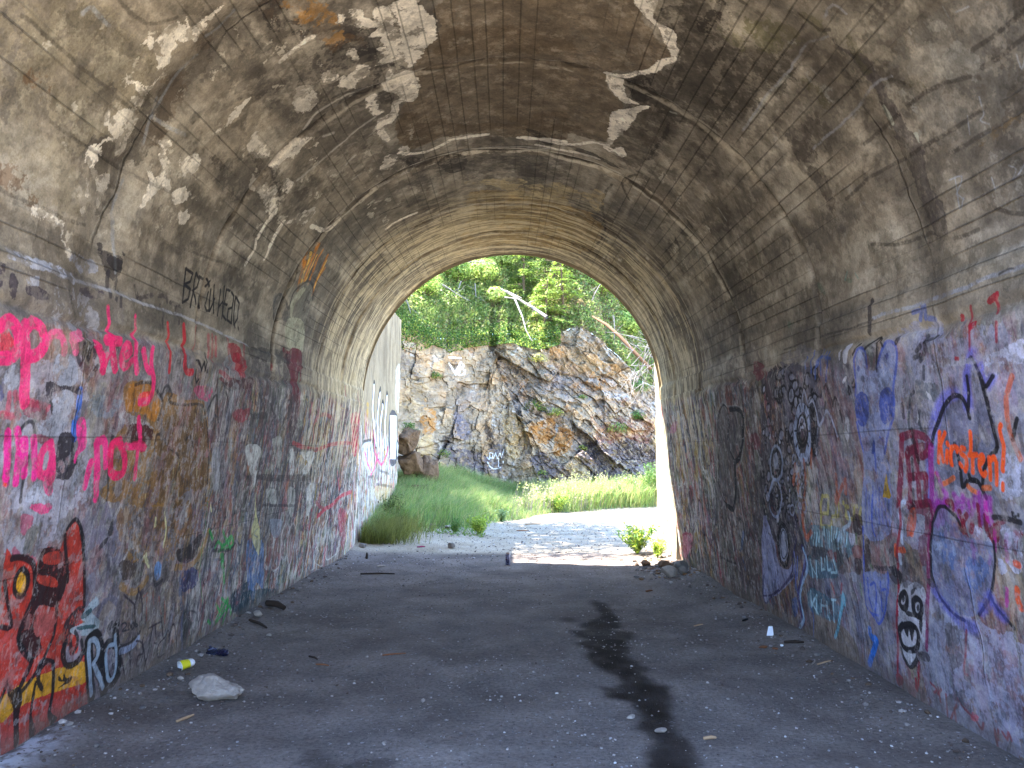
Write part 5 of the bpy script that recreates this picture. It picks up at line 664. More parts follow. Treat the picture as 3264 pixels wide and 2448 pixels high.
('P','206 198 180',0,0.537423,0.06,0.7,0,'-214 1392 -2 3 -7 -5 -5 -7 4 -2 3 -2 7 7'),
('P','206 198 180',0,0.456026,0.06,0.7,0,'-534 1620 -3 14 -5 -24 -3 -16 9 3 4 -4 0 18'),
('P','206 198 180',0,0.672163,0.06,0.7,0,'-178 1226 -1 18 -8 -12 -5 -4 2 -18 8 2 4 0'),
('P','206 198 180',0,0.511703,0.06,0.7,0,'-248 1173 -4 3 -2 0 -2 -4 3 -6 2 -5 1 5'),
('P','206 198 180',0,0.532632,0.06,0.7,0,'-285 1184 -2 3 -2 2 1 -5 0 -5 3 -5 1 3'),
('P','206 198 180',0,0.553196,0.06,0.7,0,'-362 1179 -8 1 -1 -7 -6 -8 5 -2 4 -1 5 9'),
('P','206 198 180',0,0.515489,0.06,0.7,0,'-222 1246 -5 3 -4 2 -2 -8 -2 -9 7 -3 5 7'),
('P','206 198 180',0,0.677548,0.06,0.7,0,'-334 1118 -4 6 -3 -4 -1 -2 2 -14 4 -1 4 2'),
('P','206 198 180',0,0.61869,0.06,0.7,0,'-209 1504 -2 10 -2 -4 0 -4 1 -7 2 -4 1 1'),
('P','206 198 180',0,0.527863,0.06,0.7,0,'-169 1304 -3 11 -7 -1 -4 -12 5 -10 2 3 8 4'),
('P','206 198 180',0,0.495378,0.06,0.7,0,'-338 1839 -7 -3 -11 -17 -3 -16 3 -1 4 4 8 12'),
('P','206 198 180',0,0.441444,0.06,0.7,0,'-238 2019 -4 19 -10 -13 -2 -16 0 -25 8 1 10 15'),
('P','206 198 180',0,0.611725,0.06,0.7,0,'-339 2132 -1 22 -13 0 3 -33 2 -28 9 -5 5 20'),
('P','206 198 180',0,0.468839,0.06,0.7,0,'-238 1424 0 6 -9 -8 -7 -11 2 -3 6 3 9 7'),
('P','206 198 180',0,0.672589,0.06,0.7,0,'-274 1823 -2 3 -13 -11 -7 -21 2 -6 10 7 5 13'),
('P','206 198 180',0,0.729705,0.06,0.7,0,'-239 1548 -6 2 -4 -6 -2 -3 2 -5 3 -3 4 6'),
('P','206 198 180',0,0.370206,0.06,0.7,0,'-192 1346 -5 -1 -8 -2 -3 -8 1 -1 4 2 7 3'),
('P','206 198 180',0,0.747495,0.06,0.7,0,'-386 1518 -6 5 -9 -3 -3 -24 7 -4 4 0 9 7'),
('P','206 198 180',0,0.413703,0.06,0.7,0,'-401 1613 -7 15 -8 -12 -5 -28 8 -14 8 6 7 11'),
('P','206 198 180',0,0.436997,0.06,0.7,0,'-335 1234 -3 0 -8 -6 -2 -6 1 -2 3 2 6 6'),
('P','206 198 180',0,0.558425,0.06,0.7,0,'-196 1384 -1 8 -9 0 -3 -13 2 -9 4 1 8 3'),
('P','206 198 180',0,0.613585,0.06,0.7,0,'-502 1572 -6 -6 -4 -4 -2 -13 5 1 4 1 2 13'),
('P','206 198 180',0,0.386708,0.06,0.7,0,'-291 1416 -2 9 -3 -3 0 -6 2 -10 4 -4 0 8'),
('P','206 198 180',0,0.49173,0.06,0.7,0,'-273 1181 -3 2 -2 -4 -2 -2 -2 -5 4 2 4 2'),
('P','206 198 180',0,0.422075,0.06,0.7,0,'-202 1716 0 4 -8 -4 -4 -7 -1 -9 7 0 6 12'),
('P','206 198 180',0,0.456653,0.06,0.7,0,'-385 1258 -3 -1 -8 -9 0 -4 -1 -4 5 2 5 10'),
('P','206 198 180',0,0.470658,0.06,0.7,0,'-398 1563 -6 10 -8 3 3 -27 3 -13 9 -2 1 18'),
('P','206 198 180',0,0.527231,0.06,0.7,0,'-270 1615 -3 10 -3 0 -3 -7 4 -18 6 -12 3 1'),
('P','206 198 180',0,0.522123,0.06,0.7,0,'-190 1261 -2 9 -6 -6 -1 -6 1 -8 2 -4 6 0'),
('P','206 198 180',0,0.688577,0.06,0.7,0,'-302 1167 -2 3 -4 -1 -4 -7 5 -2 2 -1 4 -1'),
('P','206 198 180',0,0.644664,0.06,0.7,0,'-350 1954 -4 10 -6 -13 -2 -10 4 -14 6 -13 4 16'),
('P','206 198 180',0,0.47955,0.06,0.7,0,'-297 1804 -8 21 -9 -28 -8 -12 5 -27 11 2 6 17'),
('P','206 198 180',0,0.480154,0.06,0.7,0,'-310 1681 -9 13 -2 -10 -4 -14 6 -14 6 -6 5 9'),
('P','206 198 180',0,0.379661,0.06,0.7,0,'-204 1232 -2 4 -6 -1 -6 -9 4 -2 5 -3 4 6'),
('P','206 198 180',0,0.712003,0.06,0.7,0,'-398 1572 -6 4 -5 -12 -4 -13 2 -11 12 -4 1 25'),
('P','206 198 180',0,0.677294,0.06,0.7,0,'-202 1430 -7 18 -7 -16 -4 -9 1 -19 10 -6 6 10'),
('P','206 198 180',0,0.693779,0.06,0.7,0,'-464 1788 -7 2 -3 -8 0 -14 2 -4 6 3 0 7'),
('P','206 198 180',0,0.507431,0.06,0.7,0,'-290 1972 -2 15 -5 -1 0 -14 3 -16 5 -14 2 9'),
('P','206 198 180',0,0.507891,0.06,0.7,0,'-355 1162 0 6 -7 -8 -1 -4 -2 -7 5 3 7 8'),
('P','206 198 180',0,0.67373,0.06,0.7,0,'364 1728 -2 30 -4 10 -7 -6 -6 -7 1 -41 13 11'),
('P','206 198 180',0,0.501416,0.06,0.7,0,'456 1858 1 5 -1 16 -4 -7 -5 1 4 -11 3 -11'),
('P','206 198 180',0,0.529203,0.06,0.7,0,'516 1804 4 24 -4 21 -13 9 -5 -12 4 -28 5 -24'),
('P','206 198 180',0,0.62932,0.06,0.7,0,'535 2029 7 33 -7 29 -9 -4 -12 -3 2 -47 13 -23'),
('P','206 198 180',0,0.359934,0.06,0.7,0,'328 2328 -2 56 -9 15 -11 10 -4 -62 7 -8 8 -15'),
('P','206 198 180',0,0.578457,0.06,0.7,0,'415 1762 5 22 -3 14 -11 0 -4 -21 1 -25 3 -4'),
('P','206 198 180',0,0.357379,0.06,0.7,0,'395 1720 3 24 -4 12 -8 -3 -6 -25 0 -23 7 5'),
('P','206 198 180',0,0.519843,0.06,0.7,0,'378 2488 5 32 -3 27 -11 -22 -3 -34 0 -18 5 -3'),
('P','206 198 180',0,0.552453,0.06,0.7,0,'404 2519 3 60 -5 23 -11 -3 -5 -43 2 -25 4 -28'),
('P','206 198 180',0,0.642115,0.06,0.7,0,'351 2508 -7 54 -6 42 -20 2 -1 -52 12 -24 12 -46'),
('P','206 198 180',0,0.687809,0.06,0.7,0,'292 1786 2 4 -8 10 -3 4 -4 -4 6 -13 6 -8'),
('P','206 198 180',0,0.62855,0.06,0.7,0,'514 1769 2 30 0 24 -12 -3 -4 -17 -2 -26 3 -10'),
('P','206 198 180',0,0.492783,0.06,0.7,0,'384 1713 1 9 -3 8 -6 2 2 -14 -5 -22 5 2'),
('P','206 198 180',0,0.740097,0.06,0.7,0,'444 2257 2 39 4 40 -12 -35 -8 -23 -5 -38 5 -12'),
('P','206 198 180',0,0.499178,0.06,0.7,0,'380 2450 -4 50 -9 33 -9 -9 -14 7 8 -81 10 -4'),
('P','206 198 180',0,0.61892,0.06,0.7,0,'442 1828 1 10 -5 15 -3 -2 -7 -3 5 -12 3 -12'),
('P','206 198 180',0,0.652603,0.06,0.7,0,'398 1887 2 24 -4 15 -8 -2 -2 -26 2 -11 2 -27'),
('P','206 198 180',0,0.473905,0.06,0.7,0,'509 1779 -4 31 -4 16 -6 0 -8 7 7 -30 7 -21'),
('P','206 198 180',0,0.375315,0.06,0.7,0,'326 2152 3 5 -13 36 -10 2 -9 1 14 -34 9 -15'),
('P','206 198 180',0,0.423981,0.06,0.7,0,'412 1801 4 13 -1 10 -6 -7 -3 -19 -2 -13 6 7'),
('P','206 198 180',0,0.368973,0.06,0.7,0,'352 1854 -1 26 -3 10 -10 -1 -2 -10 3 -29 7 2'),
('P','206 198 180',0,0.402682,0.06,0.7,0,'422 2358 3 25 -4 37 -9 -20 -11 -16 8 -28 6 -32'),
('P','206 198 180',0,0.360031,0.06,0.7,0,'401 2298 7 62 -10 26 -18 -16 -12 -28 7 -64 17 -10'),
('P','206 198 180',0,0.487551,0.06,0.7,0,'415 2319 6 19 -4 17 -6 5 -5 -30 -5 -43 7 4'),
('P','206 198 180',0,0.560585,0.06,0.7,0,'329 1822 8 22 -12 38 -13 -19 -7 -20 9 -27 12 -16'),
('P','206 198 180',0,0.60741,0.06,0.7,0,'486 2023 4 29 -2 30 -10 -13 -8 -15 -3 -36 10 -15'),
('P','150 148 142',0,0.483912,0.06,0.7,0,'650 936 2 5 -2 12 -6 3 -5 -2 2 -8 4 -6'),
('P','150 148 142',0,0.439834,0.06,0.7,0,'651 1174 5 2 -6 8 -2 8 -5 -3 0 -12 6 -7'),
('P','150 148 142',0,0.462478,0.06,0.7,0,'354 1132 0 4 -5 8 -3 0 -5 1 5 -11 10 -6'),
('P','150 148 142',0,0.610546,0.06,0.7,0,'492 1104 -3 9 -2 6 -6 6 -4 1 5 -13 4 -6'),
('P','150 148 142',0,0.470353,0.06,0.7,0,'594 971 2 13 -3 8 -7 2 -6 -2 0 -12 5 -4'),
('P','150 148 142',0,0.445761,0.06,0.7,0,'429 1057 2 7 -4 2 -3 4 -2 -6 0 -6 2 -7'),
('P','150 148 142',0,0.371956,0.06,0.7,0,'589 976 0 8 2 7 -5 -1 -4 -4 0 -5 1 -9'),
('P','150 148 142',0,0.474241,0.06,0.7,0,'676 1181 6 6 -4 1 0 1 -7 -5 -3 -5 4 1'),
('P','150 148 142',0,0.669573,0.06,0.7,0,'610 856 2 6 1 3 -5 0 -3 -3 -2 -6 3 -1'),
('P','150 148 142',0,0.471953,0.06,0.7,0,'561 978 1 5 -4 6 -6 9 0 -7 0 -5 7 -10'),
('P','150 148 142',0,0.471905,0.06,0.7,0,'516 898 1 4 -2 5 -3 3 -5 -6 1 -4 3 -4'),
('P','150 148 142',0,0.741805,0.06,0.7,0,'594 1030 -2 10 -2 7 -3 3 -6 3 3 -11 7 -12'),
('P','150 148 142',0,0.716823,0.06,0.7,0,'505 1015 2 5 -3 3 -2 1 -2 -4 0 -2 1 -2'),
('P','150 148 142',0,0.403894,0.06,0.7,0,'478 924 3 4 -2 3 -2 1 -3 -6 0 -3 1 -5'),
('P','150 148 142',0,0.699061,0.06,0.7,0,'414 1088 -1 7 -4 7 -7 6 0 -7 4 -5 2 -6'),
('P','150 148 142',0,0.690599,0.06,0.7,0,'456 1143 5 6 -7 7 -5 6 -2 -8 1 -9 5 -2'),
('P','150 148 142',0,0.411154,0.06,0.7,0,'623 1196 5 8 -4 7 -4 0 -8 0 4 -8 3 -7'),
('P','150 148 142',0,0.460695,0.06,0.7,0,'556 1464 0 4 0 8 -4 4 -1 -9 0 -3 1 -6'),
('P','150 148 142',0,0.440788,0.06,0.7,0,'622 1165 2 13 2 7 -9 1 -5 -8 0 -6 4 -5'),
('P','150 148 142',0,0.493437,0.06,0.7,0,'468 1104 0 12 -2 7 -5 -1 -5 -4 -2 -16 8 2'),
('P','150 148 142',0,0.40509,0.06,0.7,0,'500 1279 -3 11 -3 11 -7 8 2 -12 0 -7 6 -8'),
('P','150 148 142',0,0.560263,0.06,0.7,0,'480 1291 3 4 -1 12 -4 -2 -4 -11 -4 -12 4 -1'),
('P','150 148 142',0,0.37724,0.06,0.7,0,'460 1131 -1 8 -3 3 -1 2 -5 0 3 -8 3 -2'),
('P','150 148 142',0,0.681691,0.06,0.7,0,'691 1128 1 12 0 9 -6 3 -3 -4 -1 -7 4 -11'),
('P','150 148 142',0,0.538866,0.06,0.7,0,'523 1412 -2 21 1 15 -11 1 -7 -5 2 -19 6 -7'),
('P','150 148 142',0,0.497317,0.06,0.7,0,'584 847 6 6 -4 1 -4 2 -3 -5 -2 -4 4 -5'),
('P','150 148 142',0,0.537198,0.06,0.7,0,'469 978 1 6 -3 4 -3 0 -2 -5 0 -4 4 -5'),
('P','150 148 142',0,0.514517,0.06,0.7,0,'574 868 1 6 -3 6 -3 2 -4 -4 1 -4 5 -7'),
('P','150 148 142',0,0.720573,0.06,0.7,0,'623 993 3 5 -1 5 -5 2 -4 -1 -2 -11 3 -3'),
('P','150 148 142',0,0.628685,0.06,0.7,0,'594 845 2 4 -3 8 -5 1 -2 -2 2 -5 4 -7'),
('P','150 148 142',0,0.690151,0.06,0.7,0,'500 1111 5 13 -5 0 -5 3 -5 -10 0 -9 4 -4'),
('P','150 148 142',0,0.4337,0.06,0.7,0,'432 986 2 6 0 7 -4 -5 -6 -4 3 -4 0 -5'),
('P','150 148 142',0,0.439197,0.06,0.7,0,'520 988 2 2 0 5 -5 1 -2 -3 1 -5 3 -1'),
('P','150 148 142',0,0.700242,0.06,0.7,0,'537 1094 3 6 1 10 -7 -5 -4 -3 2 -7 1 -2'),
('P','120 118 112',0,0.35,0.15,0.39,0,'510 893 65 -145 83 62 -2 150 -61 28 -47 -8'),
('P','158 155 145',0,0.4,0.06,0.455,0,'527 894 8 -38 14 5 1 12 30 -30 18 3 1 26 -3 24 -18 20 -28 -18;652 887 3 -17 9 13 -1 18;536 996 24 -20 18 -5 2 18 -22 2;690 892 16 -56 50 21 -3 39 -18 18'),
('P','70 64 66',0,0.65,0.045,0.13,0,'442 1018 28 -4 47 -19 44 9 39 6 39 -8 41 18 24 -13 44 9 -10 42 -61 -1 -39 -3 -48 -10 -50 -20 -45 -2'),
('P','60 52 50',0,0.6,0.06,0.195,0,'486 1242 12 -36 34 13 23 21 -7 32 -28 0;552 1278 30 -42 42 23 2 29 -34 -12'),
('P','75 72 42',0,0.45,0.045,0.39,0,'454 1138 11 -18 38 3 -4 19;468 990 23 6 26 8 -3 16 -32 -7;550 966 12 -25 18 -1 -11 21'),
('P','105 90 68',0,0.7,0.045,0.52,0,'675 909 -9 -31 2 -36 3 -25 3 2 1 39 2 40;578 954 -8 -32 7 23'),
('S','140 142 148',0.016,0.55,0.012,0.3,0.006,'538 1228 -1 -54 1 -46 -4 -50 -4 -36 3 -36 6 -29;433 1352 -5 -102 -1 -35 4 -80 -3 -61 15 -53;426 996 0 -28 20 -5'),
('P','182 185 170',0,0.8,0.012,0.26,0,'560 1033 2 -10 24 6 -3 9;613 1005 1 -8 14 7'),
('S','42 36 32',0.022,0.6,0.008,0.25,0.006,'313 1084 23 3 19 -2;396 1028 31 -3 14 -19;546 1023 40 18;539 986 16 -20;712 1200 17 -64 6 -58 1 -21 20 -45 3 -58;745 915 10 -18 13 -36;631 1222 -6 -80 8 -120 4 -76 1 -75;580 1114 1 -97 0 -75 19 -75;579 845 2 -43 0 -48;600 847 3 -39 -2 -38;660 963 1 -43 1 -38'),
('P','88 84 70',0,0.4,0.09,0.52,0,'705 1184 33 -135 29 -102 45 -75 30 4 -72 331'),
],
'W':[
('S','30 30 36',0.21,0.95,0.004,0.05,0.006,'3569 689 -11 -85 14 -60 81 -113;3729 674 -37 -140 29 -158;3812 616 -31 -120 54 -144;3948 670 -50 -128 41 -150'),
('S','232 234 238',0.13,0.97,0.004,0.1,0.006,'3570 681 -12 -77 14 -60 81 -113;3730 658 -38 -124 29 -158;3812 607 -31 -111 54 -144;3949 658 -51 -116 41 -150'),
('P','70 70 76',0,0.95,0.006,0.05,0,'4024 583 287 10 27 -145 -17 -114 -251 7;4336 466 266 -107 -242 -5'),
('p','228 230 234',0,0.97,0.004,0.1,0,'4037 577 261 10 19 -139 -24 -96 -201 4;4351 448 206 -82 -185 1'),
('S','50 50 58',0.03,0.8,0.004,0.1,0.006,'4112 541 14 -157;4189 571 17 -178;4245 519 26 -144'),
('P','215 218 220',0,0.85,0.01,0.3,0,'3290 412 256 25 39 -136 -209 32'),
('S','35 35 40',0.05,0.8,0.006,0.1,0.006,'3327 434 209 10;3452 414 6 -66;3529 422 19 -112'),
('S','225 185 60',0.06,0.85,0.01,0.2,0.006,'3486 414 14 -59;3912 392 32 -58;3545 347 26 -38'),
('S','225 60 125',0.06,0.8,0.008,0.15,0.006,'3600 492 34 -108 151 -48 104 7 116 75;3730 392 -92 -62 -110 -42;4068 358 -6 -60;3370 392 156 -82'),
('P','210 165 40',0,0.6,0.03,0.5,0,'3694 236 496 -11 -22 -105 -367 40 -151 40;3394 594 50 3 -11 -74 -33 -1'),
('P','205 205 200',0,0.45,0.04,0.7,0,'3260 309 1050 2 -35 -331 -1031 98'),
('P','200 198 190',0,0.7,0.03,0.4,0,'4230 827 237 44 51 -237 -270 -6'),
('S','45 45 50',0.05,0.6,0.01,0.2,0.006,'3464 282 132 0;3788 304 276 -23;3694 244 496 -33;3572 301 29 -76'),
('S','120 40 60',0.04,0.5,0.01,0.3,0.006,'3651 192 32 -94;3908 129 5 -49;3340 286 31 -122'),
('S','70 90 60',0.04,0.5,0.01,0.3,0.006,'3534 228 35 -151;4072 186 44 -157;3807 88 7 -80'),
],
'C':[
('P','128 112 96',0,0.7,0.06,0.35,0,'-418 1180 502 90 21 -62 -41 -306 -40 -202 -240 -53 -199 35 -11 286'),
('P','182 158 118',0,0.8,0.06,0.35,0,'-322 1232 56 10 29 -146 11 -150 -48 -64 -37 104;-188 1223 39 -6 -9 -113 -30 18;-17 1126 101 0 10 -82 -50 -142 -101 61 -41 81;-672 828 68 49 67 -23 39 -87 33 -89 -93 -64 -85 9;615 784 85 33 42 -153 -86 -22;216 1208 132 -102 123 -80 41 -60 -83 -22 -142 101'),
('P','168 118 58',0,0.8,0.06,0.35,0,'-228 1259 30 -17 -20 -103 -38 35;-118 932 81 10 71 -30 -91 -10;-598 1131 14 -41 -35 -82 -35 34 0 71;660 1012 152 37 -24 -125 -87 -66 -53 40;84 902 102 20 -41 -111 -51 -20;450 904 166 44 44 84 130 6 -46 -168 -170 -25;-544 734 63 -39 9 -74 -63 -42;277 1147 92 21 82 -60 -82 -32;205 589 80 -20 -20 -70 -81 20;699 735 109 13 -12 -72 -76 -2'),
('P','96 88 96',0,0.8,0.06,0.35,0,'-667 1004 63 -37 36 -55 24 -106 62 -55 -31 -13 -83 141 -56 41;-401 1185 53 11 27 -93 -26 -123 -53 -8;-68 1269 112 1 81 -52 41 -72 -142 21 -82 41;287 1024 122 -80 102 -121 -42 -51 -142 120 -51 51;515 1357 190 -95 21 -82 -128 56;700 807 338 33 56 -177 10 -175 -299 -3 -149 147;-363 638 53 43 56 -76 20 -88 -56 -21 -64 66'),
('P','50 44 46',0,0.7,0.06,0.35,0,'-424 748 34 71 -8 -135 -17 -2;84 1034 41 10 -10 -101 -31 -41;-605 1056 67 0 -22 -97 -37 9;758 1119 75 -152 -33 -12 -54 81;226 1004 81 -61 91 -141 -51 9 -101 111;658 857 173 -15 160 17 -1 -31 -290 -11;14 770 121 0 131 -131 -21 -40 -141 121;-464 612 119 -60 73 -56 -125 -3'),
('P','128 72 44',0,0.7,0.06,0.35,0,'-275 1150 38 16 -9 -122 -28 17;146 1259 25 -41 -15 -41 -21 31;206 1024 40 -10 -20 -41;387 730 92 -9 -11 -81 -91 20;593 642 63 10 42 -101 -85 9;809 810 89 -7 -24 -94'),
('P','170 172 172',0,0.6,0.06,0.35,0,'265 579 142 21 20 -51 -81 -20;679 848 130 -17 135 -26 -136 -15 -108 27;84 519 60 10 -20 -47;704 1168 65 -27 -23 -85 -64 39'),
('P','168 118 58',0,0.8,0.05,0.35,0,'-552 614 67 67 18 -101 -34 -94 -34 39;161 572 89 45 100 22 0 -111 -68 -88 -110 77;383 573 112 -55 -46 -111 -111 -33'),
('P','118 111 118',0,0.8,0.05,0.35,0,'-356 671 60 -39 52 -117 -10 -33 -71 10 -30 94;-126 418 100 22 -12 -176 -76 -10'),
('P','182 158 118',0,0.8,0.05,0.35,0,'-27 705 122 -66 55 -133 -22 -132 -110 -22 -34 187;-583 434 82 83 36 -121 -69 -50;-508 345 154 -55 80 -76 -20 -53 -152 91'),
('P','96 88 96',0,0.8,0.05,0.35,0,'517 429 232 57 351 3 8 -300 -303 -6 -221 58;161 341 133 44 199 -209 -201 1;-430 426 282 -52 34 -132 -180 26'),
('P','50 44 46',0,0.7,0.05,0.35,0,'-448 498 74 -18 -56 -64;451 640 67 -56 160 -166 -48 -77 -112 166;-484 477 36 -61 -26 -20;810 543 184 -124 50 -80 -150 80;-159 594 77 -121 -44 -55'),
('P','128 72 44',0,0.5,0.05,0.35,0,'621 518 251 151 230 -40 -30 -175 -202 44 -121 -46'),
('s','225 228 230',0.04,0.97,0.003,0,0.006,'-394 1039 73 15;-396 1004 42 -72 34 92 -40 -80;-325 1016 -6 -77;-325 1018 25 -11 -11 -21 -14 -7 31 -6 -6 -30 -31 -11 -27 6'),
('s','240 242 244',0.024,0.97,0.002,0,0.006,'-137 356 16 -18 3 51 21 -7 -1 -32 -18 0;-92 346 15 41 10 -33;-66 346 20 39 11 -31 17 59;-135 323 16 -31 23 -19 39 3 16 8;-56 346 -1 -54;-24 315 2 15'),
],
'G':[
('P','0 0 0',0,1,0.015,0.2,0,'139 1777 51 13 68 0 19 -28 -31 -102 -6 -112 12 -70 -5 -98 23 -32 -11 -74 -11 -60 -8 -66 8 -49 -18 -99 -60 0 19 84 -1 64 8 98 -13 35 -24 18 -5 57 32 8 8 59 -26 46 -13 49 7 73 -18 46 18 61;228 2146 28 -41 5 -128 -7 -129 -29 -72 -37 0 -18 73 32 62 28 66 -10 90'),
('P','0 0 0',0,0.6,0.015,0.2,0,'130 1911 34 16 -4 -40 -29 1;226 2125 27 -19 -14 -58 -16 19;219 1879 39 0 -18 -60 -26 15'),
('P','0 0 0',0,0.55,0.015,0.2,0,'-258 1085 32 -12 19 -32 45 15 21 -26 -1 -20 -98 0'),
],
}


# ------------------------------------------------------------------ helpers
def tag(o, label=None, cat=None, group=None, kind=None):
    if label: o['label'] = label
    if cat: o['category'] = cat
    if group: o['group'] = group
    if kind: o['kind'] = kind
    return o

def empty(name, loc=(0, 0, 0)):
    o = bpy.data.objects.new(name, None); col.objects.link(o); o.location = loc; return o

def mesh_np(name, V, Fc, mat, parent=None, uv=None, vcol=None, smooth=False, matidx=None, loc=None):
    """V Nx3, Fc MxK array of faces (K 3 or 4)"""
    V = np.asarray(V, np.float32); Fc = np.asarray(Fc, np.int32)
    me = bpy.data.meshes.new(name)
    n, k = Fc.shape
    me.vertices.add(len(V)); me.vertices.foreach_set('co', V.ravel())
    me.loops.add(n * k); me.loops.foreach_set('vertex_index', Fc.ravel())
    me.polygons.add(n)
    me.polygons.foreach_set('loop_start', np.arange(0, n * k, k, dtype=np.int32))
    me.polygons.foreach_set('loop_total', np.full(n, k, dtype=np.int32))
    me.polygons.foreach_set('use_smooth', np.full(n, smooth, dtype=bool))
    mats = mat if isinstance(mat, (list, tuple)) else [mat]
    for m in mats: me.materials.append(m)
    if matidx is not None: me.polygons.foreach_set('material_index', np.asarray(matidx, np.int32))
    if uv is not None:
        l = me.uv_layers.new(name='UVMap'); l.data.foreach_set('uv', np.asarray(uv, np.float32)[Fc.ravel()].ravel())
    if vcol is not None:
        a = me.color_attributes.new('col', 'FLOAT_COLOR', 'POINT')
        c = np.ones((len(V), 4), np.float32); vc = np.asarray(vcol, np.float32)
        c[:, :vc.shape[1]] = vc; a.data.foreach_set('color', c.ravel())
    me.update(); me.validate()
    o = bpy.data.objects.new(name, me); col.objects.link(o)
    if parent: o.parent = parent
    if loc is not None: o.location = loc
    return o

def lin(c):
    c = np.asarray(c, float); return np.where(c <= .04045, c / 12.92, ((c + .055) / 1.055) ** 2.4)
def rgb(*c): return tuple(lin(np.array(c) / 255.0))

def h3(ix, iy, iz, seed):
    n = (ix.astype(np.int64) * 374761393 + iy.astype(np.int64) * 668265263 + iz.astype(np.int64) * 2147483647 + seed * 1274126177) & 0xffffffff
    n = ((n ^ (n >> 13)) * 1274126177) & 0xffffffff
    n = ((n ^ (n >> 16)) * 2246822519) & 0xffffffff
    return ((n ^ (n >> 15)) & 0xffffff) / float(0xffffff)

def vn(P, scale, seed=0):
    """value noise 0..1 at Nx3 points"""
    Q = np.asarray(P, float) * scale
    i = np.floor(Q).astype(np.int64); f = Q - i; f = f * f * (3 - 2 * f); r = 0
    for a in (0, 1):
        for b in (0, 1):
            for c in (0, 1):
                w = (f[:, 0] if a else 1 - f[:, 0]) * (f[:, 1] if b else 1 - f[:, 1]) * (f[:, 2] if c else 1 - f[:, 2])
                r = r + w * h3(i[:, 0] + a, i[:, 1] + b, i[:, 2] + c, seed)
    return r

def fbm(P, scale, octs=4, seed=0, g=.5):
    t = 0; s = 0; a = 1
    for o in range(octs):
        t = t + a * vn(P, scale * 2 ** o, seed + o * 17); s += a; a *= g
    return t / s

def n2(H, W, cy_, cx_, seed):
    """smooth 2-D value noise image, cell size in pixels"""
    r = np.random.default_rng(seed)
    gh, gw = int(H / cy_) + 3, int(W / cx_) + 3
    g = r.random((gh, gw), np.float32)
    y = np.arange(H) / cy_; x = np.arange(W) / cx_
    yi = y.astype(int); xi = x.astype(int); fy = (y - yi).astype(np.float32); fx = (x - xi).astype(np.float32)
    fy = fy * fy * (3 - 2 * fy); fx = fx * fx * (3 - 2 * fx)
    rows = g[yi] * (1 - fy)[:, None] + g[yi + 1] * fy[:, None]
    return rows[:, xi] * (1 - fx) + rows[:, xi + 1] * fx

def f2(H, W, cell, octs, seed, asp=1.0, g=.55):
    t = 0; s = 0; a = 1
    for o in range(octs):
        c = cell / 2 ** o
        if c < 1: break
        t = t + a * n2(H, W, max(1, c * asp), max(1, c), seed + 31 * o); s += a; a *= g
    return t / s

def sst(x, a, b):
    t = np.clip((x - a) / (b - a), 0, 1); return t * t * (3 - 2 * t)

def catmull(p, closed, n=3):
    if len(p) < 3: return p
    q = np.vstack([p[-1:], p, p[:2]]) if closed else np.vstack([p[:1], p, p[-1:]])
    o = []
    for i in range(1, len(q) - 2):
        a, b, c, d = q[i - 1:i + 3]
        for k in range(n):
            t = k / n
            o.append(.5 * (2 * b + (c - a) * t + (2 * a - 5 * b + 4 * c - d) * t * t + (3 * b - a - 3 * c + d) * t ** 3))
    if not closed: o.append(q[-2])
    return np.array(o)

def decode(s):
    r = []
    for part in s.split(';'):
        v = np.array(part.split(), float).reshape(-1, 2); r.append(np.cumsum(v, 0) / 250)
    return r

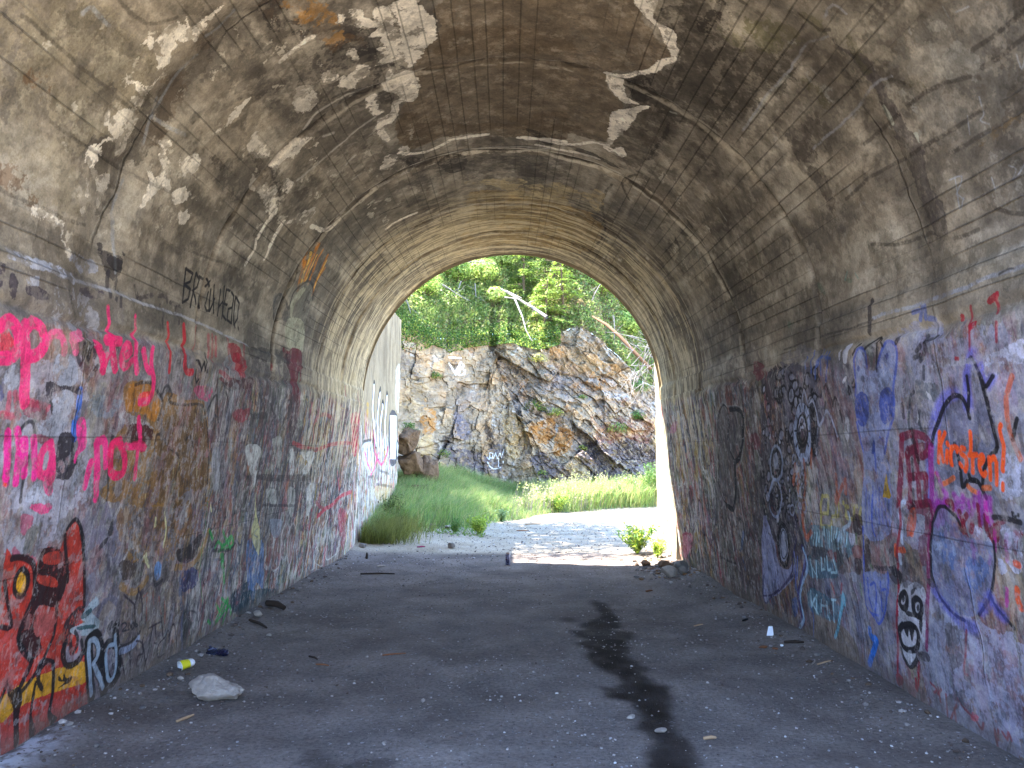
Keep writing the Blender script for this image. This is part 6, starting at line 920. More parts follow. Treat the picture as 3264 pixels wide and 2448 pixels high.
class Canvas:
    """a sheet of paint over a surface: x0,y0 origin (m), res (m)"""
    def __init__(s, x0, x1, y0, y1, res, seed):
        s.x0, s.y0, s.res = x0, y0, res
        s.W = int((x1 - x0) / res); s.H = int((y1 - y0) / res); s.x1 = x0 + s.W * res; s.y1 = y0 + s.H * res
        H, W = s.H, s.W
        s.rgb = np.zeros((H, W, 3), np.float32); s.h = np.full((H, W), .5, np.float32)
        s.wx = (f2(H, W, .13 / res, 6, seed, g=.72) - .5) * 2.8; s.wy = (f2(H, W, .13 / res, 6, seed + 5, g=.72) - .5) * 2.8
        s.wear = f2(H, W, .09 / res, 5, seed + 9, g=.75)
    def box(s, p, pad):
        a = int(max(0, (p[:, 0].min() - pad - s.x0) / s.res)); b = int(min(s.W, (p[:, 0].max() + pad - s.x0) / s.res + 2))
        c = int(max(0, (p[:, 1].min() - pad - s.y0) / s.res)); d = int(min(s.H, (p[:, 1].max() + pad - s.y0) / s.res + 2))
        return a, b, c, d
    def grid(s, a, b, c, d, rough):
        X = (s.x0 + (np.arange(a, b) + .5) * s.res)[None, :] + s.wx[c:d, a:b] * rough
        Y = (s.y0 + (np.arange(c, d) + .5) * s.res)[:, None] + s.wy[c:d, a:b] * rough
        return X, Y
    def mask_stroke(s, p, w, rough, soft):
        pad = w / 2 + soft + rough * 2.5
        A, B, C, D = s.box(p, pad)
        if B <= A or D <= C: return None
        m = np.full((D - C, B - A), 1e3, np.float32)
        for i in range(len(p) - 1):
            q = p[i:i + 2]; a, b, c, d = s.box(q, pad)
            if b <= a or d <= c: continue
            X, Y = s.grid(a, b, c, d, rough)
            vx, vy = q[1] - q[0]; L = vx * vx + vy * vy + 1e-12
            t = np.clip(((X - q[0, 0]) * vx + (Y - q[0, 1]) * vy) / L, 0, 1)
            ds = np.hypot(X - q[0, 0] - t * vx, Y - q[0, 1] - t * vy)
            sub = m[c - C:d - C, a - A:b - A]; np.minimum(sub, ds, out=sub)
        return (A, B, C, D), np.clip((w / 2 - m) / max(soft, 1e-4) + .5, 0, 1)
    def mask_poly(s, p, rough):
        A, B, C, D = s.box(p, rough * 2.5)
        if B <= A or D <= C: return None
        X, Y = s.grid(A, B, C, D, rough)
        ins = np.zeros(X.shape, bool); q = np.roll(p, -1, 0)
        for (ax, ay), (bx, by) in zip(p, q):
            if ay == by: continue
            ins ^= ((ay > Y) != (by > Y)) & (X < (bx - ax) * (Y - ay) / (by - ay) + ax)
        return (A, B, C, D), ins.astype(np.float32)
    def mark(s, kind, colr, w, al, rough, fl, soft, pts, gain=1.0, fn=None):
        c = lin(np.array(colr.split(), float) / 255.0) * gain
        for p in decode(pts):
            if kind in 'SP': p = catmull(p, kind == 'P')
            r = s.mask_stroke(p, w, rough, soft) if kind in 'sS' else s.mask_poly(p, rough)
            if r is None: continue
            (A, B, C, D), m = r
            we = s.wear[C:D, A:B]
            m = m * al * (1 - sst(we, .64 - .30 * fl, .70 - .30 * fl) * min(1, .35 + fl))
            if fn: fn((A, B, C, D), m); continue
            cc = c * (0.86 + .28 * s.wy[C:D, A:B, None]) if kind in 'pP' else c
            s.rgb[C:D, A:B] = s.rgb[C:D, A:B] * (1 - m[..., None]) + cc * m[..., None]
    def image(s, name):
        im = bpy.data.images.new(name, s.W, s.H, alpha=True, float_buffer=True)
        im.colorspace_settings.name = 'Non-Color'; im.alpha_mode = 'CHANNEL_PACKED'
        a = np.empty((s.H, s.W, 4), np.float32); a[..., :3] = np.clip(s.rgb, .004, .9); a[..., 3] = s.h
        im.pixels.foreach_set(a.ravel()); im.update(); im.pack(); return im
    def at(s, arr, x, y):
        i = np.clip(((np.asarray(y) - s.y0) / s.res).astype(int), 0, s.H - 1); j = np.clip(((np.asarray(x) - s.x0) / s.res).astype(int), 0, s.W - 1)
        return arr[i, j]

# ------------------------------------------------------------------ materials
class NB:
    def __init__(s, name):
        s.m = bpy.data.materials.new(name); s.m.use_nodes = True; s.t = s.m.node_tree
        s.p = s.t.nodes['Principled BSDF']; s.out = s.t.nodes['Material Output']
        s.p.inputs['Specular IOR Level'].default_value = .3
    def n(s, typ, **k):
        x = s.t.nodes.new(typ)
        for a, b in k.items():
            if a.startswith('i_'):
                key = a[2:]; key = int(key) if key.isdigit() else key
                x.inputs[key].default_value = b
            else: setattr(x, a, b)
        return x
    def l(s, a, b): s.t.links.new(a, b)
    def mix(s, fac, a, b, mode='MIX'):
        x = s.n('ShaderNodeMix', data_type='RGBA', blend_type=mode)
        for sock, v in ((x.inputs[0], fac), (x.inputs[6], a), (x.inputs[7], b)):
            if hasattr(v, 'links'): s.l(v, sock)
            elif isinstance(v, (int, float)): sock.default_value = v
            else: sock.default_value = tuple(v) + (1,) if len(v) == 3 else v
        return x.outputs[2]
    def noise(s, scale, detail=4, rough=.6, vec=None):
        x = s.n('ShaderNodeTexNoise'); x.inputs['Scale'].default_value = scale; x.inputs['Detail'].default_value = detail
        x.inputs['Roughness'].default_value = rough
        if vec is not None: s.l(vec, x.inputs['Vector'])
        return x.outputs['Fac']
    def ramp(s, fac, stops):
        x = s.n('ShaderNodeValToRGB'); e = x.color_ramp.elements
        while len(e) < len(stops): e.new(.5)
        for el, (p, c) in zip(e, stops):
            el.position = p; el.color = (c, c, c, 1) if isinstance(c, (int, float)) else tuple(c) + (1,)
        s.l(fac, x.inputs[0]); return x.outputs[0]
    def bump(s, h, strength, dist, normal=None):
        x = s.n('ShaderNodeBump'); x.inputs['Strength'].default_value = strength; x.inputs['Distance'].default_value = dist
        s.l(h, x.inputs['Height'])
        if normal is not None: s.l(normal, x.inputs['Normal'])
        return x.outputs[0]
    def pos(s): return s.n('ShaderNodeNewGeometry').outputs['Position']

def mat_sheet(name, im, rough=.85, hb=.02):
    b = NB(name); uvn = b.n('ShaderNodeUVMap', uv_map='UVMap'); P = b.pos()
    t = b.n('ShaderNodeTexImage', image=im, extension='EXTEND', interpolation='Linear'); b.l(uvn.outputs[0], t.inputs[0])
    grain = b.ramp(b.noise(90, 5, .7, P), [(.25, .72), (.5, 1.0), (.78, 1.22)])
    big = b.ramp(b.noise(7, 5, .7, P), [(.3, .84), (.7, 1.14)])
    c = b.mix(1.0, t.outputs[0], grain, 'MULTIPLY'); c = b.mix(1.0, c, big, 'MULTIPLY')
    b.l(c, b.p.inputs['Base Color'])
    b1 = b.bump(t.outputs[1], .9, hb); b2 = b.bump(b.noise(55, 6, .7, P), .35, .012, b1)
    b.l(b2, b.p.inputs['Normal']); b.p.inputs['Roughness'].default_value = rough
    return b.m

def mat_attr(name, rough=.8, var=.25, scale=40, trans=0.0, bump=0.0, spec=.3):
    b = NB(name); a = b.n('ShaderNodeVertexColor', layer_name='col'); P = b.pos()
    g = b.ramp(b.noise(scale, 4, .65, P), [(.25, 1 - var), (.75, 1 + var)])
    c = b.mix(1.0, a.outputs[0], g, 'MULTIPLY'); b.l(c, b.p.inputs['Base Color'])
    b.p.inputs['Roughness'].default_value = rough; b.p.inputs['Specular IOR Level'].default_value = spec
    if bump: b.l(b.bump(b.noise(scale, 6, .7, P), .8, bump), b.p.inputs['Normal'])
    if trans:
        t = b.n('ShaderNodeBsdfTranslucent'); b.l(c, t.inputs[0]); mx = b.n('ShaderNodeMixShader', i_0=trans)
        b.l(b.p.outputs[0], mx.inputs[1]); b.l(t.outputs[0], mx.inputs[2]); b.l(mx.outputs[0], b.out.inputs[0])
    return b.m

def mat_plain(name, c, rough=.8, var=.2, scale=30, bump=0.0, spec=.3, metal=0):
    b = NB(name); P = b.n('ShaderNodeTexCoord').outputs['Object']
    f = b.noise(scale, 5, .65, P); c = np.array(c)
    b.l(b.mix(f, tuple(c * (1 - var)), tuple(np.minimum(c * (1 + var), .95))), b.p.inputs['Base Color'])
    b.p.inputs['Roughness'].default_value = rough; b.p.inputs['Specular IOR Level'].default_value = spec; b.p.inputs['Metallic'].default_value = metal
    if bump: b.l(b.bump(b.noise(scale * 1.5, 6, .7, P), .8, bump), b.p.inputs['Normal'])
    return b.m

# ------------------------------------------------------------------ tunnel shape
R0, ZC, WB, C0 = 2.15, 2.30, 0.27, 0.02
QL = R0 * math.pi / 2; WL = math.hypot(WB, ZC)
D0, D1 = 2.4, 12.25                                  # near and far mouth
def wsc(d): return 1 + 0.009 * (11.3 - d)
def surf(u, d):
    a = np.abs(u); th = np.clip(u / R0, -math.pi / 2, math.pi / 2); q = np.maximum((a - QL) / WL, 0)
    arch = a <= QL
    x = np.where(arch, R0 * np.sin(th), np.sign(u) * (R0 + WB * q)); z = np.where(arch, ZC + R0 * np.cos(th), ZC * (1 - q))
    nx = np.where(arch, -np.sin(th), -np.sign(u)); nz = np.where(arch, -np.cos(th), .1)
    return C0 + x * wsc(d), z, nx, nz
def dend(u):                                          # the far mouth is slightly skewed
    x, _, _, _ = surf(np.asarray(u, float), np.asarray(11.5)); return 11.52 - 0.13 * x
UMAX = QL + WL * 1.05

# ------------------------------------------------------------------ concrete paint sheet
T = Canvas(-UMAX, UMAX, 2.2, 12.25, .004, 11)
H, W = T.H, T.W
U = (T.x0 + (np.arange(W) + .5) * T.res)[None, :].astype(np.float32); Dd = (T.y0 + (np.arange(H) + .5) * T.res)[:, None].astype(np.float32)
big = f2(H, W, 300, 5, 1); mid = f2(H, W, 90, 5, 2, g=.6); fine = f2(H, W, 14, 4, 3, g=.7)
boards = f2(H, W, 30, 3, 4, asp=12)
cA = np.array(rgb(158, 147, 129)); cB = np.array(rgb(108, 101, 91)); cC = np.array(rgb(200, 193, 178))
t1 = sst(big * .6 + boards * .25 + mid * .25, .42, .66)[..., None]; t2 = sst(mid * .5 + boards * .5, .5, .72)[..., None]
T.rgb[:] = (cB * (1 - t1) + cA * t1) * (1 - .45 * t2) + cC * .45 * t2
# efflorescence towards the bright mouth, in flakes running round the arch, then a painted-in daylight tint
fk = f2(H, W, 60, 5, 21, asp=.45, g=.65)
m = (sst(fk, .56, .60) * sst(Dd, 8.6, 10.2) * sst(-np.abs(U), -4.9, -3.6) * .55)[..., None]
T.rgb[:] = T.rgb * (1 - m) + np.array(rgb(205, 186, 142)) * m
m = (sst(fk, .52, .47) * sst(Dd, 8.2, 9.2) * sst(-np.abs(U), -5.0, -3.4) * .35)[..., None]
T.rgb[:] = T.rgb * (1 - m) + np.array(rgb(96, 78, 54)) * m
m = (sst(f2(H, W, 120, 6, 27, g=.7), .58, .62) * .35 * sst(-Dd, -9, -7) * sst(-np.abs(U), -3.6, -2.8))[..., None]
T.rgb[:] = T.rgb * (1 - m) + np.array(rgb(178, 170, 152)) * m
m = (sst(Dd + (big - .5) * 1.6, 8.6, 10.4) * (.30 + .35 * sst(mid, .4, .6)) * sst(-np.abs(U), -4.7, -3.9))[..., None]  # broad cream tint: pale lime plus daylight bounced in at the mouth, as colour
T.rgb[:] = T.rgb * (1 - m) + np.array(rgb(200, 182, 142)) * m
# dark mottling over the vault, fading out towards the side walls
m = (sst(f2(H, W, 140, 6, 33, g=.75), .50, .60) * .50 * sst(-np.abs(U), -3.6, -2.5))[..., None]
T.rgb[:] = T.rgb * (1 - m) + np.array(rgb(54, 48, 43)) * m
# painted lower walls: worn layers of old tags under the traced ones
low = sst(np.abs(U) + (mid - .5) * .25, 3.42, 3.52)
m = (low * .68)[..., None]; g1 = f2(H, W, 40, 5, 41, g=.65)[..., None]
T.rgb[:] = T.rgb * (1 - m) + (np.array(rgb(108, 100, 102)) * (1 - g1) + np.array(rgb(182, 176, 180)) * g1) * m
for k, (c_, cell, asp_) in enumerate([((168, 52, 70), 90, .4), ((186, 140, 58), 110, .5), ((66, 92, 128), 90, .4), ((76, 104, 66), 80, .35), ((44, 38, 44), 110, .35), ((150, 72, 52), 70, .4), ((52, 44, 52), 60, .3), ((206, 200, 190), 70, .3)]):
    m = (sst(f2(H, W, cell, 6, 301 + 7 * k, asp=asp_, g=.7), .565, .60) * low * (.30 + .36 * sst(Dd, 5.2, 7.5)))[..., None]; T.rgb[:] = T.rgb * (1 - m) + np.array(rgb(*c_)) * m
PAL = ['138 48 64', '90 106 138', '48 48 58', '176 144 64', '96 120 72', '168 164 164', '58 90 112', '160 90 58', '200 196 192', '74 58 74', '176 72 104', '112 122 144', '40 36 44', '192 184 144', '60 52 56']
rr = random.Random(77)
for i in range(900):
    left = rr.random() < .56; d = rr.uniform(3.8, 12.1); s_ = -1 if left else 1
    un = s_ * rr.uniform(3.6, 5.55); c_ = rr.choice(PAL); al = rr.uniform(.3, .8)
    if not left and d < 6.5: al *= .45
    if left and d < 6: al *= .5
    n = rr.randint(3, 7); x, y = un, d; pt = []
    for k in range(n):
        pt.append((int(x * 250), int(y * 250))); x += rr.uniform(-.28, .28); y += rr.uniform(-.12, .12)
        x = s_ * min(5.6, max(3.55, abs(x)))
    e = [pt[0]] + [(pt[k][0] - pt[k - 1][0], pt[k][1] - pt[k - 1][1]) for k in range(1, n)]
    T.mark('S' if rr.random() < .8 else 'P', c_, rr.choice([.015, .025, .03, .05]), al, .012, rr.uniform(.2, .8), .008, ' '.join('%d %d' % q for q in e))
def piece(u, d, n, size, fill, line, al, wear_):       # a faded throw-up: rounded letters side by side, filled and outlined
    for k in range(n):
        cu, cd = u + rr.uniform(-.06, .06), d + k * size * .62; m_ = 7; ring = []
        for q in range(m_):
            a = 2 * math.pi * q / m_; ring.append((int((cu + math.cos(a) * size * .55 * rr.uniform(.6, 1.25)) * 250), int((cd + math.sin(a) * size * .38 * rr.uniform(.6, 1.25)) * 250)))
        e = [ring[0]] + [(ring[j][0] - ring[j - 1][0], ring[j][1] - ring[j - 1][1]) for j in range(1, m_)]; st_ = ' '.join('%d %d' % q for q in e)
        T.mark('P', fill, 0, al, .012, wear_, 0, st_)
        e.append((ring[0][0] - ring[-1][0], ring[0][1] - ring[-1][1])); T.mark('S', line, rr.choice([.02, .03, .04]), min(1, al + .2), .005, wear_ * .7, .006, ' '.join('%d %d' % q for q in e))
        T.mark('P', line, 0, al, .006, wear_, 0, '%d %d 12 0 0 9 -12 0' % (cu * 250, cd * 250))
for i in range(74):
    s_ = -1 if rr.random() < .55 else 1; d = rr.uniform(4.4, 11.4) if s_ < 0 else rr.uniform(6.6, 11.4)
    piece(s_ * rr.uniform(3.75, 5.3), d, rr.randint(2, 5), rr.uniform(.22, .5), rr.choice(['150 60 76', '176 140 70', '96 112 140', '188 184 180', '110 128 92', '70 62 72', '205 200 190', '168 96 70', '60 84 100', '120 104 128', '200 170 96']), rr.choice(['30 26 32', '38 34 42', '210 206 200', '60 40 52']), rr.uniform(.4, .8), rr.uniform(.5, 1.0))
for i in range(520):                                   # drips
    s_ = -1 if rr.random() < .5 else 1; d = rr.uniform(6, 12.1); u = rr.uniform(3.5, 5.2); L = rr.uniform(.1, .6)
    T.mark('S', rr.choice(PAL + ['216 212 204', '224 220 208', '32 28 32', '28 24 28']), rr.uniform(.006, .02), rr.uniform(.3, .8), .006, .3, .004, '%d %d %d %d' % (s_ * u * 250, d * 250, s_ * L * 250, rr.uniform(-3, 3)))
for i in range(760):                                   # thin runs of paint near the far mouth
    d = rr.uniform(7.6, 12.1); u = rr.uniform(3.8, 5.45); L = rr.uniform(.08, .5); s_ = -1 if rr.random() < .62 else 1
    T.mark('S', rr.choice(['222 218 208', '205 200 188', '40 34 38', '60 52 50', '190 60 80', '212 165 60', '70 92 96', '225 222 214', '88 104 70', '176 160 130']), rr.uniform(.008, .022), rr.uniform(.4, .85), .006, .35, .004, '%d %d %d %d' % (s_ * u * 250, d * 250, s_ * L * 250, rr.uniform(-3, 3)))
for mk in MARKS['T']: T.mark(*mk, gain=1.15)
wj = (f2(H, W, 90, 4, 61) - .5) * .22
strk = f2(H, W, 26, 4, 81, asp=.16, g=.75); hf = f2(H, W, 26, 5, 83, g=.8)
T.rgb *= (1 + (strk - .5) * 1.3 * low * sst(Dd, 4.6, 6.5) + (hf - .5) * 1.1)[..., None]
m = (sst(strk * .55 + hf * .45, .575, .62) * low * (.26 + .16 * sst(Dd, 8, 10.5)))[..., None]; T.rgb[:] = T.rgb * (1 - m) + np.array(rgb(196, 190, 184)) * m
m = (sst(-(strk * .55 + hf * .45), -.43, -.385) * low * .40)[..., None]; T.rgb[:] = T.rgb * (1 - m) + np.array(rgb(48, 42, 46)) * m
m = (sst(hf, .585, .63) * (1 - low) * .16)[..., None]; T.rgb[:] = T.rgb * (1 - m) + np.array(rgb(186, 176, 158)) * m
for mk in MARKS['T']:                                  # fresher paint lies over the wear
    if mk[0] in 'sS' and (mk[5] <= .05 or (mk[2] >= .045 and int(mk[1].split()[0]) > 215)): T.mark(*mk[:3], mk[3] * .6, *mk[4:], gain=1.15)
# dirt gathered in the wide joint, open joint with lime at its lips, lime flakes running round the far arch
m = (np.exp(-((Dd + wj - 4.3) / .15) ** 4) * sst(-np.abs(U), -3.45, -3.2) * .42)[..., None]; T.rgb[:] = T.rgb * (1 - m) + np.array(rgb(62, 56, 52)) * m
for jd, a1, a2 in ((7.5, .75, .75), (5.75, .35, .3), (9.15, .4, .5), (10.4, .3, .4)):
    x_ = np.abs(Dd + wj * .6 - jd); on = sst(-np.abs(U), -3.6, -3.3)
    m = (sst(-np.abs(x_ - .05 - .03 * (mid - .5)), -.030, -.012) * on * a2 * (1 - .65 * sst(np.abs(U), 1.3, 2.3)) * sst(fk + (mid - .5) * .4, .40, .52))[..., None]; T.rgb[:] = T.rgb * (1 - m) + np.array(rgb(214, 206, 186)) * m
    m = (sst(-x_, -.035, -.010) * on * a1 * (1 - .4 * sst(np.abs(U), 1.3, 2.3)))[..., None]; T.rgb[:] = T.rgb * (1 - m) + np.array(rgb(44, 39, 36)) * m
rib = f2(H, W, 110, 5, 95, asp=.10, g=.62)
m = (sst(rib, .545, .58) * sst(Dd, 8.2, 9.6) * sst(-np.abs(U), -4.6, -3.9) * .68)[..., None]; T.rgb[:] = T.rgb * (1 - m) + np.array(rgb(222, 206, 168)) * m
m = (sst(-rib, -.45, -.41) * sst(Dd, 8.0, 9.2) * sst(-np.abs(U), -4.2, -3.6) * .4)[..., None]; T.rgb[:] = T.rgb * (1 - m) + np.array(rgb(92, 76, 56)) * m
# worn grain, pale scuffs low on the near walls
m = (sst(fine, .66, .74) * low * .35)[..., None]; T.rgb[:] = T.rgb * (1 - m) + np.array(rgb(186, 182, 184)) * m
m = (sst(fine, .40, .33) * .35)[..., None]; T.rgb[:] *= 1 - m * .6
foot = sst(np.abs(U) + (g1[..., 0] - .5) * .1, QL + WL * .93, QL + WL * .97)[..., None] * .5
T.rgb[:] = T.rgb * (1 - foot) + np.array(rgb(112, 100, 90)) * foot
# board joints and casting joints: dark lines and relief
bu = np.sort(np.concatenate([np.arange(-3.3, 3.35, .105) + np.random.default_rng(3).normal(0, .008, len(np.arange(-3.3, 3.35, .105)))]))
line = np.zeros((H, W), np.float32); vis = f2(H, W, 70, 4, 55, asp=5)
wig = (f2(H, W, 80, 3, 57, asp=4) - .5) * .02
for b_ in bu:
    j0 = int((b_ - .03 - T.x0) / T.res); j1 = j0 + 16
    dd = np.abs(U[:, j0:j1] + wig[:, j0:j1] - b_); line[:, j0:j1] = np.maximum(line[:, j0:j1], sst(-dd, -.006, -.001) * sst(vis[:, j0:j1], .40, .62))
for b_ in (-4.05, 4.0, -4.75, 4.6): line = np.maximum(line, sst(-np.abs(U + wig * 1.5 - b_), -.005, -.001) * sst(vis, .35, .5) * .8)
T.rgb *= (1 - .42 * line)[..., None]; hgt = (mid - .5) * .25 + (fine - .5) * .12 - line * .30
JD = [4.3, 5.75, 7.5, 9.15, 10.4]
wd = (f2(H, W, 60, 4, 61) - .5) * .10
jl = np.zeros((H, W), np.float32)
for k, jd in enumerate(JD):
    x_ = np.abs(Dd + wd - jd); jl = np.maximum(jl, sst(-x_, -.012, -.002) * sst(n2(H, W, 40, 160, 63 + k), .2, .5))
T.rgb *= (1 - .5 * jl * sst(-np.abs(U), -3.6, -3.3))[..., None]
T.h[:] = np.clip(.5 + hgt - jl * .3, 0, 1)
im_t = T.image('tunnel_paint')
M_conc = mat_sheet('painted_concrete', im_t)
M_face = mat_plain('weathered_concrete', rgb(150, 138, 118), .9, .3, 4, .02)

# ------------------------------------------------------------------ tunnel mesh
def heightfield(u, d):
    """relief of the lining in metres, towards the inside"""
    P3 = np.stack([u.ravel(), d.ravel(), np.zeros(u.size)], 1)
    r = (fbm(P3, 1.1, 4, 3) - .5) * .05 + (fbm(P3, 6, 3, 8) - .5) * .018
    r = r.reshape(u.shape)
    if True:
        au = np.abs(u); r = r - .02 * (au < 3.2)
        for k, jd in enumerate(JD):
            w_ = .035 if k else .16
            x_ = d + (fbm(P3, 2.0, 3, 30 + k).reshape(u.shape) - .5) * .12 - jd
            r = r - np.exp(-(x_ / w_) ** 2) * (.03 if k else .035) * (au < 3.5)
            r = r + np.where((x_ > 0) & (au < 3.38), [.0, -.012, .008, -.014, .006][k], 0)
        r = r - np.exp(-((au - 3.42 - .03 * np.sin(d * 2)) / .02) ** 2) * .02 * (d < 9.3)
        r = r + (au > 3.44) * .012 * (d < 9.3)
    return r
tunnel = empty('tunnel', (0, 6, 0))
tag(tunnel, 'arched concrete railway tunnel with stained vault and graffiti covered lower walls', 'tunnel')
ur = np.concatenate([np.arange(-UMAX, -QL - .08, .03), np.arange(-QL - .08, QL + .08, .022), np.arange(QL + .08, UMAX + .03, .03)])
vr = np.concatenate([np.arange(D0, 11.0, .024), np.linspace(11.0, 1e9, 1)[:1]])
def build_part(name, ua, ub, da, db, label=None):
    uu = ur[(ur > ua) & (ur < ub)]; uu = np.concatenate([[ua], uu, [ub]])
    far = db is None
    base = vr[(vr > da) & (vr < (11.0 if far else db))]; base = np.concatenate([[da], base] + ([] if far else [[db]]))
    Ug, Dg = np.meshgrid(uu, base)
    if far:
        e = dend(uu); ext = 11.0 + (e[None, :] - 11.0) * np.linspace(0, 1, 34)[:, None]
        Ug = np.vstack([Ug, np.repeat(uu[None], 34, 0)]); Dg = np.vstack([Dg, ext])
    x, z, nx, nz = surf(Ug, Dg); hgt_ = heightfield(Ug, Dg)
    V = np.stack([x + nx * hgt_, Dg, z + nz * hgt_], -1)
    n, m_ = Ug.shape; idx = np.arange(n * m_).reshape(n, m_)
    Fq = np.stack([idx[:-1, :-1], idx[:-1, 1:], idx[1:, 1:], idx[1:, :-1]], -1).reshape(-1, 4)
    uvv = np.stack([(Ug - T.x0) / (T.x1 - T.x0), (Dg - T.y0) / (T.y1 - T.y0)], -1).reshape(-1, 2)
    o = mesh_np(name, V.reshape(-1, 3) - np.array([0, 6, 0]), Fq, M_conc, tunnel, uv=uvv, smooth=True)
    if label: o['label'] = label
    return o
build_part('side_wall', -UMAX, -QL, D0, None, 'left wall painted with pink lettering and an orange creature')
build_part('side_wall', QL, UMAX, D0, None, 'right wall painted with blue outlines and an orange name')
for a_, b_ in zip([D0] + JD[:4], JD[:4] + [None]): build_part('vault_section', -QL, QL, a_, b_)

def headwall(y_of_x, sgn, thick, name):
    """wall round the arch mouth"""
    uu = np.concatenate([np.linspace(-UMAX, -QL, 8)[:-1], np.linspace(-QL, QL, 48), np.linspace(QL, UMAX, 8)[1:]])
    e = dend(uu) if sgn > 0 else np.full(len(uu), D0)
    x, z, nx, nz = surf(uu, e)
    ox = []; 
    for i in range(len(uu)):
        a = (x[i], z[i]); th = uu[i] / R0
        if abs(uu[i]) > QL: ox.append((math.copysign(4.6, uu[i]), z[i]))
        else:
            dx, dz = math.sin(th), max(math.cos(th), 1e-3)
            k = min((5.3 - z[i]) / dz if dz > .01 else 1e9, (4.6 - abs(x[i])) / max(abs(dx), 1e-3)); ox.append((x[i] + dx * k, z[i] + dz * k))
    ox = np.array(ox); V = []; n = len(uu)
    yf = e; yo = 11.52 - .13 * ox[:, 0] if sgn > 0 else np.full(n, D0)
    th_ = thick * sgn
    V = np.concatenate([np.stack([x, yf, z], 1), np.stack([ox[:, 0], yo, ox[:, 1]], 1), np.stack([ox[:, 0], yo - th_, ox[:, 1]], 1)])
    Fq = []
    for i in range(n - 1):
        Fq += [(i, i + 1, n + i + 1, n + i), (n + i, n + i + 1, 2 * n + i + 1, 2 * n + i)]
    o = mesh_np('headwall', V - np.array([0, 6, 0]), Fq, M_face, tunnel); return o
headwall(None, 1, .6, 'far'); headwall(None, -1, .6, 'near')

# ------------------------------------------------------------------ wing walls beyond the far mouth
Wc = Canvas(11.6, 18.2, -.2, 4.8, .006, 51)
b1 = f2(Wc.H, Wc.W, 160, 5, 71)[..., None]; b2 = f2(Wc.H, Wc.W, 30, 4, 73, asp=4)[..., None]
Wc.rgb[:] = np.array(rgb(124, 111, 90)) * (1 - b1) + np.array(rgb(164, 149, 122)) * b1; Wc.rgb *= .7 + .6 * b2
wz = (Wc.y0 + (np.arange(Wc.H) + .5) * Wc.res)[:, None]
for k, (c_, cell) in enumerate([((60, 54, 54), 60), ((196, 60, 84), 70), ((206, 156, 60), 60), ((214, 208, 196), 50), ((84, 104, 92), 60), ((44, 40, 44), 40), ((226, 220, 208), 30)]):
    m = (sst(n2(Wc.H, Wc.W, cell * 1.3, cell * .16, 401 + k) * .6 + f2(Wc.H, Wc.W, cell * .6, 4, 421 + k, g=.7) * .4, .56, .64) * sst(-wz + (b1[..., 0] - .5) * .9, -2.15, -1.75) * .7)[..., None]; Wc.rgb[:] = Wc.rgb * (1 - m) + np.array(rgb(*c_)) * m
m = (sst(-b2, -.46, -.38) * .25); Wc.rgb[:] = Wc.rgb * (1 - m) + np.array(rgb(96, 80, 60)) * m
for i in range(900):
    d = rr.uniform(11.7, 18); z = rr.uniform(.3, 2.0); L = rr.uniform(.15, .7)
    Wc.mark('S', rr.choice(['216 212 204', '228 224 216', '52 48 58', '176 56 88', '200 152 48', '106 122 152', '90 112 72', '232 228 220']), rr.uniform(.015, .06), rr.uniform(.3, .85), .012, .4, .006, '%d %d %d %d' % (d * 250, z * 250, rr.uniform(-4, 4), -L * 250))
for mk in MARKS['W']: Wc.mark(*mk)
Wc.h[:] = .5 + (b2[..., 0] - .5) * .4
M_wing = mat_sheet('wing_concrete', Wc.image('wing_paint'))
def wing(name, x, d0, d1, top, face, label, thick=.45, endh=None, batter=0):
    g = np.linspace(d0, d1, int((d1 - d0) / .06)); zz = np.linspace(-.2, top, int(top / .06))
    Dg, Zg = np.meshgrid(g, zz)
    P3 = np.stack([Dg.ravel(), Zg.ravel(), np.zeros(Dg.size)], 1)
    rel = ((fbm(P3, 1.3, 4, 5) - .5) * .05 + (fbm(P3, 8, 3, 6) - .5) * .02).reshape(Dg.shape)
    n, m_ = Dg.shape; X = x + face * rel - face * .045 * Zg / 4 * batter
    V = np.stack([X, Dg, Zg], -1).reshape(-1, 3)
    Vb = np.stack([np.full(Dg.size, x - face * thick), Dg.ravel(), Zg.ravel()], 1)
    idx = np.arange(n * m_).reshape(n, m_); N = n * m_
    Fq = np.stack([idx[:-1, :-1], idx[:-1, 1:], idx[1:, 1:], idx[1:, :-1]], -1).reshape(-1, 4).tolist()
    for e in (idx[-1, :], idx[:, -1], idx[:, 0]):
        for a, b in zip(e[:-1], e[1:]): Fq.append((a, b, b + N, a + N))
    Fq += np.stack([idx[:-1, :-1] + N, idx[:-1, 1:] + N, idx[1:, 1:] + N, idx[1:, :-1] + N], -1).reshape(-1, 4).tolist()
    uvv = np.stack([(Dg.ravel() - Wc.x0) / (Wc.x1 - Wc.x0), (Zg.ravel() - Wc.y0) / (Wc.y1 - Wc.y0)], 1); uvv = np.vstack([uvv, uvv])
    o = mesh_np(name, np.vstack([V, Vb]), Fq, M_wing if face > 0 else M_face, uv=uvv, smooth=False)
    return tag(o, label, 'wall')
wing('wing_wall', -2.40, 11.62, 17.6, 4.5, 1, 'left retaining wall beyond the arch with tall white letters', batter=-1)
wing('wing_wall', 2.39, 11.35, 12.75, 4.6, -1, 'right retaining wall stub lit white by the sun')

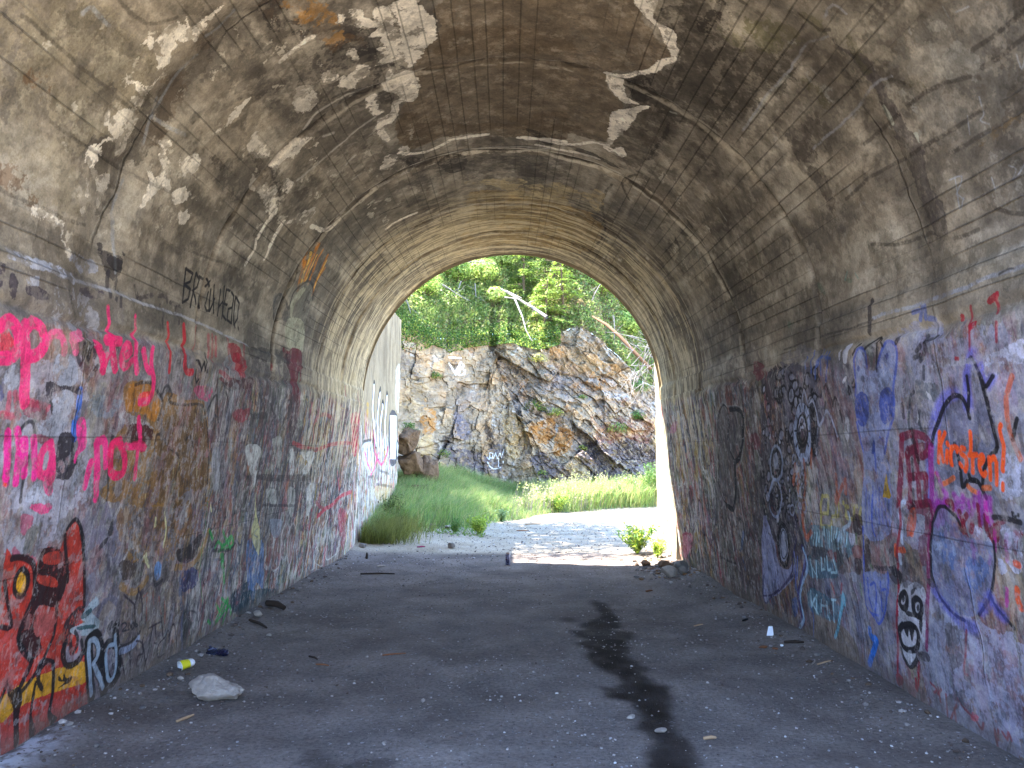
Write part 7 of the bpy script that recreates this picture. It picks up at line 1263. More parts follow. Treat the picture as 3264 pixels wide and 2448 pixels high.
# ------------------------------------------------------------------ ground
def cliffy(x):
    x = np.asarray(x, float)
    return np.maximum(22.6 - 1.0 * np.maximum(0, -x - .5) ** 1.5, 17.6) + .10 * np.maximum(0, x - 1) ** 2
Gc = Canvas(-3, 3, 3, 12, .01, 91)
wet = np.zeros((Gc.H, Gc.W), np.float32)
def wf(b, m):
    A, B, C, D = b; wet[C:D, A:B] = np.maximum(wet[C:D, A:B], m)
for k in MARKS['G']:
    k = list(k); k[4] = .06; k[5] = 0; Gc.mark(*k, fn=wf)
for _ in range(14):                                    # damp soaks outwards
    wet[1:-1, 1:-1] = (wet[1:-1, 1:-1] * 2 + wet[:-2, 1:-1] + wet[2:, 1:-1] + wet[1:-1, :-2] + wet[1:-1, 2:]) / 6
wet *= .62 + .55 * f2(Gc.H, Gc.W, 34, 4, 97, g=.7)
xs = np.concatenate([-np.geomspace(120, 3.3, 26), np.arange(-3.2, 3.2, .035), np.arange(3.2, 9, .12), np.geomspace(9, 120, 20)])
ys = np.concatenate([np.linspace(-60, 1, 30), np.linspace(1, 3.2, 12)[1:], np.arange(3.24, 12.5, .035), np.arange(12.5, 24, .07), np.geomspace(24, 200, 24)])
Xg, Yg = np.meshgrid(xs, ys); P3 = np.stack([Xg.ravel(), Yg.ravel(), np.zeros(Xg.size)], 1)
zg = ((fbm(P3, .8, 4, 2) - .5) * .05 + (fbm(P3, 9, 3, 4) - .5) * .016).reshape(Xg.shape)
inn = np.clip((3.3 - np.abs(Xg)) / .1, 0, 1)
def raise_(x, y):
    r = np.exp(-((np.abs(x) - 2.42) / .22) ** 2) * .045 * (y > 0) * (y < 13)              # silt against the walls
    r = r + sst(y, 12., 14.) * sst(-x, .2, 2.2) * .16                                         # verge on the left
    return r + sst(y, 15.5, 19.5) * sst(-x, -.4, 2.3) * .62 + sst(y, 21, 22.5) * .25
zg += raise_(Xg, Yg)
vcg = np.zeros((Xg.size, 3)); wv = Gc.at(wet, Xg.ravel(), Yg.ravel()) * ((np.abs(Xg.ravel()) < 2.9) & (Yg.ravel() > 3.05) & (Yg.ravel() < 11.9))
# pale dust heap and red paint dust
pale = np.exp(-(((Xg + 2.50) / .16) ** 2)) * sst(-Yg, -4.75, -4.3); vcg[:, 0] = wv
vcg[:, 1] = pale.ravel() * .9
vcg[:, 2] = (sst(Yg, 12.2, 12.7) + sst(-Yg, -2.6, -1.9)).ravel()
M_gr = NB('dirt_and_gravel'); b = M_gr; P = b.pos(); va = b.n('ShaderNodeVertexColor', layer_name='col')
sep = b.n('ShaderNodeSeparateColor'); b.l(va.outputs[0], sep.inputs[0])
f1 = b.noise(1.6, 6, .62, P); f2_ = b.noise(38, 6, .75, P); vo = b.n('ShaderNodeTexVoronoi', i_Scale=70.0); b.l(P, vo.inputs['Vector'])
base = b.ramp(f1, [(.3, rgb(100, 93, 89)), (.5, rgb(118, 109, 104)), (.72, rgb(138, 128, 121))])
speck = b.ramp(f2_, [(.33, .55), (.5, 1.0), (.66, 1.25)]); base = b.mix(1.0, base, speck, 'MULTIPLY')
base = b.mix(b.ramp(b.noise(.75, 5, .7, P), [(.45, 0.0), (.66, .5)]), base, rgb(78, 67, 60))
vs_ = b.ramp(vo.outputs['Color'], [(.90, 0.0), (.96, .6)]); base = b.mix(vs_, base, rgb(170, 168, 172))
outc = b.mix(b.ramp(f1, [(.35, 0.0), (.65, 1.0)]), rgb(150, 137, 118), rgb(178, 166, 148)); outc = b.mix(1.0, outc, speck, 'MULTIPLY')
base = b.mix(sep.outputs[2], base, outc)
dust = b.n('ShaderNodeMath', operation='MULTIPLY'); b.l(sep.outputs[1], dust.inputs[0]); b.l(b.ramp(b.noise(9, 5, .7, P), [(.42, 0.0), (.58, 1.0)]), dust.inputs[1])
base = b.mix(dust.outputs[0], base, rgb(205, 205, 212))
base = b.mix(sep.outputs[0], base, rgb(38, 31, 27))
b.l(base, b.p.inputs['Base Color'])
rg = b.n('ShaderNodeMapRange'); b.l(sep.outputs[0], rg.inputs[0]); rg.inputs[3].default_value = .9; rg.inputs[4].default_value = .85
b.l(rg.outputs[0], b.p.inputs['Roughness']); b.p.inputs['Specular IOR Level'].default_value = .08
b.l(b.bump(f2_, .7, .02), b.p.inputs['Normal'])
n, m_ = Xg.shape; idx = np.arange(n * m_).reshape(n, m_)
Fq = np.stack([idx[:-1, :-1], idx[:-1, 1:], idx[1:, 1:], idx[1:, :-1]], -1).reshape(-1, 4)
tag(mesh_np('ground', np.stack([Xg, Yg, zg], -1).reshape(-1, 3), Fq, b.m, vcol=vcg, smooth=True), kind='structure')
def gzv(x, y):
    x = np.asarray(x, float); y = np.asarray(y, float)
    p = np.stack([x, y, 0 * x], 1); return (fbm(p, .8, 4, 2) - .5) * .05 + (fbm(p, 9, 3, 4) - .5) * .016 + raise_(x, y)
def gz(x, y): return float(gzv([x], [y])[0])

# ------------------------------------------------------------------ hill over and beside the tunnel
M_soil = mat_plain('hill_soil', rgb(96, 84, 58), .95, .45, 3, .05)
def hill_z(x, y):
    p = np.stack([x, y, 0 * x], 1); ax = np.abs(x)
    over = 5.3 + np.maximum(0, ax - 3) * .55
    return over + (fbm(p, .35, 4, 12) - .5) * 1.2 * np.clip((ax - 4) / 4, 0, 1)
hx_, hy_ = np.meshgrid(np.linspace(-45, 45, 91), np.linspace(D0 + .3, 11.3, 24))
hz = hill_z(hx_.ravel(), hy_.ravel()).reshape(hx_.shape); hy2 = hy_ - .12 * hx_ * (hy_ > 11.2) * (np.abs(hx_) < 6)
idx = np.arange(hx_.size).reshape(hx_.shape); Fq = np.stack([idx[:-1, :-1], idx[:-1, 1:], idx[1:, 1:], idx[1:, :-1]], -1).reshape(-1, 4)
tag(mesh_np('hill', np.stack([hx_, hy2, hz], -1).reshape(-1, 3), Fq, M_soil, smooth=True), kind='structure')
def bank(name, xa, xb, ya, yb, slope, h0, side):
    """cut bank: rises away from the track"""
    g1_, g2_ = np.meshgrid(np.linspace(0, 1, 30), np.linspace(ya, yb, 50))
    x = xa + (xb - xa) * g1_; p = np.stack([x.ravel(), g2_.ravel(), 0 * x.ravel()], 1)
    z = h0 + np.abs(x - xa) * slope + ((fbm(p, .6, 5, 14) - .5) * 1.2).reshape(x.shape) * np.clip(g1_ * 5, .1, 1)
    z[:, 0] = -.3
    idx = np.arange(x.size).reshape(x.shape); Fq = np.stack([idx[:-1, :-1], idx[:-1, 1:], idx[1:, 1:], idx[1:, :-1]], -1).reshape(-1, 4)
    tag(mesh_np(name, np.stack([x, g2_, z], -1).reshape(-1, 3), Fq, M_soil, smooth=True), kind='structure')
bank('hillside', -2.8, -30, 11.4, 32, .5, 4.2, -1)
bank('hillside', -3.6, -30, -40, D0 + .2, .6, 1.2, -1)
bank('hillside', 8.5, 30, -40, D0 + .2, .7, 1.0, 1)
bank('hillside', 2.9, 30, 10.9, 12.6, .6, 4.4, 1)

# ------------------------------------------------------------------ rock cliff
def cells(px, py, sx, sy, ang, seed, tilt):
    """flat tilted plates with stepped edges: height field"""
    ca, sa = math.cos(ang), math.sin(ang); a = (px * ca + py * sa) / sx; c = (-px * sa + py * ca) / sy
    ia, ic = np.floor(a).astype(np.int64), np.floor(c).astype(np.int64); best = np.full(px.shape, 1e9); sec = np.full(px.shape, 1e9); hh = np.zeros(px.shape)
    for i in (-1, 0, 1):
        for j in (-1, 0, 1):
            A = ia + i; C = ic + j; z0 = np.zeros_like(A)
            sxp = A + .15 + .7 * h3(A, C, z0, seed); syp = C + .15 + .7 * h3(A, C, z0, seed + 1)
            ds = (a - sxp) ** 2 + (c - syp) ** 2
            h_ = h3(A, C, z0, seed + 2) - .5 + tilt * ((h3(A, C, z0, seed + 3) - .5) * (a - sxp) + (h3(A, C, z0, seed + 4) - .5) * (c - syp))
            nb = ds < best; sec = np.where(nb, best, np.minimum(sec, ds)); hh = np.where(nb, h_, hh); best = np.where(nb, ds, best)
    return hh, np.sqrt(sec) - np.sqrt(best)
def plates(px, pz, lev):
    """rock planes: near upright slabs on the left, beds dipping to the right further along"""
    p = np.stack([px.ravel(), pz.ravel(), 0 * px.ravel()], 1)
    wx = (fbm(p, .9, 4, 201) - .5).reshape(px.shape) * [.7, .30, .12][lev]; wz = (fbm(p, .9, 4, 207) - .5).reshape(px.shape) * [.7, .30, .12][lev]
    a = [(1.7, 1.0), (.62, .36), (.2, .13)][lev]
    L, el = cells(px + wx, pz + wz, a[1], a[0], R(-8), 5 + 20 * lev, 1.6)
    Q, eq = cells(px + wx, pz + wz, a[0], a[1] * .62, R(-43), 9 + 20 * lev, 1.6)
    k = px + pz * .35 + wx > 1.2
    return np.where(k, Q, L), np.where(k, eq, el)
ROCKTOP_X = np.array([-6, -3.6, -3.0, -2.4, -1.8, -1.1, -.5, .2, .9, 1.3, 1.8, 2.1, 2.5, 3.2, 4.2, 6, 12])
ROCKTOP_Z = np.array([4.6, 4.7, 4.6, 4.75, 4.6, 4.9, 5.05, 5.1, 4.95, 5.0, 5.2, 5.35, 5.1, 4.6, 3.7, 3.4, 3.4])
Cc = Canvas(-5, 7, -.3, 7.5, .012, 131)
cx_ = (Cc.x0 + (np.arange(Cc.W) + .5) * Cc.res)[None, :] + np.zeros((Cc.H, 1)); cz_ = (Cc.y0 + (np.arange(Cc.H) + .5) * Cc.res)[:, None] + np.zeros((1, Cc.W))
q1, e1 = plates(cx_, cz_, 0); q2, e2 = plates(cx_, cz_, 1); q3, e3 = plates(cx_, cz_, 2)
nb1 = f2(Cc.H, Cc.W, 90, 5, 141, g=.6)[..., None]; nb2 = f2(Cc.H, Cc.W, 24, 4, 143, g=.65)[..., None]; nb3 = f2(Cc.H, Cc.W, 60, 5, 147, g=.6)[..., None]
Cc.rgb[:] = np.array(rgb(130, 117, 103)) * (1 - nb1) + np.array(rgb(176, 158, 130)) * nb1
t = sst(q2[..., None] + .8 * (nb3 - .5), .12, .42) * .38; Cc.rgb[:] = Cc.rgb * (1 - t) + np.array(rgb(168, 128, 80)) * t
t = sst(-q1[..., None] + .9 * (nb2 - .5), .1, .45) * .4; Cc.rgb[:] = Cc.rgb * (1 - t) + np.array(rgb(120, 113, 116)) * t
for mk in MARKS['C'][:-9]:
    mk = list(mk); mk[3] *= .5; mk[5] = .7; Cc.mark(*mk, gain=1.15)
nb4 = f2(Cc.H, Cc.W, 9, 3, 151, g=.8)[..., None]; dip = f2(Cc.H, Cc.W, 40, 4, 153, asp=.3)[..., None]
tone = .80 + .28 * (q3[..., None] + .5) + .55 * (nb2 - .5) + .75 * (nb4 - .5) + .22 * q2[..., None] + .3 * (dip - .5)
Cc.rgb[:] *= np.clip(tone, .45, 1.5)
crack = np.maximum(sst(-e2, -.045, -.008) * sst(nb3[..., 0], .5, .65), sst(-e1, -.035, -.008) * .9); crack = np.maximum(crack, sst(-e3, -.07, -.02) * .4 * sst(nb1[..., 0], .4, .6))
Cc.rgb[:] *= (1 - .22 * crack)[..., None]
t = (sst(nb2, .66, .72) * .5); Cc.rgb[:] = Cc.rgb * (1 - t) + np.array(rgb(178, 172, 164)) * t
for mk in MARKS['C'][-9:]: Cc.mark(*mk)
Cc.h[:] = np.clip(.5 + .3 * q3 + .3 * q2 - .3 * crack, 0, 1)
M_rock = mat_sheet('cliff_rock', Cc.image('cliff_rock'), .8, .06)
gx = np.concatenate([np.arange(-5.2, 6.2, .026), np.arange(6.2, 14, .2)]); gt = np.linspace(0, 1, 300)
Gx, Gt = np.meshgrid(gx, gt); topz = np.interp(Gx, ROCKTOP_X, ROCKTOP_Z); Z = -.3 + (topz + .3) * Gt
h1, _ = plates(Gx, Z, 0); h2, _ = plates(Gx, Z, 1); h3_, _ = plates(Gx, Z, 2)
P3 = np.stack([Gx.ravel(), Z.ravel(), 0 * Z.ravel()], 1); sm_ = (fbm(P3, .45, 4, 18) - .5).reshape(Gx.shape)
Yc = cliffy(Gx) + Z * .10 - h1 * .38 - h2 * .12 - h3_ * .05 - ((fbm(P3, 5.5, 4, 219, .7) - .5) * .22).reshape(Gx.shape) - sm_ * 1.4 * np.clip(Gt * 1.5, .2, 1)
V = np.stack([Gx, Yc, Z], -1).reshape(-1, 3); idx = np.arange(Gx.size).reshape(Gx.shape)
Fq = np.stack([idx[:-1, :-1], idx[:-1, 1:], idx[1:, 1:], idx[1:, :-1]], -1).reshape(-1, 4)
uvv = np.stack([(Gx - Cc.x0) / (Cc.x1 - Cc.x0), (Z - Cc.y0) / (Cc.y1 - Cc.y0)], -1).reshape(-1, 2)
tag(mesh_np('rock_cliff', V, Fq, M_rock, uv=uvv, smooth=False), kind='structure')
def cliff_at(x, z):
    x = np.atleast_1d(np.asarray(x, float)); z = np.atleast_1d(np.asarray(z, float))
    a, _ = plates(x, z, 0); b_, _ = plates(x, z, 1)
    s_ = fbm(np.stack([x, z, 0 * x], 1), .45, 4, 18) - .5
    return cliffy(x) + z * .10 - a * .38 - b_ * .12 - s_ * 1.4 * np.clip((z + .3) / 5 * 1.5, .2, 1)
# slope above the rock
M_slope = mat_plain('slope_soil', rgb(104, 92, 60), .95, .5, 5, .06)
sx_ = np.arange(-9, 14, .14); st_ = np.linspace(0, 1, 90); SX, ST = np.meshgrid(sx_, st_)
tz = np.interp(SX, ROCKTOP_X, ROCKTOP_Z)
def slope_pt(x, t):
    """t metres up-slope from the rock edge"""
    tz = np.interp(x, ROCKTOP_X, ROCKTOP_Z); y0 = cliff_at(x, tz) if np.ndim(x) else cliff_at(x, tz)[0]
    n_ = fbm(np.stack([np.atleast_1d(x), np.atleast_1d(t) + 0 * np.atleast_1d(x), 0 * np.atleast_1d(x)], 1), .8, 4, 40) - .5
    if not np.ndim(x): n_ = n_[0]
    k = np.clip(t * 3, 0, 1)
    f = .45 + .55 * sst(x, -3.2, -.8)
    return y0 + t * .72, tz + t * .78 * f + n_ * .5 * k
yy, zz_ = slope_pt(SX.ravel(), ST.ravel() * 14)
idx = np.arange(SX.size).reshape(SX.shape); Fq = np.stack([idx[:-1, :-1], idx[:-1, 1:], idx[1:, 1:], idx[1:, :-1]], -1).reshape(-1, 4)
tag(mesh_np('hillside', np.stack([SX.ravel(), yy, zz_], 1), Fq, M_slope, smooth=True), kind='structure')

# ------------------------------------------------------------------ builders for small things
class Tubes:
    def __init__(s): s.V = []; s.F = []; s.n = 0
    def add(s, pts, rad, k=6):
        pts = [Vector(p) for p in pts]; n = len(pts); rad = rad if hasattr(rad, '__len__') else [rad] * n
        for i, p in enumerate(pts):
            d = (pts[min(i + 1, n - 1)] - pts[max(i - 1, 0)]).normalized()
            a = d.cross(Vector((0, 0, 1)) if abs(d.z) < .9 else Vector((1, 0, 0))).normalized(); b_ = d.cross(a)
            for j in range(k):
                t = 2 * math.pi * j / k; s.V.append(tuple(p + (a * math.cos(t) + b_ * math.sin(t)) * rad[i]))
        for i in range(n - 1):
            for j in range(k):
                j2 = (j + 1) % k; o = s.n + i * k; s.F.append((o + j, o + j2, o + k + j2, o + k + j))
        s.n += n * k
    def build(s, name, mat, parent=None, **k): return mesh_np(name, s.V, s.F, mat, parent, smooth=True, **k)

def wander(p, d, length, n, wob, rng, droop=0):
    p = Vector(p); d = Vector(d).normalized(); o = [p.copy()]
    for i in range(n):
        d = (d + Vector((rng.uniform(-1, 1), rng.uniform(-1, 1), rng.uniform(-1, 1))) * wob + Vector((0, 0, -droop))).normalized()
        p = p + d * (length / n); o.append(p.copy())
    return o

def ico(sub):
    bm = bmesh.new(); bmesh.ops.create_icosphere(bm, subdivisions=sub, radius=1)
    V = np.array([v.co[:] for v in bm.verts]); Fc = np.array([[v.index for v in f.verts] for f in bm.faces]); bm.free(); return V, Fc
ICO = {k: ico(k) for k in (1, 2, 3, 4, 5)}

def rock(name, loc, size, seed, mat, sub=3, amp=.35, rz=0, facets=7, parent=None, profile=None, sink=.15):
    V, Fc = ICO[sub]; rg_ = np.random.default_rng(seed); V = V.copy()
    for k in range(facets):                            # broken flat faces
        n = rg_.normal(size=3); n /= np.linalg.norm(n); o = rg_.uniform(.42, .8)
        d = V @ n; V = V - np.maximum(d - o, 0)[:, None] * n * .95
    V = V * (1 + (fbm(V + seed * 3.1, 1.6, 4, seed) - .5)[:, None] * amp * 2 + (fbm(V + seed, 5, 4, seed + 4, .65) - .5)[:, None] * amp * .7)
    if profile: V = profile(V)
    V = V * np.array(size); c, s_ = math.cos(rz), math.sin(rz)
    V = np.stack([V[:, 0] * c - V[:, 1] * s_, V[:, 0] * s_ + V[:, 1] * c, V[:, 2]], 1)
    V[:, 2] -= V[:, 2].min() + size[2] * sink
    return mesh_np(name, V, Fc, mat, parent, smooth=sub > 3, loc=loc)

def leaves(name, C, N_, size, colr, seed, mat, parent=None, aspect=.55, jitter=.9, fold=.25):
    """one small folded leaf (two triangles a side) at each centre"""
    r = np.random.default_rng(seed); n = len(C); C = np.asarray(C, float)
    nn = np.asarray(N_, float) + r.normal(size=(n, 3)) * jitter; nn /= np.linalg.norm(nn, axis=1)[:, None] + 1e-9
    t = np.cross(nn, r.normal(size=(n, 3))); t /= np.linalg.norm(t, axis=1)[:, None] + 1e-9; b_ = np.cross(nn, t)
    sz = (size * r.uniform(.6, 1.35, n))[:, None]
    a = C - t * sz * .5; c = C + t * sz * .5; l = C + b_ * sz * aspect * .5 + nn * sz * fold * .4; q = C - b_ * sz * aspect * .5 + nn * sz * fold * .4
    V = np.stack([a, l, c, q], 1).reshape(-1, 3); i = np.arange(n)[:, None] * 4
    Fc = np.vstack([i + np.array([[0, 2, 1]]), i + np.array([[0, 3, 2]])])
    vc = np.repeat(np.asarray(colr), 4, 0)
    return mesh_np(name, V, Fc, mat, parent, vcol=vc)

def palette(n, cols, seed, var=.2):
    r = np.random.default_rng(seed); c = np.array(cols)[r.integers(0, len(cols), n)]; return c * r.uniform(1 - var, 1 + var, (n, 1))

M_leaf = mat_attr('leaf', .45, .2, 30, trans=.48, spec=.5)
M_needle = mat_attr('needle', .55, .2, 30, trans=.25, spec=.4)
M_bark = mat_plain('bark', rgb(98, 82, 66), .9, .4, 25, .01)
M_dead = mat_plain('dead_wood', rgb(132, 126, 122), .85, .25, 30, .006)
M_rust = mat_plain('peeling_wood', rgb(112, 84, 62), .9, .4, 14, .01)
M_pale = mat_plain('pale_stone', rgb(158, 148, 140), .9, .42, 22, .03)
M_grey = mat_plain('grey_stone', rgb(112, 106, 102), .9, .35, 14, .006)
M_ochre = mat_plain('ochre_stone', rgb(104, 82, 62), .85, .6, 7, .05)
M_dark = mat_plain('dark_wood', rgb(52, 42, 36), .9, .35, 30, .004)

def crown_pts(c, rad, n, seed, shell=.5):
    r = np.random.default_rng(seed); d = r.normal(size=(n, 3)); d /= np.linalg.norm(d, axis=1)[:, None]
    lump = .72 + .55 * fbm(d * 1.0 + seed, 2.2, 3, seed); k = (shell + (1 - shell) * r.random(n) ** .5) * lump
    return np.asarray(c) + d * k[:, None] * np.asarray(rad), d

# ------------------------------------------------------------------ boulders past the wing wall
for x, y, zo, sz, sd_, lb in [(-2.12, 17.9, -.1, (.36, .4, .34), 4, 'bottom brown boulder of the pile at the end of the left retaining wall'), (-2.2, 18.3, .45, (.4, .45, .36), 5, 'middle dark boulder of the pile at the end of the left retaining wall'),
        (-2.22, 18.1, .95, (.33, .4, .42), 6, 'rusty upper boulder of the pile at the end of the left retaining wall'), (-1.86, 18.5, .2, (.3, .3, .5), 7, 'tan leaning slab right of the boulder pile by the left wall')]:
    tag(rock('boulder', (x, y, gz(x, y) + zo), sz, sd_, M_ochre, 5, .36, sd_, 14), lb, 'boulder', 'boulders at the end of the left retaining wall')

# ------------------------------------------------------------------ grass verge
rg = np.random.default_rng(8)
EX = np.array([13.2, 14.2, 15.2, 16.2, 17.6, 19.3, 20.6, 21.4, 22.2]); EDGE = np.array([-2.15, -1.75, -1.3, -.55, -.1, .55, 1.3, 2.6, 9])
def blades(name, x, y, L, w, lean, cols, seed, z=None, mat=None):
    r = np.random.default_rng(seed); n = len(x); z0 = gzv(x, y) if z is None else z
    a = r.uniform(0, 2 * math.pi, n); ln = lean * r.uniform(.2, 1.2, n); base = np.stack([x, y, z0 - .01], 1)
    dr = np.stack([np.cos(a) + .5, np.sin(a) - .25, 0 * a], 1); sd_ = np.stack([-np.sin(a * 1.7), np.cos(a * 1.7), 0 * a], 1) * (w * r.uniform(.6, 1.3, n) / 2)[:, None]
    P1 = base + dr * (ln * L * .25)[:, None] + np.array([0, 0, 1.]) * (L * .55)[:, None]
    P2 = base + dr * (ln * L * .75)[:, None] + np.array([0, 0, 1.]) * (L * (1 - .35 * ln))[:, None]
    V = np.stack([base - sd_, base + sd_, P1 + sd_ * .8, P1 - sd_ * .8, P2], 1).reshape(-1, 3); i = np.arange(n)[:, None] * 5
    Fc = np.vstack([i + np.array([[0, 1, 2]]), i + np.array([[0, 2, 3]]), i + np.array([[3, 2, 4]])])
    vc = np.repeat(palette(n, cols, seed, .25), 5, 0)
    return mesh_np(name, V, Fc, mat or M_leaf, vcol=vc)
n = 120000; y = rg.uniform(13.3, 23.2, n); x = rg.uniform(-2.6, 6, n)
e = np.interp(y, EX, EDGE); cl = fbm(np.stack([x, y, 0 * x], 1), 1.1, 3, 77); inside = (e - x) + (cl - .5) * .7
bare = np.exp(-(((x + 1.25) / .5) ** 2 + ((y - 15.4) / .8) ** 2))
keep = (inside > 0) & (y < cliffy(x) + .2) & (rg.random(n) < np.clip(.35 + inside * 1.5, 0, 1)) & (rg.random(n) > bare * .95); x, y = x[keep], y[keep]; cl = cl[keep]; ins = inside[keep]
L = (.12 + .50 * np.clip(ins * 1.3, 0, 1)) * (.6 + .7 * cl) * np.where(x > .6, 1.1, 1.0)
tag(blades('grass', x, y, L, .011, .8, [rgb(142, 172, 92), rgb(122, 158, 80), rgb(164, 188, 108), rgb(122, 154, 104), rgb(168, 178, 118), rgb(140, 152, 100), rgb(196, 186, 130)], 5), 'soft green grass filling the verge below the cliff', 'grass', kind='stuff')
n = 5200; y = rg.uniform(13.0, 15.2, n); x = -2.36 + np.abs(rg.normal(0, .34, n))
tag(blades('grass', x, y, rg.uniform(.1, .42, n), .010, .9, [rgb(120, 124, 56), rgb(98, 104, 48), rgb(140, 140, 74)], 6), 'olive grass growing against the foot of the left wall', 'grass', kind='stuff')
# seeding stalks on the sunny side
n = 520; xx = .1 + 4.9 * rg.random(n) ** .75; yy_ = np.interp(xx, EDGE, EX) + rg.uniform(.1, 1.6, n); zb = gzv(xx, yy_)
tb = Tubes(); LC = []
for i in range(n):
    h_ = rg.uniform(.45, .85); tip = Vector((xx[i] + rg.uniform(.0, .22), yy_[i] - rg.uniform(0, .1), zb[i] + h_))
    p0 = Vector((xx[i], yy_[i], zb[i])); tb.add([p0, p0.lerp(tip, .55) + Vector((-.02, 0, .03)), tip], [.006, .005, .003], 3)
    for k in range(11): LC.append(tuple(p0.lerp(tip, rg.uniform(.55, 1.0)) + Vector(rg.normal(0, .022, 3))))
tb.build('seed_stalks', M_dead, vcol=None)['kind'] = 'stuff'
bpy.data.objects['seed_stalks']['label'] = 'thin stems of the tall seeding grass on the sunny side'
LC = np.array(LC); o = leaves('seed_heads', LC, np.tile([0, 0, 1.], (len(LC), 1)), .04, palette(len(LC), [rgb(196, 200, 128), rgb(170, 186, 104), rgb(214, 208, 160)], 4), 9, M_leaf)
tag(o, 'pale yellow seed heads of the tall grass on the sunny side', 'grass', kind='stuff')
# small scattered plants on the bare patch
n = 900; y = rg.uniform(14.6, 16.8, n); x = rg.uniform(-2.0, -.4, n); C_ = np.stack([x, y, gzv(x, y) + rg.uniform(0, .07, n)], 1)
tag(leaves('ground_cover', C_, np.tile([0, 0, 1.], (n, 1)), .06, palette(n, [rgb(96, 130, 60), rgb(120, 140, 70)], 3), 3, M_leaf), 'tiny green plants among the white stones on the verge', 'ground cover', kind='stuff')

def weed(name, x, y, r_, h_, n, size, cols, seed, label, cat='plant', asp=.3):
    root = empty(name, (x, y, gz(x, y))); tag(root, label, cat); rg2 = random.Random(seed); st = Tubes(); LCs = []
    for i in range(n):
        a = rg2.uniform(0, 6.28); tip = Vector((math.cos(a) * r_ * rg2.random(), math.sin(a) * r_ * rg2.random(), h_ * rg2.uniform(.5, 1)))
        p = wander((0, 0, 0), tip + Vector((0, 0, h_ * .3)), tip.length, 4, .14, rg2); st.add(p, [.005, .004, .004, .003, .002], 3)
        for k in range(9):
            q = p[rg2.randint(1, 4)].lerp(p[rg2.randint(1, 4)], rg2.random()); LCs.append(tuple(q + Vector((rg2.gauss(0, .02), rg2.gauss(0, .02), rg2.gauss(0, .02)))))
    st.build('stem', M_leafstem, root); LCs = np.array(LCs)
    leaves('leaves', LCs, np.tile([0, -.3, 1.], (len(LCs), 1)), size, palette(len(LCs), cols, seed), seed, M_leaf, root, aspect=asp)
    return root
M_leafstem = mat_plain('green_stem', rgb(120, 140, 70), .7)
YG = [rgb(168, 190, 70), rgb(140, 170, 60), rgb(190, 200, 90)]; MG_ = [rgb(90, 130, 60), rgb(110, 146, 70), rgb(74, 112, 52)]
weed('weed', -.50, 15.2, .30, .36, 70, .07, YG, 1, 'bright yellow green weed at the corner of the grass beside the path')
weed('weed', -.95, 15.0, .2, .26, 34, .06, MG_, 11, 'low dark green weed left of the bright yellow green one')
weed('weed', 1.35, 20.7, .42, .48, 120, .07, YG + MG_, 2, 'rounded green bush where the grass meets the far end of the path', 'bush')
weed('weed', 2.0, 12.3, .5, .44, 60, .09, YG + MG_, 3, 'sunlit leafy weed at the foot of the white wall stub')
weed('weed', 2.2, 11.75, .14, .26, 34, .06, YG, 13, 'small sunlit weed in front of the taller one by the white wall stub')
weed('weed', -.08, 17.7, .22, .30, 22, .10, [rgb(150, 172, 130), rgb(130, 160, 110)], 4, 'pale rosette weed with a tall arching flower stem at the path edge')
weed('weed', -2.12, 14.9, .35, .62, 90, .06, [rgb(88, 96, 56), rgb(70, 84, 48)], 5, 'dark twiggy bush leaning on the end of the left wall', 'bush')
weed('weed', -2.22, 18.2, .32, .5, 90, .07, MG_, 6, 'soft green clump on top of the rusty boulder', 'bush').location.z = 1.75
weed('weed', 4.0, 21.9, .5, 1.1, 130, .09, MG_, 7, 'tall green bush at the cliff foot next to the white wall stub', 'bush')

# ------------------------------------------------------------------ plants on the rock face
def ledge(x, z, r_, n, cols, seed, label, size=.05):
    yq = cliff_at(x, z)[0]; root = empty('ledge_plant', (x, yq, z)); tag(root, label, 'plant')
    C_, N_ = crown_pts((0, -.08, 0), (r_, .16, r_ * .45), n, seed, .2)
    C_[:, 2] -= np.abs(C_[:, 0]) * .2; leaves('leaves', C_, N_, size, palette(n, cols, seed, .3), seed, M_leaf, root)
    tb = Tubes(); q = random.Random(seed)
    tb.add(wander((0, .1, -.05), (q.uniform(-1, 1), -.4, .2), r_, 4, .3, q), .008, 4)
    tb.build('stem', M_bark, root)
LG = [rgb(92, 128, 58), rgb(120, 150, 66), rgb(76, 108, 50), rgb(160, 160, 80)]
ledge(.85, 2.95, .42, 520, LG, 1, 'leafy green plant on a ledge in the middle of the cliff'); ledge(1.42, 2.75, .3, 320, [rgb(170, 180, 80), rgb(130, 150, 66)], 2, 'yellow green plant right of the middle ledge plant')
ledge(-1.9, 3.6, .26, 300, LG, 3, 'plant trailing down the left gully of the cliff'); ledge(-1.75, 1.55, .3, 300, LG, 4, 'green plant low on the left beside the purple rock')
ledge(-1.25, 1.0, .22, 200, LG, 5, 'small plant below the purple rock'); ledge(3.25, 2.3, .4, 360, LG, 6, 'plant mat on the right ledge of the cliff')
ledge(2.25, 3.2, .16, 160, LG, 7, 'small green tuft in the crack right of centre'); ledge(3.9, 2.7, .35, 420, MG_, 8, 'dark green plant on the cliff edge by the wall stub')
ledge(2.2, 1.7, .2, 200, [rgb(150, 160, 80)], 9, 'thin yellow green plant in the lower right crack'); ledge(.95, 4.35, .3, 300, [rgb(176, 180, 90), rgb(140, 140, 80)], 10, 'pale leafy sprig just under the cliff rim')
ledge(3.95, 3.6, .5, 700, MG_, 11, 'green bush beside the dead twigs at the right')
ledge(1.0, 1.0, .2, 160, LG, 12, 'little plant near the foot of the cliff right of the white tag')

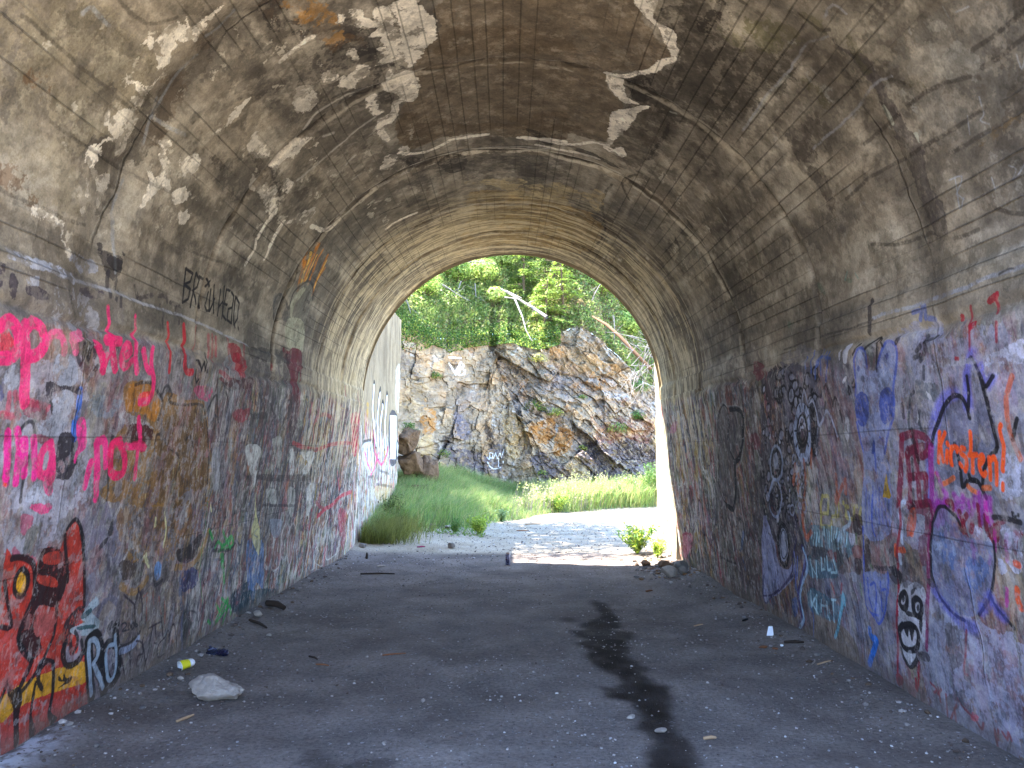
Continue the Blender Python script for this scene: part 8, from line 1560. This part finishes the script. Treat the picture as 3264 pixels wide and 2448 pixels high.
# ------------------------------------------------------------------ ground cover along the rim and on the slope
n = 60000; x = rg.uniform(-4.2, 6.0, n); t = rg.random(n) ** 1.2 * 12; cl = fbm(np.stack([x, t, 0 * x], 1), .9, 3, 71); keep = cl > .22
x, t = x[keep], t[keep]; n = len(x); y, z = slope_pt(x, t); C_ = np.stack([x, y, z + rg.uniform(0, .22, n) * (1 + (t > 1) * .8)], 1)
tag(leaves('ground_cover', C_, np.tile([-.3, -.5, .8], (n, 1)), .10, palette(n, [rgb(118, 142, 66), rgb(150, 164, 82), rgb(96, 120, 58), rgb(164, 160, 104)], 12, .3), 12, M_leaf), 'mixed low leaves covering the slope above the cliff', 'ground cover', kind='stuff')
n = 15000; x = rg.uniform(-3.9, 1.6, n); cl = fbm(np.stack([x, 0 * x, 0 * x], 1), 1.6, 3, 72); hang = np.clip(rg.normal(-.05, .22, n), -.2 - .9 * (cl - .3) * (x < -1.2) - .15, .35)
zt = np.interp(x, ROCKTOP_X, ROCKTOP_Z) + hang; yq = cliff_at(x, np.minimum(zt, np.interp(x, ROCKTOP_X, ROCKTOP_Z))) - .06 - rg.random(n) * .16 + np.maximum(hang, 0)
tag(leaves('trailing_plant', np.stack([x, yq, zt], 1), np.tile([0, -.8, .6], (n, 1)), .055, palette(n, [rgb(84, 122, 50), rgb(110, 146, 58), rgb(66, 96, 42), rgb(170, 178, 80)], 14, .3), 14, M_leaf), 'small leaved creeper hanging over the cliff rim', 'creeper', kind='stuff')
n = 9000; x = rg.uniform(-3.6, 1.2, n); t = rg.uniform(.5, 3.6, n); y, z = slope_pt(x, t)
tag(blades('grass', x, y, rg.uniform(.12, .4, n), .014, 1.1, [rgb(120, 146, 76), rgb(150, 160, 92), rgb(96, 126, 62)], 16, z=z), 'tufted grass on the left slope above the cliff', 'grass', kind='stuff')

# ------------------------------------------------------------------ shrubs and conifers
def shrub(x, t, rad, n, cols, seed, label, size=.085, lift=.25, name='shrub', group='leafy shrubs on the slope above the cliff'):
    y, z = slope_pt(float(x), float(t)); root = empty(name, (x, y, z)); tag(root, label, 'shrub', group)
    q = random.Random(seed); tb = Tubes()
    for i in range(9):
        a = q.uniform(0, 6.28); tb.add(wander((0, 0, -.05), (math.cos(a) * .7, math.sin(a) * .7, 1), rad * 1.1, 5, .2, q), [.02, .016, .012, .01, .007, .004], 4)
    tb.build('stem', M_bark, root)
    C_, N_ = crown_pts((0, 0, lift + rad * .45), (rad, rad * .8, rad * .75), n, seed, .35)
    leaves('foliage', C_, N_, size, palette(n, cols, seed, .3), seed, M_leaf, root)
    return root
SG = [rgb(156, 180, 92), rgb(184, 200, 108), rgb(120, 150, 70)]; LT = [rgb(176, 192, 106), rgb(198, 204, 136), rgb(144, 170, 82)]
spec = [(-3.2, 1.6, .55, SG, 'dark leafy shrub at the far left of the slope'), (-2.3, 2.2, .5, SG, 'leafy shrub left on the slope under the crossed dead branches'), (-1.5, 2.9, .5, SG, 'shrub behind the forked dead branch on the left'),
        (-.75, 2.3, .55, LT, 'pale silvery shrub in the middle of the slope'), (-.2, 2.9, .55, LT, 'bright shrub above the fallen grey trunk'), (-.9, 3.9, .7, LT, 'sunlit yellow green shrub under the crown of the arch'),
        (-1.9, 3.9, .6, SG, 'shrub near the arch on the upper left'), (.3, 4.2, .7, LT, 'light shrub at the top centre of the slope'), (-.35, 1.1, .35, LT, 'low bright shrub on the rim left of the fallen trunk'),
        (3.0, 2.2, .5, SG, 'olive shrub on the brown bank at the right'), (3.9, 1.5, .5, SG, 'shrub over the dead twigs at the right'), (4.4, 2.8, .7, LT, 'bright shrub at the far right under the arch'), (2.2, 5.0, .9, LT, 'large pale shrub at the upper right'),
        (-3.4, 3.2, .7, SG, 'shrub at the upper left edge of the slope'), (1.1, 5.6, 1.0, SG, 'broad shrub at the top behind the conifers'), (-.8, 6, 1.1, SG, 'broad shrub at the top left of the slope'), (3.9, 5.2, 1.1, LT, 'broad pale shrub at the top right of the slope'), (-2.6, 6, 1.2, SG, 'largest shrub behind the others at the top left')]
for i, (x, t, r_, c_, lb) in enumerate(spec): shrub(x, t, r_, int(2600 * r_ ** 1.4 + 500), c_, 30 + i, lb)

def conifer(x, t, h_, spread, n, cols, seed, label, lean=(0, 0), y=None, z=None, low=.05):
    if y is None: y, z = slope_pt(float(x), float(t))
    root = empty('conifer', (x, y, z)); tag(root, label, 'conifer', 'conifers on the slope above the cliff'); q = random.Random(seed); tb = Tubes()
    top = Vector((lean[0], lean[1], h_)); tb.add([(0, 0, -.2), tuple(top * .5), tuple(top)], [.06, .04, .01], 6); tb.build('trunk', M_bark, root)
    LP = []; LD = []; br = Tubes()
    for i in range(n):
        f = q.uniform(low, .98); a = q.uniform(0, 6.28); Lb = spread * (1 - f) ** .7 * q.uniform(.6, 1.1) + .1
        p = wander(top * f, (math.cos(a), math.sin(a), .12), Lb, 5, .12, q, droop=.10); br.add(p, [.012, .01, .008, .006, .005, .003], 3)
        for k in range(int(26 + Lb * 46)):
            j = q.randint(1, 4); s_ = q.random(); c = p[j].lerp(p[j + 1], s_); d = (p[j + 1] - p[j]).normalized()
            sd_ = d.cross(Vector((0, 0, 1))) * q.choice((-1, 1)); w = q.uniform(0, .16) * (1.2 - .2 * j)
            LP.append(tuple(c + (sd_ + d * .6) * w + Vector((0, 0, q.gauss(-.015, .02) - w * .25)))); LD.append(tuple(sd_ * .7 + d))
    br.build('branches', M_bark, root); LP = np.array(LP); LD = np.array(LD); m = len(LP); r = np.random.default_rng(seed)
    LD = LD + r.normal(0, .35, LD.shape); LD /= np.linalg.norm(LD, axis=1)[:, None]; sz = r.uniform(.05, .11, m)[:, None]
    up = np.tile([0, 0, 1.], (m, 1)) + r.normal(0, .4, (m, 3)); w = np.cross(LD, up); w /= np.linalg.norm(w, axis=1)[:, None]; w *= sz * .16
    V = np.stack([LP - w, LP + w, LP + LD * sz + w * .4, LP + LD * sz - w * .4], 1).reshape(-1, 3); i4 = np.arange(m)[:, None] * 4
    mesh_np('needles', V, i4 + np.array([[0, 1, 2, 3]]), M_needle, root, vcol=np.repeat(palette(m, cols, seed, .25), 4, 0)); return root
CG = [rgb(140, 164, 72), rgb(166, 184, 88), rgb(112, 138, 60)]; CD = [rgb(104, 134, 66), rgb(128, 154, 76), rgb(86, 114, 58)]
conifer(1.15, .55, 1.5, 1.0, 46, CG, 1, 'feathery yellow green conifer hanging over the cliff rim behind the fallen trunk', (.1, -.2))
conifer(1.75, .7, 1.7, .95, 46, CG, 2, 'feathery conifer on the rim just left of the brown bank', (-.1, -.2))
conifer(.55, 1.7, 2.0, 1.0, 44, CG, 3, 'upright bright conifer above the fallen grey trunk')
conifer(1.5, 2.4, 2.6, 1.3, 56, CD, 4, 'dark green conifer at the top right of the arch opening')
conifer(2.5, 3.0, 2.6, 1.3, 52, CD, 5, 'dark conifer half hidden by the arch on the right')
conifer(.4, 4.0, 3.0, 1.5, 52, CD, 6, 'tall conifer crossing the very top of the opening')
conifer(3.6, 3.4, 2.4, 1.2, 44, CG, 7, 'light green conifer at the right end of the slope')
conifer(-1.4, 5.0, 3.0, 1.5, 50, CD, 8, 'conifer at the back left of the slope')

# tree on the bank, its canopy dapples the path
def tree(x, y, z, h_, cr, n, seed, label):
    root = empty('tree', (x, y, z)); tag(root, label, 'tree'); q = random.Random(seed); tb = Tubes()
    tb.add(wander((0, 0, -.3), (.05, 0, 1), h_, 7, .05, q), [.2, .18, .16, .13, .11, .09, .07, .05], 9)
    for i in range(16):
        a = q.uniform(0, 6.28); tb.add(wander((0, 0, h_ * q.uniform(.45, .9)), (math.cos(a), math.sin(a), .5), cr, 5, .15, q), [.06, .05, .04, .03, .02, .01], 5)
    tb.build('trunk', M_bark, root); C_, N_ = crown_pts((0, 0, h_), (cr, cr * 1.25, cr * .75), n, seed, .25)
    leaves('crown', C_, N_, .17, palette(n, SG, seed, .3), seed, M_leaf, root)
tree(-4.6, 16.2, 4.6, 5.0, 3.1, 15000, 3, 'tree on the left bank whose crown throws dappled shade on the path')

# ------------------------------------------------------------------ dead wood on the slope
def dead(name, paths, mat, label, cat):
    tb = Tubes(); 
    for p, r_ in paths:
        r_ = r_ if hasattr(r_, '__len__') else np.linspace(r_, r_ * .4, len(p)); tb.add(p, list(r_), 7)
    o = tb.build(name, mat); return tag(o, label, cat)
dead('fallen_trunk', [([(-.17, 23.6, 6.46), (.36, 23.0, 6.02), (.75, 22.5, 5.68), (1.13, 22.1, 5.34)], [.02, .035, .045, .05]), ([(.0, 23.1, 6.28), (.44, 22.7, 6.0)], .03), ([(-.05, 23.2, 6.12), (.3, 22.8, 6.0), (.55, 22.6, 5.86)], .025), ([(.55, 22.6, 5.8), (.8, 22.3, 5.85)], .02)], M_dead, 'bleached grey fallen trunk lying over the cliff rim', 'fallen trunk')
dead('dead_branch', [([(.22, 22.7, 6.03), (.36, 22.3, 5.6), (.44, 22.0, 5.35), (.54, 21.7, 4.9), (.7, 21.6, 4.6)], .03), ([(.5, 21.8, 5.05), (.62, 21.7, 5.2)], .012)], M_dead, 'thin grey branch hanging from the fallen trunk over the rock', 'branch')
dead('fallen_trunk', [([(2.5, 22.9, 5.5), (2.85, 22.5, 5.2), (3.2, 22.2, 4.8), (3.6, 22.0, 4.3), (4.0, 21.9, 3.85)], [.03, .045, .05, .055, .05])], M_rust, 'brown peeling trunk sliding down the right side of the cliff', 'fallen trunk')
q = random.Random(12)
pth = []
for i in range(46):
    p0 = (3.3 + q.uniform(0, .9), 21.8 - q.uniform(0, .3), 4.9 - q.uniform(0, 1.6)); pth.append((wander(p0, (q.uniform(-1, 1), q.uniform(-.4, .1), q.uniform(-1, .9)), q.uniform(.4, 1.1), 7, .28, q), .011))
dead('dead_shrub', pth, M_dead, 'tangle of grey dead twigs at the right of the cliff', 'dead shrub')
for x, t, L_, d_, lb in [(-1.9, 2.4, 1.0, (.8, -.1, -.5), 'dead branch crossing the left of the slope'), (-1.35, 2.0, .7, (-.25, -.2, -1), 'thin dead stem hanging left of centre'), (-1.5, 3.1, 1.2, (1, 0, .25), 'long bare branch high on the left under the arch'), (-2.6, 1.0, .5, (.4, -.3, -1), 'short bare twig low on the left slope'), (-.95, 1.6, .7, (.1, -.3, -1), 'curved pale twig in the middle of the slope'), (.9, 1.2, .8, (-.2, -.3, -1), 'bare twig under the feathery conifers'), (2.6, .9, .8, (.3, -.2, .9), 'thin upright twig on the brown bank'), (3.3, 1.0, .9, (.1, -.3, -1), 'hanging twig at the right of the slope')]:
    y, z = slope_pt(float(x), float(t)); q = random.Random(int((x + 9) * 100))
    dead('dead_branch', [(wander((x, y - .25, z + .45), d_, L_, 7, .13, q), .02)] + [(wander((x + d_[0] * L_ * k, y - .25, z + .45 + d_[2] * L_ * k), (q.uniform(-1, 1), -.3, q.uniform(-1, 1)), .35, 4, .2, q), .008) for k in (.3, .6)], M_dead, lb, 'branch')

# ------------------------------------------------------------------ stones on the floor
def prof(V):
    V = V.copy(); V[:, 2] *= 1.06 - .28 * sst(V[:, 0], .05, .5) + .1 * sst(-V[:, 0], .2, .6); V[:, 1] *= 1 - .2 * sst(V[:, 0], 0, 1); return V
o = rock('rock', (-1.86, 5.16, gz(-1.86, 5.16)), (.178, .12, .088), 7, M_pale, 5, .34, -.05, 9, profile=prof, sink=.08)
tag(o, 'large pale chalky rock on the floor near the orange creature', 'rock')
for nm, x, y, sz, mt, sd_, lb in [
    ('stone', -.88, 12.95, (.07, .06, .065), M_grey, 3, 'rounded grey stone alone on the dirt where the shade ends'),
    ('rock', 2.02, 10.05, (.115, .09, .075), M_pale, 5, 'grey rock on the rubble at the right wall end'),
    ('rock', 2.22, 10.15, (.07, .06, .05), M_grey, 15, 'smaller stone right of the grey rock on the rubble'),
    ('rock', 1.92, 11.1, (.12, .06, .05), M_ochre, 6, 'orange stone lit by the sun at the edge of the shade'),
    ('rock', 2.14, 10.9, (.13, .09, .06), M_ochre, 16, 'brown stone at the corner of the right wall'),
    ('rock', 2.3, 10.6, (.12, .1, .07), M_grey, 17, 'dark stone touching the right wall near its end'),
    ('rock', -2.25, 12.7, (.07, .05, .04), M_grey, 18, 'dark stone at the end of the left wall under the grass'),
    ('stone', -2.28, 7.5, (.06, .045, .03), M_pale, 8, 'whitish stone by the left wall beside the dark wood chunk'),
    ('stone', -2.0, 6.88, (.022, .02, .016), M_pale, 9, 'little white stone in front of the left wall litter'),
    ('stone', .86, 4.56, (.042, .03, .014), M_pale, 10, 'flat pale stone lying in the wet streak'),
    ('stone', .73, 4.82, (.036, .025, .012), M_pale, 19, 'flat grey white stone at the left edge of the wet streak'),
    ('stone', -.52, 5.12, (.018, .016, .012), M_pale, 20, 'small pinkish pebble in the middle of the floor'),
    ('stone', -.65, 4.39, (.016, .014, .01), M_pale, 21, 'small white pebble near the bottom of the picture left of centre'),
    ('stone', -2.2, 5.55, (.028, .02, .015), M_pale, 22, 'pale pebble between the yellow cup and the chalky rock'),
    ('stone', -1.45, 15.6, (.09, .06, .04), M_pale, 23, 'white stone left in the row on the verge'), ('stone', -1.15, 15.8, (.1, .06, .04), M_pale, 24, 'white stone in the middle of the row on the verge'),
    ('stone', -.98, 15.5, (.09, .05, .04), M_pale, 25, 'whitest flat stone right in the row on the verge'), ('stone', -1.75, 15.2, (.06, .05, .04), M_pale, 26, 'pinkish stone at the left end of the verge row'),
    ('stone', -2.05, 11.9, (.03, .03, .05), M_dark, 27, 'dark upright stone near the end of the left wall')]:
    tag(rock(nm, (x, y, gz(x, y)), sz, sd_, mt, 3 if sz[0] < .1 else 4, .22, sd_ * .7, 5, sink=.1), lb, 'stone' if nm == 'stone' else 'rock', 'loose stones on the ground')

# loose gravel, too many to count
V1, F1 = ICO[1]; V1 = V1 * np.array([1, .8, .55])
def gravel(name, n, xr, yr, smin, smax, cols, seed, label, dens=None):
    r = np.random.default_rng(seed); x = r.uniform(*xr, n); y = r.uniform(*yr, n) if not isinstance(yr, str) else None
    if dens is not None: k = r.random(n) < dens(x, y); x, y = x[k], y[k]
    n = len(x); s_ = smin * (smax / smin) ** (r.random(n) ** 2.2); a = r.uniform(0, 6.28, n); ca, sa = np.cos(a), np.sin(a)
    P_ = V1[None] * s_[:, None, None] * r.uniform(.7, 1.3, (n, 12, 1))[:, :len(V1)] if len(V1) == 12 else V1[None] * s_[:, None, None]
    P_ = np.stack([P_[..., 0] * ca[:, None] - P_[..., 1] * sa[:, None], P_[..., 0] * sa[:, None] + P_[..., 1] * ca[:, None], P_[..., 2]], -1)
    P_ = P_ + np.stack([x, y, gzv(x, y) + s_ * .2], 1)[:, None]
    Fc = (F1[None] + (np.arange(n) * len(V1))[:, None, None]).reshape(-1, 3)
    return tag(mesh_np(name, P_.reshape(-1, 3), Fc, M_grav, vcol=np.repeat(palette(n, cols, seed, .25), len(V1), 0)), label, 'gravel', kind='stuff')
M_grav = mat_attr('gravel_stone', .85, .2, 60)
GC = [rgb(120, 112, 108), rgb(96, 90, 88), rgb(150, 142, 138), rgb(84, 72, 66)]; WC_ = [rgb(176, 172, 172), rgb(150, 146, 148), rgb(192, 188, 186), rgb(128, 122, 120)]
def dn(x, y): return .25 + 1.1 * np.clip(fbm(np.stack([x, y, 0 * x], 1), .9, 3, 60) - .42, 0, 1) * 3 + .5 * (np.abs(x) > 1.9)
gravel('gravel', 12000, (-2.5, 2.5), (3.6, 11.5), .0025, .012, GC, 1, 'grey grit scattered over the tunnel floor', dn)
def dw(x, y): return .035 + .9 * sst(x, .9, 2.0) * sst(-y, -6.6, -4.6) + .35 * sst(-x, 1.3, 2.1) * sst(-y, -6.0, -4.5) + .35 * np.exp(-((x - .75 + .15 * (y - 4.5)) / .3) ** 2)
gravel('gravel', 2900, (-2.5, 2.5), (3.6, 9.5), .002, .0095, WC_, 2, 'white chips scattered over the near floor', dw)
gravel('gravel', 9000, (-2.2, 4.5), (11.4, 21), .004, .02, GC + WC_[:1], 3, 'small stones on the path outside')
def dg(x, y): return np.exp(-((np.abs(x) - 2.3) / .16) ** 2) * .9
gravel('rubble', 6000, (-2.48, 2.48), (4, 12.2), .006, .03, GC + [rgb(92, 74, 60)], 4, 'broken rubble along the foot of both tunnel walls', dg)
def dr_(x, y): return np.exp(-(((x - 2.15) / .3) ** 2 + ((y - 10.7) / .7) ** 2))
gravel('rubble', 2600, (1.3, 2.45), (9, 12), .01, .045, GC + [rgb(120, 92, 66)], 5, 'heap of broken stone at the right wall end', dr_)

# ------------------------------------------------------------------ litter
can = empty('spray_can', (.02, 11.14, gz(.02, 11.14))); tag(can, 'dark blue can standing upright on the dirt at the edge of the sunlight', 'can')
def lathe(name, prof_, mat, parent, k=24, loc=None):
    V = []; Fc = []
    for r_, z in prof_:
        for j in range(k): V.append((r_ * math.cos(2 * math.pi * j / k), r_ * math.sin(2 * math.pi * j / k), z))
    for i in range(len(prof_) - 1):
        for j in range(k): Fc.append((i * k + j, i * k + (j + 1) % k, (i + 1) * k + (j + 1) % k, (i + 1) * k + j))
    return mesh_np(name, V, Fc, mat, parent, smooth=True, loc=loc)
b = NB('can_print'); tc = b.n('ShaderNodeTexCoord'); sp = b.n('ShaderNodeSeparateXYZ'); b.l(tc.outputs['Object'], sp.inputs[0])
band = b.n('ShaderNodeMath', operation='GREATER_THAN', i_1=.075); b.l(sp.outputs[2], band.inputs[0])
nz_ = b.ramp(b.noise(60, 3, .6, tc.outputs['Object']), [(.48, 0.0), (.54, 1.0)])
c1 = b.mix(band.outputs[0], rgb(40, 40, 70), rgb(58, 26, 38)); side = b.n('ShaderNodeMath', operation='GREATER_THAN', i_1=.018); b.l(sp.outputs[0], side.inputs[0])
c2 = b.mix(nz_, c1, rgb(120, 116, 140)); b.l(b.mix(side.outputs[0], c2, rgb(150, 148, 176)), b.p.inputs['Base Color']); b.p.inputs['Roughness'].default_value = .35; b.p.inputs['Metallic'].default_value = .3
lathe('can_body', [(0, .001), (.028, .001), (.033, .006), (.033, .145), (.030, .150)], b.m, can)
M_tin = mat_plain('tin_top', rgb(150, 128, 116), .4, .1, 20, metal=.6)
lathe('can_top', [(.030, .150), (.024, .163), (.0235, .172), (.012, .174), (0, .174)], M_tin, can)
# cup
cup = empty('paper_cup', (-2.25, 5.78, gz(-2.25, 5.78) + .036)); tag(cup, 'crushed yellow and white cup lying against the left wall', 'cup')
cup.rotation_euler = (0, R(82), R(42))
M_y = mat_plain('cup_yellow', rgb(205, 196, 40), .5, .1); M_w = mat_plain('cup_white', rgb(215, 215, 220), .5, .05)
def squash(o, sx_=1, sy_=1, dent=0):
    for v in o.data.vertices:
        v.co.x *= sx_; v.co.y *= sy_; v.co.x += dent * math.sin(v.co.z * 60) * (v.co.y > 0)
squash(lathe('cup_end', [(0, .052), (.016, .050), (.028, .042), (.034, .030), (.036, .012)], M_w, cup), .8, 1.05)
squash(lathe('cup_body', [(.036, .012), (.037, -.01), (.039, -.035), (.041, -.048)], M_y, cup), .8, 1.05, .003)
squash(lathe('cup_rim', [(.041, -.048), (.044, -.052), (.042, -.055), (.036, -.045), (.034, -.02)], M_w, cup), .8, 1.05)
# crumpled foil packet
fo = empty('foil_packet', (-2.2, 6.22, gz(-2.2, 6.22))); tag(fo, 'crumpled dark blue foil packet by the left wall', 'wrapper')
M_foil = mat_plain('blue_foil', rgb(26, 28, 62), .28, .5, 20, .01, .6); M_foil2 = mat_plain('silver_blue_foil', rgb(74, 78, 104), .25, .6, 25, .01, .6, .5)
rock('packet_end', (-.05, 0, 0), (.055, .045, .05), 31, M_foil2, 4, .5, .4, 12, fo); rock('packet_body', (.045, .0, 0), (.065, .04, .036), 32, M_foil, 4, .5, 0, 12, fo)
# folded card
card = empty('folded_card', (2.22, 6.83, gz(2.22, 6.83))); tag(card, 'small white folded card standing at the foot of the right wall', 'card')
def slab(name, P4, th, mat, parent):
    P4 = [Vector(p) for p in P4]; n = (P4[1] - P4[0]).cross(P4[3] - P4[0]).normalized() * th; V = [tuple(p) for p in P4] + [tuple(p + n) for p in P4]
    return mesh_np(name, V, [(0, 1, 2, 3), (7, 6, 5, 4), (0, 4, 5, 1), (1, 5, 6, 2), (2, 6, 7, 3), (3, 7, 4, 0)], mat, parent)
M_card = mat_plain('white_card', rgb(222, 224, 232), .6, .05); M_black = mat_plain('black_card', rgb(24, 24, 28), .7, .2)
slab('front_flap', [(-.038, -.01, 0), (.022, -.012, 0), (.022, .012, .072), (-.012, .012, .072)], .002, M_card, card); slab('back_flap', [(.024, -.010, 0), (.040, .03, 0), (.030, .03, .074), (.022, .014, .074)], .002, M_black, card)
def husk(x, y, L_, w, rz, mat, lb, cat, nm, h_=.3):
    tag(rock(nm, (x, y, gz(x, y)), (L_, w, w * h_), int(L_ * 1000 + rz * 10), mat, 3, .15, rz, 2, sink=.2), lb, cat)
M_husk = mat_plain('brown_leaf', rgb(112, 72, 48), .8, .3, 40)
husk(2.05, 6.5, .042, .024, .5, M_husk, 'larger brown dry leaf near the white cap', 'leaf', 'dry_leaf', .5); husk(2.13, 6.43, .03, .02, -.3, M_husk, 'smaller brown dry leaf beside the white cap', 'leaf', 'dry_leaf', .5)
tag(lathe('bottle_cap', [(0, .012), (.011, .012), (.0125, .009), (.0125, 0)], M_card, None, 16, (2.2, 6.5, gz(2.2, 6.5))), 'tiny white bottle cap on the dirt by the right wall', 'bottle cap')
def stick(p, q_, r_, mat, lb, nm='stick', cat='stick'):
    a = Vector((p[0], p[1], gz(*p) + r_ * .8)); c = Vector((q_[0], q_[1], gz(*q_) + r_ * .8)); tb = Tubes(); m = a.lerp(c, .5) + Vector((.01, 0, r_ * .5)); tb.add([a, m, c], [r_, r_ * 1.1, r_ * .7], 6); tag(tb.build(nm, mat), lb, cat)
M_tan = mat_plain('tan_wood', rgb(160, 130, 100), .8, .2); M_mag = mat_plain('magenta_stick', rgb(150, 40, 90), .6, .1)
stick((2.24, 6.56), (2.37, 6.48), .012, M_dark, 'dark charred stick beside the white cap'); stick((2.22, 5.93), (2.28, 6.02), .005, M_pale, 'white stub lying right of the charred stick', 'cigarette_stub', 'stub')
stick((2.25, 5.9), (2.36, 5.93), .006, M_tan, 'tan stick next to the white stub'); stick((-1.85, 10.28), (-1.42, 10.3), .011, M_dark, 'long thin dark twig lying across the floor at the left')
stick((-1.42, 12.86), (-1.3, 12.9), .010, M_mag, 'magenta stick on the dirt left of the lone grey stone'); stick((-1.92, 14.0), (-1.78, 14.05), .012, M_mag, 'dark red stick at the grass edge')
stick((-1.77, 11.1), (-1.68, 11.22), .014, M_pale, 'curled white scrap on the floor by the left wall', 'paper_scrap', 'scrap'); stick((-.95, 6.27), (-.78, 6.33), .006, M_husk, 'brown twig in the middle left of the floor')
stick((-1.5, 6.22), (-1.42, 6.15), .007, M_dark, 'dark chip of bark on the left floor'); stick((-1.4, 6.02), (-1.3, 6.0), .006, M_husk, 'brown chip of bark on the left floor'); stick((-1.9, 4.75), (-1.84, 4.85), .008, M_tan, 'short orange brown stick in front of the chalky rock')
stick((1.07, 4.46), (1.14, 4.47), .009, M_tan, 'curled brown bark scrap right of the wet streak', 'bark_scrap', 'bark'); stick((1.69, 7.32), (1.78, 7.36), .006, M_tan, 'yellowish splinter on the right side of the floor'); stick((2.16, 7.42), (2.22, 7.46), .009, M_black, 'small black scrap on the right side of the floor', 'plastic_scrap', 'scrap')
stick((1.57, 9.1), (1.65, 9.16), .01, M_husk, 'dark curled leaf far down the right side of the floor', 'dry_leaf', 'leaf'); stick((-2.35, 7.98), (-2.15, 7.9), .03, M_dark, 'dark rotten chunk of wood at the foot of the left wall', 'wood_chunk', 'wood'); stick((-2.3, 7.3), (-2.1, 7.15), .012, M_dark, 'dark stick in front of the whitish stone by the left wall')
stick((.4, 17.3), (.75, 17.4), .012, M_tan, 'thin stick lying on the path outside'); stick((.2, 16.0), (.45, 16.0), .01, M_husk, 'short dark stick on the shaded part of the path')
